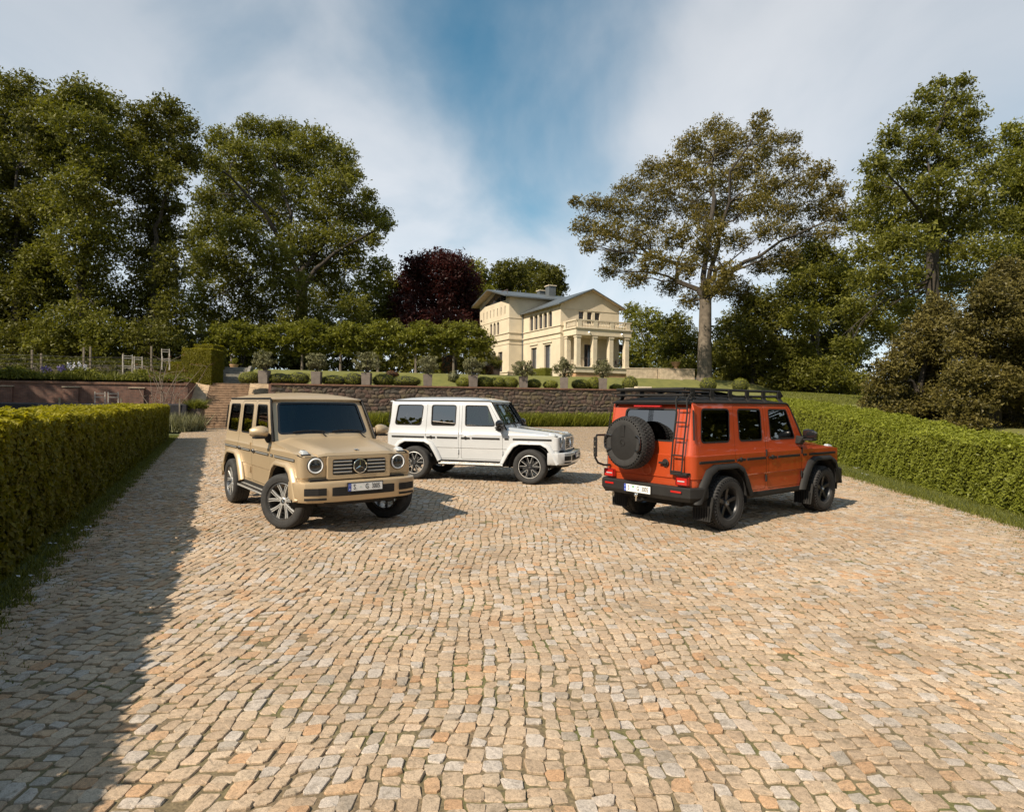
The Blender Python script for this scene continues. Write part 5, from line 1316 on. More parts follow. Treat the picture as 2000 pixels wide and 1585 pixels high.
M_ZINC = pmat('zinc roof', (.16, .175, .18), .45, metal=.5, var=.1, scale=1)
M_SOFFIT = pmat('soffit boards', (.46, .37, .25), .8, var=.1, scale=2)
M_WINGLASS = pmat('villa glass', (.035, .042, .05), .08, var=.2, scale=.6, spec=.9)
M_WINFRAME = pmat('mauve window frame', (.115, .085, .085), .6, var=.1)
M_CURTAIN = pmat('pale curtain', (.40, .42, .38), .9, var=.15, scale=4)
M_SALMON = pmat('warm plinth stone', (.40, .245, .13), .9, var=.2, scale=1.5, bump=.2)
BL, PJ, ML, FW = 9.5, 1.9, 9.6, 7.75
ZP, ZB2, ZB1, ZE, ZME = 5.85 - ZG, 9.72 - ZG, 10.52 - ZG, 12.98 - ZG, 15.05 - ZG
def facade(name, o, d, inn, outline, holes, mat=M_STUCCO, depth=.28):
    """wall skin on the local line o + s*d; holes are (polygon, glazing) pairs cut through it"""
    o, d, inn = np.array(o, float), np.array(d, float), np.array(inn, float)
    fm = lambda s, z: (o[0] + d[0] * s, o[1] + d[1] * s, z)
    mb = MB(); cdt_panel(mb, outline, [h for h, _ in holes], [], [], fm)
    for h, _ in holes:
        n = len(h); mb.add([fm(*p) for p in h] + [tuple(np.array(fm(*p)) + np.array([inn[0], inn[1], 0]) * depth) for p in h], [(k, (k + 1) % n, n + (k + 1) % n, n + k) for k in range(n)])
    w = mb.build(name, mat, villa)
    for h, gl in holes:
        off = np.array([inn[0], inn[1], 0]) * (depth - .04); n = len(h)
        g = MB().add([tuple(np.array(fm(*p)) + off) for p in h], [tuple(range(n))]).build('window', M_WINGLASS, villa)
        S = [p[0] for p in h]; Z = [p[1] for p in h]; s0, s1, z0, z1 = min(S), max(S), min(Z), max(Z); fr = MB(); off2 = np.array([inn[0], inn[1], 0]) * (depth - .09)
        def bar(a, b, c, e):
            q = [tuple(np.array(fm(*p)) + off2 + k) for k in (np.zeros(3), np.array([inn[0], inn[1], 0]) * .04) for p in ((a, c), (b, c), (b, e), (a, e))]; fr.hexa(q)
        t = .07
        bar(s0, s0 + t, z0, z1 - (t if gl == 'arch' else 0)); bar(s1 - t, s1, z0, z1 - (t if gl == 'arch' else 0)); bar(s0 + t, s1 - t, z0, z0 + t)
        if gl != 'arch': bar(s0 + t, s1 - t, z1 - t, z1)
        if gl in ('door', 'pair'): m_ = (s0 + s1) / 2; bar(m_ - t / 2, m_ + t / 2, z0 + t, z1 - t)
        if gl == 'attic':
            for q in (.3, .6): m_ = s0 + (s1 - s0) * q; bar(m_ - t / 2, m_ + t / 2, z0 + t, z1 - t - 1.1 * (1 - q) * .7)
        fr.build('frame', M_WINFRAME, g)
        if gl == 'door':
            cu = MB()
            for a, b in ((s0 + t, s0 + (s1 - s0) * .42),): cu.hexa([tuple(np.array(fm(*p)) + np.array([inn[0], inn[1], 0]) * (depth - .06 + k)) for k in (0, .01) for p in ((a, z0 + t), (b, z0 + t), (b, z1 - t), (a, z1 - t))])
            cu.build('curtain', M_CURTAIN, g)
    return w
def rect(s0, s1, z0, z1): return [(s0, z0), (s1, z0), (s1, z1), (s0, z1)]
def arch(s0, s1, z0, z1):
    r = (s1 - s0) / 2; m = (s0 + s1) / 2; return [(s0, z0), (s1, z0)] + [(m + r * cos(t), z1 - r + r * sin(t)) for t in np.linspace(0, pi, 9)]
def zz(v, u, o, d):
    s = vhit(u, o, d); P = VC[:2] + VE1 * (o[0] + d[0] * s) + VE2 * (o[1] + d[1] * s); r = ray(u, v); return CAM_H + r[2] * P[1] / r[1] - ZG
# wing, left facade (runs back along local y)
hl_ = []
for u in (1037.2, 1045.8, 1054.8, 1063.8, 1073.5): s = vhit(u, (0, 0), (0, 1)); hl_.append((arch(s - .47, s + .47, ZB1 + .10, ZB1 + 2.0), 'arch'))
for u0, u1, vt in ((1037, 1048, 679), (1063, 1075, 673)): a, b = sorted((vhit(u0, (0, 0), (0, 1)), vhit(u1, (0, 0), (0, 1)))); hl_.append((rect(a, b, ZP + .02, zz(vt, (u0 + u1) / 2, (0, 0), (0, 1))), 'door'))
facade('wing_wall', (0, 0), (0, 1), (1, 0), rect(0, BL, -.3, ZE), hl_)
# wing, front gable facade
hf = []
for u0, u1 in ((1129.5, 1139.5), (1146, 1155.5), (1161, 1171)): hf.append((rect(vhit(u0), vhit(u1), ZB1 + .35, 12.25 - ZG), 'pair'))
GA = 14.70 - ZG
facade('wing_wall', (0, 0), (1, 0), (0, 1), [(0, ZB1 - .9), (FW, ZB1 - .9), (FW, ZE), (FW / 2, GA), (0, ZE)], hf)
d0, d1 = vhit(1141, (0, 0)), vhit(1156, (0, 0)); c0, c1 = vhit(1209.5, (0, 0)), vhit(1218, (0, 0))
facade('portico_back_wall', (0, .005), (1, 0), (0, 1), rect(0, FW, -.3, ZB1 - .9), [(rect(d0, d1, ZP + .02, ZP + 2.75), 'pair'), (rect(c0, c1, ZP + 2.05, ZP + 2.95), 'pair')])
facade('wing_wall', (FW, 0), (0, 1), (-1, 0), rect(0, BL, -.3, ZE), [])
# main block
hm = []
for u in (944.2, 950.5, 957.2, 963.9, 970.6, 977.8, 985.5): s = vhit(u, (-PJ, BL), (0, 1)); hm.append((rect(s - .13, s + .13, 13.0 - ZG, 14.0 - ZG), 'slit'))
for u in (958.5, 965.2, 972): s = vhit(u, (-PJ, BL), (0, 1)); hm.append((arch(s - .36, s + .36, ZB1 + .05, ZB1 + 1.75), 'arch'))
for u0, u1 in ((949.3, 956.8), (961.2, 968.5), (973, 981)): a, b = sorted((vhit(u0, (-PJ, BL), (0, 1)), vhit(u1, (-PJ, BL), (0, 1)))); hm.append((rect(a, b, ZP - .25, 8.35 - ZG), 'pair'))
MAP = 16.35 - ZG
hm.append(([(1.0, 14.72 - ZG), (ML - 1.5, 14.72 - ZG), (ML - 1.5, 15.05 - ZG), (ML / 2, MAP - .28), (1.0, 15.33 - ZG)], 'attic'))
facade('main_wall', (-PJ, BL), (0, 1), (1, 0), [(0, -.3), (ML, -.3), (ML, ZME), (ML / 2, MAP), (0, ZME)], hm)
facade('main_wall', (-PJ, BL), (1, 0), (0, 1), rect(0, 12.0, -.3, ZME), [])
facade('main_wall', (-PJ, BL + ML), (1, 0), (0, -1), rect(0, 12.0, -.3, ZME), [])
facade('main_wall', (-PJ + 12, BL), (0, 1), (-1, 0), rect(0, ML, -.3, ZME), [])
# string courses: each a slim band standing proud of the wall
def band(z, h, p, which):
    mb = MB()
    if 'w' in which: mb.box(-p, -.002, -p, BL - .001, z, z + h)
    if 'f' in which: mb.box(-.001, FW + p, -p, -.002, z, z + h)
    if mb.v: mb.build('string_course', M_TRIM, villa)
    if 'm' in which:
        mb = MB(); mb.box(-PJ - p, -PJ - .002, BL - p, BL + ML, z + .002, z + h + .002); mb.box(-PJ - .001, -.06, BL - p, BL - .002, z + .002, z + h + .002); mb.build('string_course', M_TRIM, villa)
band(ZB1, .10, .10, 'wfm'); band(ZB2, .16, .13, 'wm'); band(ZB2 - .55, .06, .05, 'wm'); band(12.37 - ZG, .06, .05, 'fm'); band(ZP - .18, .16, .10, 'wm'); band(ZE - .55, .05, .04, 'w')
for s0, s1 in ((vhit(1078, (0, 0), (0, 1)), vhit(1060.5, (0, 0), (0, 1))), (vhit(1050, (0, 0), (0, 1)), vhit(1035, (0, 0), (0, 1)))): MB().box(-.12, -.003, s0, s1, zz(670, 1068, (0, 0), (0, 1)) , zz(670, 1068, (0, 0), (0, 1)) + .16).build('door_hood', M_TRIM, villa, bevel=.02)
# roofs: sloping slabs with overhang
def slab(poly_top, th, nm, mat, soff=None):
    P = [np.array(p, float) for p in poly_top]; n = len(P); mb = MB().add([tuple(p) for p in P] + [tuple(p - np.array([0, 0, th])) for p in P], [tuple(range(n)), tuple(range(n, 2 * n))[::-1]] + [(k, n + k, n + (k + 1) % n, (k + 1) % n) for k in range(n)])
    r = mb.build(nm, mat, villa)
    if soff: MB().add([tuple(p * np.array([1, 1, 1]) - np.array([0, 0, th + .004])) for p in P], [tuple(range(n))]).build('soffit', M_SOFFIT, r)
    return r
ov, oy = .50, .55; k1 = (GA - ZE) / (FW / 2); zr = GA + .16
for sg in (-1, 1):
    xa = FW / 2 + sg * (FW / 2 + ov); za = GA + .16 - k1 * (FW / 2 + ov); slab([(FW / 2, -oy, zr), (FW / 2, BL + 1.5, zr), (xa, BL + .05 if sg < 0 else BL, za), (xa, -oy, za)][:: 1 if sg > 0 else -1], .14, 'roof', M_ZINC, True)
k2 = (MAP - ZME) / (ML / 2); yo = 1.0; zr2 = MAP + .2
for sg in (-1, 1):
    yc = BL + ML / 2; ya = yc + sg * (ML / 2 + .8); za = zr2 - k2 * (ML / 2 + .8); slab([(-PJ - yo, yc, zr2), (-PJ + 12.6, yc, zr2), (-PJ + 12.6, ya, za), (-PJ - yo, ya, za)][:: 1 if sg < 0 else -1], .16, 'roof', M_ZINC, True)
def chimney(u, y, w, z1):
    a = vhit(u, (0, y), (1, 0)); c = MB().box(a - w / 2, a + w / 2, y - w / 2, y + w / 2, ZME, z1).build('chimney', M_ZINC, villa, bevel=.02); MB().box(a - w / 2 - .1, a + w / 2 + .1, y - w / 2 - .1, y + w / 2 + .1, z1 + .003, z1 + .14).build('chimney_cap', M_TRIM, c, bevel=.02)
chimney(1074, BL + 4.2, 1.05, 17.55 - ZG); chimney(1055, BL + 6.0, .8, 17.15 - ZG)
MB().tube([(-.10, BL - .12, .0), (-.10, BL - .12, ZE - .1)], .06, 8).build('downpipe', M_ZINC, villa)
# portico
A0, Q, PW_ = .57, 2.76, 6.75
x0, x1, y0 = A0 - .2, A0 + PW_ + .2, -Q
pod = MB().box(x0 - .15, x1 + .15, y0 - .15, -.002, ZP - .62, ZP).build('podium', M_TRIM, villa, bevel=.03)
MB().box(x0 - .02, x1 + .02, y0 - .02, -.004, -.3, ZP - .622).build('plinth', M_SALMON, villa)
MB().box(x0 - .25, x1 + .25, y0 - .25, -.006, ZP - .09, ZP + .015).build('podium_edge', M_TRIM, pod, bevel=.02)
ZC = ZP + 3.42
def column(x, y):
    c = MB().box(x - .27, x + .27, y - .27, y + .27, ZP + .02, ZC - .001).build('column', M_TRIM, villa, bevel=.02)
    MB().box(x - .33, x + .33, y - .33, y + .33, ZC - .24, ZC - .10).build('capital', M_TRIM, c, bevel=.015); MB().box(x - .32, x + .32, y - .32, y + .32, ZP + .018, ZP + .16).build('column_base', M_TRIM, c, bevel=.015)
for u in (1129.5, 1161.8, 1193.6, 1224.3): column(vhit(u, (0, y0), (1, 0)) + .05, y0 + .30)
column(x0 + .30, -.45)
ent = MB().box(x0, x1, y0, -.01, ZC, ZC + .82).build('entablature', M_STUCCO, villa)
MB().box(x0 - .12, x1 + .12, y0 - .12, -.012, ZC + .70, ZC + .86).build('cornice', M_TRIM, ent, bevel=.02); MB().box(x0 - .03, x1 + .03, y0 - .03, -.012, ZC + .02, ZC + .12).build('fascia', M_TRIM, ent)
zb, zt = ZC + .86, ZC + 1.70
bal = MB().box(x0 - .02, x1 + .02, y0 - .02, y0 + .24, zt - .13, zt).box(x0 - .02, x0 + .24, y0 + .24, -.01, zt - .13, zt).box(x1 - .24, x1 + .02, y0 + .24, -.01, zt - .13, zt).build('balcony_rail', M_TRIM, villa)
peds = [vhit(u, (0, y0), (1, 0)) for u in (1132, 1163, 1195, 1226.5)]
for x in peds: MB().box(x - .26, x + .26, y0 + .001, y0 + .22, zb, zt - .131).build('pedestal', M_TRIM, bal)
MB().box(x0, x0 + .22, -.5, -.012, zb, zt - .131).build('pedestal', M_TRIM, bal)
def balm():
    return MB().lathe([(.05, 0), (.06, .03), (.035, .07), (.075, .22), (.05, .40), (.035, .52), (.055, .66), (.055, .71)], 8, 'z').mesh('baluster')
BMESH = balm()
for a, b in zip(peds[:-1], peds[1:]):
    nb = 8
    for k in range(nb): o = link('baluster', BMESH, bal, mat=M_TRIM); o.location = (a + .26 + (b - a - .52) * (k + .5) / nb, y0 + .11, zb)
for k in range(7): o = link('baluster', BMESH, bal, mat=M_TRIM); o.location = (x0 + .11, y0 + .45 + (Q - 1.2) * k / 6, zb)
M_LAMPGLOW, t_, out_ = new_mat('portico lamp glow'); em_ = N(t_, 'ShaderNodeEmission', i_Strength=6.0); em_.inputs[0].default_value = (1, .95, .85, 1); t_.links.new(em_.outputs[0], out_.inputs[0])
for u in (1149, 1213):
    x = vhit(u, (0, y0), (1, 0)); lp = MB().box(x - .07, x + .07, y0 - .14, y0 - .002, ZC + .38, ZC + .46).build('wall_lamp', M_ZINC, villa); MB().lathe([(0, -.03), (.06, -.02), (.06, .02)], 10, 'z', (x, y0 - .10, ZC + .36)).build('lamp_bulb', M_LAMPGLOW, lp)
rail = MB(); xs = [vhit(u, (0, y0), (1, 0)) for u in (1134, 1222)]
rail.tube([(xs[0], y0 + .3, ZP + .95), (xs[1], y0 + .3, ZP + .95)], .018, 5)
for k in range(12): x = xs[0] + (xs[1] - xs[0]) * k / 11; rail.tube([(x, y0 + .3, ZP), (x, y0 + .3, ZP + .95)], .01, 4)
rail.build('portico_railing', M_WINFRAME, villa)
def vworld(a, b, z): p = VC[:2] + VE1 * a + VE2 * b; return (p[0], p[1], ZG + z)
bn = thing('white_bench', 'small white bench standing inside the portico', 'bench', vworld(x0 + .9, -1.3, ZP + .015), VA)
MB().box(-.5, .5, -.2, .2, .40, .45).build('seat', M_TRIM, bn); MB().box(-.5, .5, .18, .22, .45, .85).build('backrest', M_TRIM, bn)
for sx in (-.44, .44):
    for sy in (-.16, .16): MB().box(sx - .03, sx + .03, sy - .03, sy + .03, 0, .40).build('leg', M_TRIM, bn)
for k, (u, w_) in enumerate(((1172, 'between the middle portico columns'), (1207, 'by the end portico column'))):
    x = vhit(u, (0, y0 + 1.0), (1, 0)); ch = thing('metal_chair', 'dark metal garden chair ' + w_, 'chair', vworld(x, y0 + 1.1, ZP + .015), VA + .4 + k, 'portico chairs')
    MB().box(-.22, .22, -.22, .22, .43, .46).build('seat', M_WINFRAME, ch); MB().box(-.22, .22, .20, .23, .50, .90).build('backrest', M_WINFRAME, ch)
    for sx in (-.2, .2):
        for sy in (-.2, .2): MB().tube([(sx, sy, 0), (sx, sy, .47 if sy < 0 else .9)], .014, 5).build('leg', M_WINFRAME, ch)
# low clipped hedge in front of the wing, potted ball by the main doors
hA = np.array(vworld(-2.2, -.6, 0)[:2]); 
hedge('low_hedge', 'low dark clipped hedge along the foot of the villa wing', hA, VE2, -VE1, 0, 7.5, .9, lambda s: 5.72 + 0 * s, LF_BOX, .08, 420, 44, rough=.03, droop=.1, zb=lambda s: 4.6 + 0 * s)
p = at(967, 727, 76.0); planter('ball_planter', 'dark square planter holding a clipped ball by the villa doors', (p[0], p[1], float(H(p[0], p[1]))), .9, .95, M_RUSTBOX, VA)
boxball('topiary_ball', 'dark clipped ball in the planter by the villa doors', (p[0], p[1], float(H(p[0], p[1])) + .9), (.85, .85, .95), LF_YEW, .1, 1500)
# low terrace wall and steps right of the portico, urn and bench slab
lw = at(1236, 752, 66.0); lwz = float(H(lw[0], lw[1]))
tw = thing('terrace_wall', 'low stone terrace wall running from the portico to the stone stair', 'wall', (lw[0], lw[1], lwz), rad(4)); MB().box(-.6, 2.6, 0, .4, -.3, 1.02).build('wall_face', M_SANDSTONE, tw); MB().box(-.65, 2.62, -.05, .45, 1.022, 1.12).build('coping', M_SANDSTONE, tw, bevel=.01)
tw2 = thing('terrace_wall', 'low stone terrace wall between the stepped stair and the plane tree', 'wall', (at(1330, 752, 67.5)[0], 67.5, lwz), rad(4)); MB().box(-2.4, 1.6, .3, .7, -.3, 1.12).build('wall_face', M_SANDSTONE, tw2); MB().box(-2.45, 1.65, .25, .75, 1.122, 1.2).build('coping', M_SANDSTONE, tw2, bevel=.01)
st_ = thing('stone_stair', 'short pale stone stair stepping down beside the terrace wall', 'steps', (at(1287, 752, 65.8)[0], 65.8, lwz), rad(4))
for k in range(7): MB().box(k * .34, k * .34 + .38, -.5, 1.3, -.4, 1.0 - k * .16).build('step', M_SANDSTONE, st_, bevel=.01, seg=1)
pu = at(1320, 735, 67.9); ur = thing('stone_urn', 'round terracotta urn on the terrace wall beside the plane tree', 'urn', (pu[0], pu[1] + .1, lwz + 1.2)); MB().lathe([(0, 0), (.22, 0), (.24, .06), (.16, .12), (.36, .34), (.46, .58), (.50, .66), (.44, .66), (.36, .5), (0, .45)], 20, 'z').build('bowl', M_SALMON, ur, smooth_angle=40); MB().lathe([(.47, .60), (.53, .63), (.53, .69), (.46, .69)], 20, 'z').build('rim', M_SALMON, ur)
pb = wpt(t_of(1246, 1.6), 1.6); sb = thing('stone_slabs', 'pale stacked stone slabs on the wall beyond the roof rack', 'slabs', (pb[0], pb[1], 3.13), W_ANG)
MB().box(-1.1, 1.0, -.3, .4, 0, .14).build('slab', M_TRIM, sb, bevel=.02); MB().box(-.2, 1.2, -.25, .35, .141, .28).build('slab', M_TRIM, sb, bevel=.02)
# ================================================================== trees
tree('tall_lime', 'tall dark lime tree farthest from the brick steps', 60, (30, 712), (35, 560),
     [(42, 178, 48, 34), (-15, 215, 60, 60), (80, 235, 40, 45), (25, 270, 60, 50), (95, 300, 34, 45), (-40, 320, 70, 60), (45, 350, 60, 45), (80, 400, 50, 45), (0, 420, 70, 50), (-60, 440, 70, 60), (50, 470, 60, 45), (10, 530, 80, 50), (70, 560, 60, 50), (20, 610, 90, 50), (60, 660, 70, 40), (-50, 600, 80, 60)],
     LF_DARK, M_BARK, .55, leaf=.30, seed=1, group='tall limes beyond the kitchen garden', k=1.9)
tree('tall_lime', 'tall lime tree with sunlit tiers between two darker limes', 57, (160, 712), (160, 520),
     [(160, 185, 40, 32), (118, 215, 34, 36), (205, 215, 38, 38), (160, 250, 55, 38), (222, 275, 34, 42), (130, 300, 45, 40), (190, 320, 50, 40), (145, 365, 48, 36), (225, 350, 28, 40), (120, 410, 45, 32), (190, 405, 45, 36), (150, 455, 55, 34), (215, 460, 34, 40), (95, 500, 45, 30), (165, 515, 55, 36), (70, 520, 30, 24), (120, 570, 60, 40), (195, 580, 50, 45), (150, 630, 70, 42), (205, 660, 50, 40), (110, 670, 60, 34)],
     LF_LIME, M_BARK, .5, leaf=.28, seed=2, group='tall limes beyond the kitchen garden', k=1.9)
tree('tall_lime', 'tall lime tree with a forked round top behind the square hedge block', 59, (300, 716), (305, 480),
     [(325, 212, 30, 24), (280, 225, 32, 28), (352, 248, 34, 30), (300, 262, 40, 30), (262, 285, 26, 40), (366, 298, 28, 26), (330, 305, 38, 32), (295, 325, 40, 32), (375, 322, 18, 14), (335, 350, 32, 24), (280, 370, 36, 32), (318, 400, 30, 30), (345, 408, 18, 16), (290, 435, 44, 36), (325, 460, 32, 32), (285, 500, 48, 40), (330, 520, 30, 45), (300, 560, 52, 45), (275, 610, 55, 45), (335, 610, 34, 50), (300, 665, 60, 40), (350, 670, 30, 36)],
     LF_DARK, M_BARK, .5, leaf=.28, seed=3, group='tall limes beyond the kitchen garden', k=1.9)
tree('great_lime', 'great spreading lime tree rising above the pleached row', 77, (585, 722), (590, 560),
     [(505, 252, 48, 24), (432, 276, 32, 28), (560, 262, 34, 26), (612, 275, 40, 30), (662, 308, 36, 32), (475, 300, 40, 32), (540, 305, 46, 34), (412, 318, 22, 24), (600, 325, 48, 34), (684, 345, 26, 26), (440, 345, 40, 32), (505, 355, 48, 36), (650, 368, 42, 34), (570, 375, 48, 36), (718, 382, 18, 18), (400, 388, 26, 26), (452, 400, 46, 34), (735, 425, 32, 22), (752, 440, 18, 14), (695, 415, 38, 30), (625, 420, 46, 34), (525, 420, 50, 38), (412, 440, 40, 32), (470, 455, 44, 34), (728, 468, 22, 18), (670, 465, 42, 32), (590, 470, 50, 38), (380, 470, 24, 32), (430, 500, 50, 38), (530, 500, 50, 38), (690, 505, 30, 26), (630, 520, 48, 38), (390, 530, 30, 36), (470, 550, 50, 40), (560, 560, 52, 40), (650, 575, 50, 42), (400, 590, 38, 40), (500, 610, 56, 40), (600, 625, 56, 40), (690, 610, 34, 40), (430, 640, 46, 36), (670, 655, 50, 30)],
     LF_LIME, M_BARK, .80, leaf=.31, seed=4, k=1.9, limb_r=.42)
tree('broadleaf_tree', 'small green tree between the great lime and the copper beech', 92, (740, 720), (738, 640), [(740, 522, 28, 22), (718, 556, 34, 30), (758, 560, 22, 30), (740, 600, 42, 36), (710, 630, 34, 34), (765, 625, 22, 34)], LF_LIME, M_BARK, .4, leaf=.4, seed=5, k=1.8)
tree('copper_beech', 'dark purple copper beech behind the villa', 88, (855, 725), (855, 640), [(855, 508, 40, 20), (815, 522, 32, 26), (892, 522, 34, 28), (855, 545, 50, 34), (800, 560, 34, 32), (905, 560, 40, 34), (785, 600, 26, 32), (840, 592, 44, 36), (895, 600, 46, 36), (815, 630, 44, 32), (875, 638, 54, 32), (930, 620, 20, 30)], LF_COPPER, M_BARK, .6, leaf=.36, seed=6, k=2.6)
tree('broadleaf_tree', 'light green tree showing between the copper beech and the villa roof', 104, (935, 720), (932, 620), [(922, 528, 30, 22), (945, 552, 24, 26), (905, 545, 26, 26), (935, 585, 34, 34)], LF_BRIGHT, M_BARK, .4, leaf=.4, seed=7, k=2)
tree('broadleaf_tree', 'broad green tree rising behind the villa chimneys', 108, (1030, 722), (1030, 620), [(998, 528, 36, 20), (1040, 524, 34, 18), (1078, 538, 26, 20), (980, 552, 28, 26), (1020, 556, 44, 28), (1066, 562, 36, 26), (1092, 560, 16, 18), (1030, 595, 60, 28)], LF_DARK, M_BARK, .5, leaf=.42, seed=8, k=2.4)
tree('plane_tree', 'mighty plane tree with pale mottled trunk standing beside the villa', 66, (1376, 748), (1378, 585),
     [(1400, 250, 30, 20), (1485, 240, 18, 26), (1350, 280, 32, 26), (1432, 276, 38, 28), (1500, 280, 28, 26), (1545, 272, 22, 14), (1395, 305, 36, 26), (1275, 332, 30, 22), (1322, 325, 34, 28), (1465, 322, 42, 30), (1545, 315, 34, 24), (1602, 335, 28, 18), (1360, 350, 38, 28), (1420, 355, 38, 28), (1232, 368, 34, 22), (1290, 375, 38, 28), (1500, 365, 40, 28), (1570, 362, 38, 24), (1632, 372, 24, 20), (1165, 398, 32, 18), (1126, 392, 14, 9), (1210, 408, 36, 26), (1345, 402, 36, 28), (1270, 420, 38, 28), (1430, 408, 36, 28), (1535, 410, 40, 26), (1605, 410, 40, 26), (1645, 420, 22, 22), (1140, 440, 26, 20), (1190, 450, 38, 26), (1390, 455, 34, 28), (1250, 465, 38, 26), (1320, 460, 36, 28), (1560, 455, 36, 20), (1620, 455, 28, 18), (1500, 450, 30, 22), (1150, 478, 20, 16), (1210, 500, 34, 24), (1280, 512, 38, 26), (1340, 520, 30, 24), (1190, 532, 20, 14), (1240, 545, 28, 18), (1440, 470, 26, 22), (1420, 530, 22, 22), (1490, 520, 28, 20), (1310, 560, 26, 18), (1375, 490, 32, 26), (1400, 560, 30, 24), (1440, 565, 34, 24), (1350, 585, 24, 18), (1530, 500, 30, 22), (1480, 400, 36, 26), (1380, 420, 36, 28), (1460, 590, 26, 18)],
     LF_PLANE, M_PLANEBARK, .74, leaf=.24, seed=9, k=1.35, clump=.62, limb_r=.40, per=16, spread_y=.85)
tree('broadleaf_tree', 'feathery green tree beyond the villa balcony', 96, (1262, 738), (1262, 680), [(1232, 608, 16, 20), (1265, 625, 30, 28), (1232, 650, 24, 30), (1290, 655, 34, 34), (1250, 690, 36, 30), (1300, 705, 40, 28), (1225, 705, 24, 24)], LF_BRIGHT, M_BARK, .4, leaf=.36, seed=10, k=1.6)
tree('broadleaf_tree', 'green woodland tree directly behind the plane trunk', 82, (1330, 742), (1332, 680), [(1320, 640, 30, 34), (1345, 675, 36, 34), (1310, 690, 30, 30), (1345, 715, 40, 24), (1400, 700, 30, 34), (1415, 650, 26, 30)], LF_LIME, M_BARK, .4, leaf=.34, seed=11, k=1.9)
tree('woodland_tree', 'dense mid green tree at the back of the lawn', 70, (1470, 775), (1475, 690), [(1480, 595, 38, 30), (1445, 630, 34, 32), (1515, 620, 40, 32), (1475, 655, 48, 34), (1430, 690, 34, 34), (1510, 690, 48, 36), (1465, 730, 46, 30), (1530, 745, 44, 28), (1425, 745, 34, 26)], LF_DARK, M_BARK, .45, leaf=.30, seed=12, group='trees at the back of the lawn')
tree('woodland_tree', 'tall green tree between the plane and the ragged lime', 68, (1590, 782), (1592, 640), [(1590, 488, 34, 26), (1555, 520, 36, 30), (1625, 515, 38, 32), (1590, 550, 46, 34), (1650, 550, 30, 34), (1545, 575, 38, 32), (1620, 590, 46, 36), (1570, 620, 46, 34), (1655, 620, 34, 36), (1600, 665, 52, 36), (1550, 690, 42, 34), (1650, 680, 40, 38), (1600, 725, 54, 32), (1650, 745, 44, 28), (1560, 750, 44, 26)], LF_LIME, M_BARK, .5, leaf=.30, seed=13, group='trees at the back of the lawn')
tree('lime_tree', 'tall lime tree with a ragged top towering over the yews', 47, (1820, 800), (1822, 470),
     [(1836, 162, 16, 14), (1884, 160, 20, 12), (1812, 190, 26, 18), (1868, 195, 34, 20), (1905, 222, 24, 16), (1780, 232, 28, 22), (1832, 238, 42, 26), (1880, 262, 34, 22), (1742, 272, 28, 24), (1800, 285, 44, 28), (1922, 288, 28, 20), (1718, 318, 30, 24), (1860, 312, 46, 30), (1770, 335, 48, 30), (1705, 362, 28, 22), (1930, 340, 38, 28), (1830, 362, 50, 30), (1740, 388, 46, 28), (1692, 408, 30, 22), (1900, 388, 48, 32), (1800, 415, 52, 32), (1675, 442, 24, 16), (1725, 440, 44, 26), (1870, 440, 52, 32), (1940, 430, 44, 30), (1770, 470, 54, 32), (1700, 490, 44, 28), (1840, 492, 54, 32), (1920, 490, 50, 32), (1740, 530, 54, 32), (1690, 552, 36, 28), (1820, 545, 54, 32), (1890, 550, 50, 32), (1670, 600, 38, 24), (1740, 590, 54, 32), (1800, 610, 50, 32), (1700, 630, 44, 24), (1650, 668, 26, 14), (1740, 650, 40, 24), (1950, 560, 40, 34)],
     LF_LIME, M_BARK, .5, leaf=.25, seed=14, k=1.7)
tree('broadleaf_tree', 'tree with upright dark boughs standing behind the ragged lime', 52, (2000, 800), (2000, 480), [(1978, 262, 22, 24), (2005, 290, 36, 34), (1972, 320, 26, 30), (2010, 350, 44, 36), (1975, 380, 28, 30), (2020, 420, 50, 40), (1985, 440, 34, 34), (2000, 500, 50, 40), (1975, 560, 36, 24), (2020, 600, 50, 40)], LF_BRIGHT, M_BARK, .45, leaf=.27, seed=15, k=1.8)
tree('yew_tree', 'dark spreading yew touching the lawn behind the clipped hedge', 31, (1790, 838), (1795, 760), [(1835, 605, 34, 30), (1800, 640, 36, 28), (1860, 650, 44, 32), (1775, 680, 36, 26), (1825, 690, 48, 30), (1745, 715, 34, 24), (1795, 730, 48, 28), (1860, 735, 50, 30), (1722, 752, 36, 20), (1770, 768, 46, 24), (1835, 778, 54, 26), (1705, 785, 26, 14), (1750, 795, 50, 16), (1820, 808, 60, 18)], LF_YEW, M_BARK, .3, leaf=.13, seed=16, k=2.6, clump=.42, flat=.35, up=.3, per=34, droop=.25, group='yews behind the hedge', depth=.6)
tree('yew_tree', 'taller dark yew farthest from the villa behind the clipped hedge', 27, (1940, 858), (1945, 760), [(1965, 535, 34, 34), (1935, 575, 40, 34), (2000, 580, 44, 40), (1910, 620, 40, 32), (1965, 630, 50, 36), (2020, 650, 50, 44), (1895, 670, 40, 30), (1945, 690, 54, 34), (2010, 710, 54, 40), (1890, 725, 44, 28), (1950, 745, 58, 32), (2015, 770, 54, 36), (1890, 780, 50, 26), (1950, 800, 62, 28), (2020, 820, 60, 28), (1890, 822, 50, 16), (1985, 838, 54, 16), (2050, 835, 60, 26), (2060, 760, 50, 50)], LF_YEW, M_BARK, .3, leaf=.12, seed=17, k=2.6, clump=.42, flat=.35, up=.3, per=34, droop=.25, group='yews behind the hedge', depth=.6)
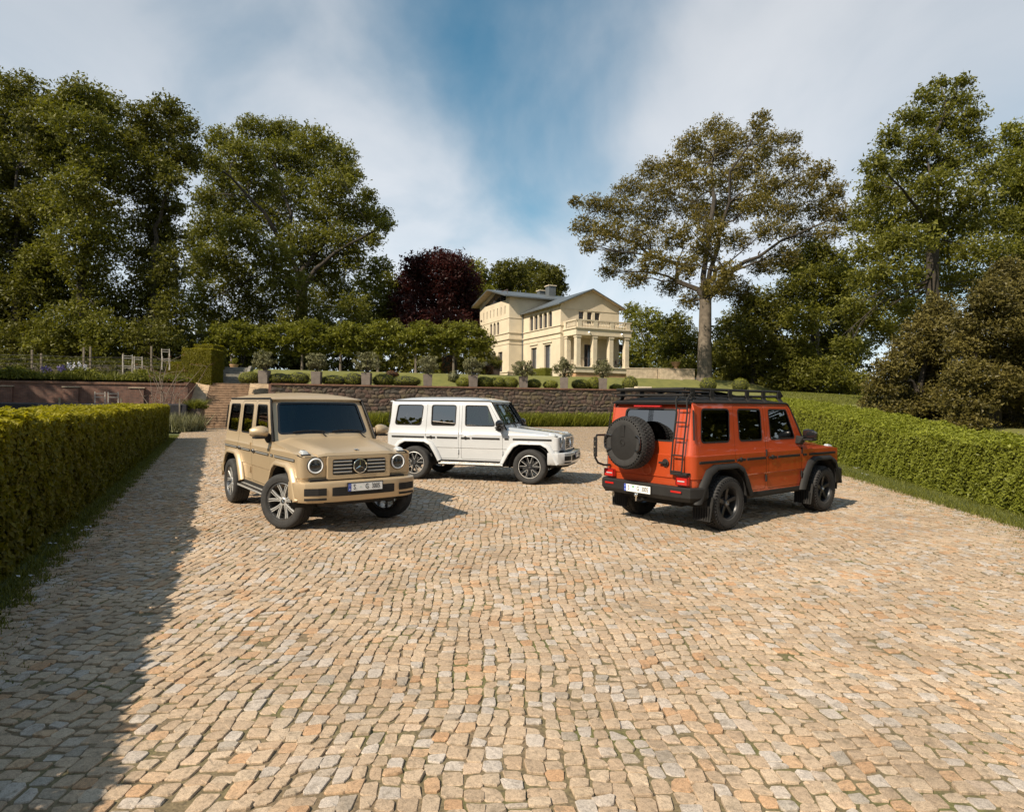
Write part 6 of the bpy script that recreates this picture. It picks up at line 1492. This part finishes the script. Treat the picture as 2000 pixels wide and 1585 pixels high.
# pleached planes in a row on the upper lawn
PX = [(452, 'beside the grey steps'), (520, 'second from the grey steps'), (590, 'third from the grey steps'), (665, 'in the middle of the row'), (738, 'behind the red topiary'), (812, 'second from the villa'), (886, 'reaching in front of the villa corner')]
for i, (u, w_) in enumerate(PX):
    r_ = np.random.default_rng(200 + i); hi = 636 + r_.uniform(-6, 8); b_ = 672 + r_.uniform(-4, 4)
    lob = [(u - 26, hi + 6, 24, 11, .3), (u + 14, hi, 26, 12, -.3), (u - 4, hi + 12, 26, 9, -.8), (u - 28, b_ - 8, 24, 9, -.5), (u + 22, b_ - 6, 28, 10, -.6), (u - 2, b_, 26, 9, .4), (u + 8, b_ + 12, 22, 8, -.2), (u - 26, b_ + 14, 16, 7, .2)]
    if i == 6: lob += [(u + 46, 650, 26, 8, -.5), (u + 62, 668, 24, 8, -.4), (u + 40, 676, 28, 9, 0)]
    tree('pleached_plane', 'flat pleached plane tree ' + w_, 58.5, (u, 727), (u, 690), lob, LF_BRIGHT, M_PLANEBARK, .12, leaf=.24, seed=210 + i, k=2.1, clump=.45, flat=.4, up=.9, group='pleached planes on the upper lawn', per=20, limb_r=.5)
# dark undergrowth beneath the big trees
def thicket(name, label, spans, Y, leafm, seed, leaf=.40, k=1.5, group=None):
    rng = np.random.default_rng(seed); parts = []; p0 = at(spans[0][0], 720, Y); root = thing(name, label, 'shrubbery', (p0[0], p0[1], float(H(p0[0], p0[1]))), 0, group); B = np.array([p0[0], p0[1], float(H(p0[0], p0[1]))]); tw_ = MB()
    for (u, v, ru, rv) in spans:
        Yc = Y + rng.uniform(-3, 3); c = at(u, v, Yc); rx, rz = ru * Yc / CAM_F, rv * Yc / CAM_F; nc = max(5, int(2.2 * k * pi * rx * rz / (leaf * leaf * .31) / 22)); d = unit(rng.normal(size=(nc, 3))) * rng.random((nc, 1)) ** .4
        C = c - B + d * np.array([rx, 1.4, rz]); parts.append(clump_leaves(C, .6, 22, leaf, rng, tri=True)); g = np.array([c[0] - B[0], c[1] - B[1], float(H(c[0], c[1])) - B[2] - .2])
        for q in range(3): branch(tw_, g, C[rng.integers(nc)], .07, .02, rng, n=3, sides=5)
    V, F, A = join(parts); link('leaves', arrays_mesh('leaves', V, F, {'rnd': A}), root, mat=leafm, kind='stuff'); tw_.build('stems', M_BARK, root, kind='stuff')
trg = np.random.default_rng(9)
thicket('thicket', 'dark undergrowth beneath the three tall limes', [(u, 668 + trg.uniform(-14, 14), 44, 34) for u in range(-30, 400, 36)] + [(u, 706, 40, 24) for u in range(-30, 430, 30)], 66, LF_DARK, 301)
thicket('thicket', 'dark undergrowth behind the pleached planes', [(u, 690 + trg.uniform(-8, 8), 36, 30) for u in range(400, 950, 34)] + [(u, 655, 36, 30) for u in range(420, 930, 50)] + [(u, 714, 30, 18) for u in range(400, 940, 26)], 72, LF_DARK, 302)
thicket('thicket', 'woodland edge shrubs behind the lawn and the plane tree', [(u, 735 + trg.uniform(-10, 10), 40, 34) for u in range(1235, 1700, 34)] + [(u, 690, 40, 34) for u in range(1380, 1700, 50)] + [(u, 766, 34, 16) for u in range(1380, 1760, 28)], 80, LF_DARK, 303)


# trees standing around the place, outside the view: they shade the kitchen garden and show in the car windows
def far_tree(label, x, y, hgt, rad_, leafm, seed):
    rng = np.random.default_rng(seed); root = thing('surrounding_tree', label, 'tree', (x, y, 0), 0, 'trees around the place'); MB().tube([(0, 0, -.3), (.1, 0, hgt * .4), (0, 0, hgt * .75)], [.5, .38, .15], 8).build('trunk', M_BARK, root, smooth_angle=60)
    C = unit(rng.normal(size=(420, 3))) * rng.random((420, 1)) ** .35 * np.array([rad_, rad_, hgt * .48]) + np.array([0, 0, hgt * .50]); V, F, A = clump_leaves(C, 1.1, 16, .62, rng); link('crown', arrays_mesh('crown', V, F, {'rnd': A}), root, mat=leafm, kind='stuff')
for k, (x, y, hg, rd, wh) in enumerate(((-40, 30, 17, 5.5, 'shading the brick wall'), (-54, 37, 19, 6.5, 'shading the kitchen garden'), (-34, -22, 9.5, 7, 'behind the hornbeam hedge start'), (-18, -30, 9.5, 7, 'across the drive from the gold car'), (-2, -34, 10, 7, 'across the drive from the white car'), (14, -30, 11, 6, 'across the drive from the orange car'), (28, -22, 13, 6, 'near the drive entrance'), (31, -4, 14, 6, 'beyond the privet hedge start'), (27, 9, 14, 6, 'beside the yews'), (31, 19, 16, 6, 'behind the taller yew'))):
    far_tree('leafy surrounding tree ' + wh, x, y, hg, rd, LF_LIME if k % 2 else LF_DARK, 400 + k)
print('tree leaves', NLEAF)
# ================================================================== kitchen garden above the brick wall, small things
ig = np.random.default_rng(55)
def gpt(u, d): t = t_of(u, d); return wpt(t, d)
gsl = link('garden_soil_shade', arrays_mesh('garden_soil_shade', [(*wpt(t, d), float(hT(d)) + .06) for t in (-90, -60, -30, -1.3) for d in np.linspace(1.3, 36, 80)], [(i * 80 + j, (i + 1) * 80 + j, (i + 1) * 80 + j + 1, i * 80 + j + 1) for i in range(3) for j in range(79)]), kind='structure', mat=M_EARTH)  # dark earth sheet; its colour also stands for shade under the trees
# flower bed on the brick wall
bedroot = thing('flower_bed', 'mixed green flower bed spilling along the top of the brick wall', 'plants', (*gpt(150, 2.2), 3.1), 0)
B0 = np.array([*gpt(150, 2.2), 3.1]); parts = []
C = []
for k in range(520):
    u = ig.uniform(-60, 372); d = ig.uniform(1.5, 4.2); p = gpt(u, d); C.append((p[0], p[1], 3.12 + ig.uniform(.05, .75) * (.6 + .4 * sin(u * .05))))
C = np.array(C) - B0
V, F, A = clump_leaves(C, .32, 34, .16, ig, .8, .6); link('foliage', arrays_mesh('foliage', V, F, {'rnd': A}), bedroot, mat=LF_BRIGHT, kind='stuff')
def bed_blades(k):
    u = ig.uniform(-60, 372, k); return np.array([(*gpt(a, ig.uniform(1.4, 3.5)), 3.1) for a in u]) - B0
V, F, A = blades(2600, bed_blades, .35, .8, ig, w=.03, lean=.3); link('blades', arrays_mesh('blades', V, F, {'rnd': A}), bedroot, mat=LF_GRASS, kind='stuff')
vr = thing('darkening_rows', 'dark leafy rows added to darken the ground behind the wire fence', 'plants', (*gpt(150, 9), 4.0)); V0 = np.array([*gpt(150, 9), 4.0]); C = []  # foliage added only to darken the pale ground behind the fence
for k in range(620):
    p = gpt(ig.uniform(-60, 352), ig.uniform(5.2, 16)); dq = (p - WA) @ WN; C.append((p[0], p[1], float(hT(dq)) + ig.uniform(.1, .55)))
V, F, A = clump_leaves(np.array(C) - V0, .45, 22, .22, ig, .6, .5, tri=True); link('foliage', arrays_mesh('foliage', V, F, {'rnd': A * .6}), vr, mat=LF_DARK, kind='stuff')
# irises: pale and violet
for nm, lab, us, lm_, z0 in (('pale_irises', 'clump of tall pale lavender irises in the flower bed', (133, 138, 143, 152, 156, 165, 168), LF_WHITE, .95), ('violet_irises', 'clump of deep violet irises in the flower bed', (82, 86, 90, 95, 112, 118, 124), LF_VIOLET, .72)):
    p0 = gpt(us[0], 2.4); r0 = thing(nm, lab, 'flowers', (p0[0], p0[1], 3.1)); st = MB(); cs = []
    for u in us:
        p = gpt(u + ig.uniform(-2, 2), 2.4 + ig.uniform(-.4, .4)); q = (p[0] - p0[0], p[1] - p0[1]); zt = z0 + ig.uniform(-.12, .22); st.tube([(*q, 0), (q[0] + .03, q[1], zt)], .012, 4); cs += [(q[0] + .03, q[1], zt + .05), (q[0] + .08, q[1] - .03, zt - .12)]
    st.build('stalks', M_BARK, r0, kind='stuff'); V, F, A = clump_leaves(np.array(cs), .13, 12, .14, ig, 1, .2); link('blooms', arrays_mesh('blooms', V, F, {'rnd': A}), r0, mat=lm_, kind='stuff')
# post and wire fence
M_POST = pmat('weathered post', (.20, .165, .12), .9, var=.2, scale=6)
M_WIRE = pmat('fence wire', (.07, .065, .06), .6, metal=.4, var=0)
fn = thing('wire_fence', 'post and wire fence behind the flower bed under the limes', 'fence', (*gpt(0, 6.5), 3.3), W_ANG)
F0 = t_of(0, 6.5)
tops = []
for u, vt in ((-40, 683), (62, 683), (80, 690), (163, 678), (176, 677), (240, 690), (295, 676), (330, 690)):
    t = t_of(u, 6.5) - F0; hz = at(u, vt, gpt(u, 6.5)[1])[2] - 3.3; MB().box(t - .06, t + .06, -.06, .06, -.4, hz).build('post', M_POST, fn, bevel=.01, seg=1); tops.append((t, hz))
for z in (.35, .7, 1.05, 1.35, 1.65):
    pts = [(t, -.08, min(z, hz - .05) + .03 * sin(t)) for t, hz in tops]; MB().tube(pts, .012, 4).build('wire', M_WIRE, fn)
# folding wooden chairs tilted against the wires, more below by the wall
M_SLAT = pmat('bleached slat', (.42, .38, .32), .8, var=.2, scale=8)
def folded_chair(label, base, h, w, rot, lean, group):
    c = thing('folding_chair', label, 'chair', base, rot, group)
    for x in (-w / 2, w / 2):
        MB().tube([(x, 0, 0), (x, lean * h, h)], .030, 5).build('leg', M_SLAT, c); MB().tube([(x * .85, lean * h * .9, 0), (x * .85, 0, h * .62)], .026, 5).build('leg', M_SLAT, c)
    for z in (.42, .50): MB().box(-w / 2 - .06, w / 2 + .06, lean * h * z - .03, lean * h * z + .02, h * z, h * z + .05).build('seat_slat', M_SLAT, c)
    for z in (.84, .94): MB().box(-w / 2, w / 2, lean * h * z - .02, lean * h * z + .02, h * z, h * z + .05).build('back_slat', M_SLAT, c)
for k, (u, v0, v1, w, wh) in enumerate(((249, 738, 692, .6, 'farthest from the clipped hedge block'), (270, 738, 695, .5, 'in the middle of three above the brick wall'), (324, 722, 680, .5, 'by the clipped hedge block'))):
    Y = gpt(u, 4.6)[1]; p = at(u, v0, Y); folded_chair('tilted bleached folding chair ' + wh, (p[0], p[1], max(3.1, p[2])), (v0 - v1) * Y / CAM_F, w, W_ANG + .25, .35, 'tilted garden chairs')
for k, (u, wh) in enumerate(((196, 'nearer the netted bed below the brick wall'), (222, 'nearer the bare shrub below the brick wall'))):
    p = gpt(u, -.9); folded_chair('bleached folding chair ' + wh, (p[0], p[1], .0), 2.35, .55, W_ANG + .3, .3, 'chairs behind the hornbeam hedge')
# clipped hedge blocks by the steps
Yb = 46.6
for u0, u1, v1, wh, dz in ((355, 412, 681, 'tall square clipped hedge block beside the grey steps', 0), (326, 357, 708, 'lower clipped hedge step joining the tall hedge block', 1.2), (378, 416, 673, 'rounded hedge shoulder behind the tall hedge block', 3.0)):
    a, b = at(u0, 740, Yb + dz), at(u1, 740, Yb + dz); top = at(u0, v1, Yb + dz)[2]; zb_ = 3.0
    hedge('hedge_block', wh, (a[0], a[1]), (1.0, 0.0), (0.0, -1.0), 0, b[0] - a[0], 1.9, lambda s, q=top: q + 0 * s, LF_HORN, .11, 900, 60 + int(u0), rough=.03, droop=.2, zb=lambda s, q=zb_: q + 0 * s, group='clipped blocks by the steps')
# planter with grassy plant at the foot of the steps
pp = ground(379, 838); pp = (pp[0], pp[1] + .2, 0)
planter('tall_planter', 'tall dark bronze planter at the foot of the brick steps', pp, .82, 1.28, M_RUSTBOX, rad(8), taper=1.0)
gpn = thing('potted_grass', 'arching green grassy plant in the tall bronze planter', 'plant', (pp[0], pp[1], 1.29))
V, F, A = blades(900, lambda k: np.c_[ig.normal(size=(k, 2)) * .16, np.zeros(k)], .3, .75, ig, w=.022, lean=.75); link('blades', arrays_mesh('blades', V, F, {'rnd': A}), gpn, mat=LF_GRASS, kind='stuff')
V, F, A = clump_leaves(np.c_[ig.normal(size=(40, 2)) * .3, ig.uniform(0, .35, 40)], .15, 18, .13, ig); link('leaves', arrays_mesh('leaves', V, F, {'rnd': A}), gpn, mat=LF_BRIGHT, kind='stuff')
# strappy plants left of the planter
ps = ground(350, 843); sp_ = thing('strappy_plants', 'pale strappy iris leaves growing beside the bronze planter', 'plants', (ps[0], ps[1], 0))
V, F, A = blades(1500, lambda k: np.c_[ig.uniform(-1.6, .7, k), ig.uniform(-.5, 1.8, k), np.zeros(k)], .5, 1.25, ig, w=.03, lean=.35); link('blades', arrays_mesh('blades', V, F, {'rnd': A}), sp_, mat=LF_OLIVE, kind='stuff')
# bare twiggy shrub against the brick wall
bs = gpt(318, -1.2); bsh = thing('bare_shrub', 'twiggy half-bare shrub with pale branches against the brick wall', 'shrub', (bs[0], bs[1], 0)); mb = MB(); tips = []
for k in range(16):
    a = ig.uniform(-1.5, 1.5); e = np.array([a * 1.9, ig.uniform(-.5, .7), ig.uniform(2.2, 4.6)]); q = branch(mb, (ig.normal() * .15, ig.normal() * .1, -.05), e, .035, .009, ig, bend=.15, n=4, sides=5)
    for j in range(5): s = q[ig.integers(1, 5)]; e2 = s + np.array([ig.normal() * .6, ig.normal() * .3, ig.uniform(.1, .7)]); branch(mb, s, e2, .012, .005, ig, n=2, sides=4); tips.append(e2)
mb.build('branches', pmat('pale twig', (.22, .17, .13), .85, var=.2), bsh, kind='stuff')
V, F, A = clump_leaves(np.array(tips), .2, 7, .08, ig); link('leaves', arrays_mesh('leaves', V, F, {'rnd': A}), bsh, mat=LF_RED, kind='stuff')
# dark netted beds behind the hedge
nb_ = gpt(60, -2.5); nt_ = thing('netted_bed', 'dark netted bed below the brick wall behind the hornbeam hedge', 'bed', (nb_[0], nb_[1], 0), W_ANG)
MB().prism([(-.9, 0), (-.8, 1.55), (.8, 1.62), (.9, 0)], 'x', -8, 8.5).build('net', pmat('black net', (.018, .017, .02), .9, var=.3, scale=4, bump=.3), nt_)
for k in range(6): MB().box(-7.9 + k * 3.2, -7.82 + k * 3.2, -.86, -.78, 0, 1.95).build('pole', M_POST, nt_)
# flower pot by the grey steps
pf = at(457, 725, 56.3); fp = thing('flower_pot', 'terracotta pot with green and white flowers by the grey steps', 'pot', (pf[0], pf[1], pf[2])); MB().lathe([(0, 0), (.24, 0), (.34, .50), (.38, .52), (.38, .62), (.32, .62), (.30, .5), (0, .5)], 18, 'z').build('pot', M_SALMON, fp, smooth_angle=40)
V, F, A = clump_leaves(np.c_[ig.normal(size=(22, 2)) * .22, ig.uniform(.6, 1.1, 22)], .16, 14, .13, ig); link('leaves', arrays_mesh('leaves', V, F, {'rnd': A}), fp, mat=LF_BRIGHT, kind='stuff')
V, F, A = clump_leaves(np.array([(-.2, 0, 1.5), (-.28, .05, 1.05), (.0, 0, 1.35)]), .07, 10, .11, ig); link('blooms', arrays_mesh('blooms', V, F, {'rnd': A}), fp, mat=LF_WHITE, kind='stuff')
# lush day-lily border under the rubble wall
bd = wpt(t_of(850, .5), .5); br_ = thing('lily_border', 'lush green border of strappy leaves under the rubble wall', 'plants', (bd[0], bd[1], 0), W_ANG); tb0 = t_of(850, .5)
link('soil', arrays_mesh('soil', [(t_of(505, .5) - tb0, -.55, .02), (T_END - tb0 - 1, -.55, .02), (T_END - tb0 - 1, .72, .06), (t_of(505, .5) - tb0, .72, .06)], [(0, 1, 2, 3)]), br_, mat=M_EARTH)
def border(k):
    t = ig.uniform(t_of(505, .5), T_END - 6, k) - tb0; return np.c_[t, ig.uniform(-.45, .62, k) + .06 * np.sin(t * 3), np.zeros(k)]
V, F, A = blades(24000, border, .6, 1.3, ig, w=.03, lean=.42); link('blades', arrays_mesh('blades', V, F, {'rnd': A}), br_, mat=LF_PRIVET, kind='stuff')
cb_ = border(420); cb_[:, 2] = ig.uniform(.25, 1.0, 420); V, F, A = clump_leaves(cb_, .28, 16, .15, ig, 1, .6); link('leaves', arrays_mesh('leaves', V, F, {'rnd': A}), br_, mat=LF_PRIVET, kind='stuff')
# bushes on the terrace near the villa
for u, v, ru, rv, Y, lm_, lab in ((951, 726, 13, 13, 72, LF_RED, 'reddish bush beside the villa doors'), (878, 716, 16, 22, 60, LF_RED, 'brownish shrub under the pleached planes'), (886, 740, 10, 11, 56, LF_OLIVE, 'small pale shrub on the grass bank')):
    p = at(u, v + rv, Y); s = Y / CAM_F; boxball('terrace_bush', lab, (p[0], p[1], float(H(p[0], p[1]))), (ru * s, ru * s, rv * s), lm_, .14, 1200, noise=.16)
# fallen white petals on the verges
pt_ = [(ground(u, v)) for u, v in ((1668, 915), (1672, 917), (1677, 916), (1681, 915), (1688, 928), (1692, 930), (106, 1068), (130, 1051), (160, 1042), (168, 1036), (172, 1040), (150, 1036), (48, 1134))]
for i, p in enumerate(pt_):
    pr = link('petal', arrays_mesh('petal', *leaf_arrays(np.zeros((3, 3)) + ig.normal(size=(3, 3)) * [.03, .03, .004], unit(ig.normal(size=(3, 3)) * .3 + [0, 0, 1]), .05, ig), {'rnd': ig.random(12)}), mat=LF_WHITE, label='fallen white petals on the sunny verge' if p[0] > 0 else 'fallen white petals on the shaded verge', category='petals', group='white petals on the verges'); pr.location = (p[0], p[1], .055)
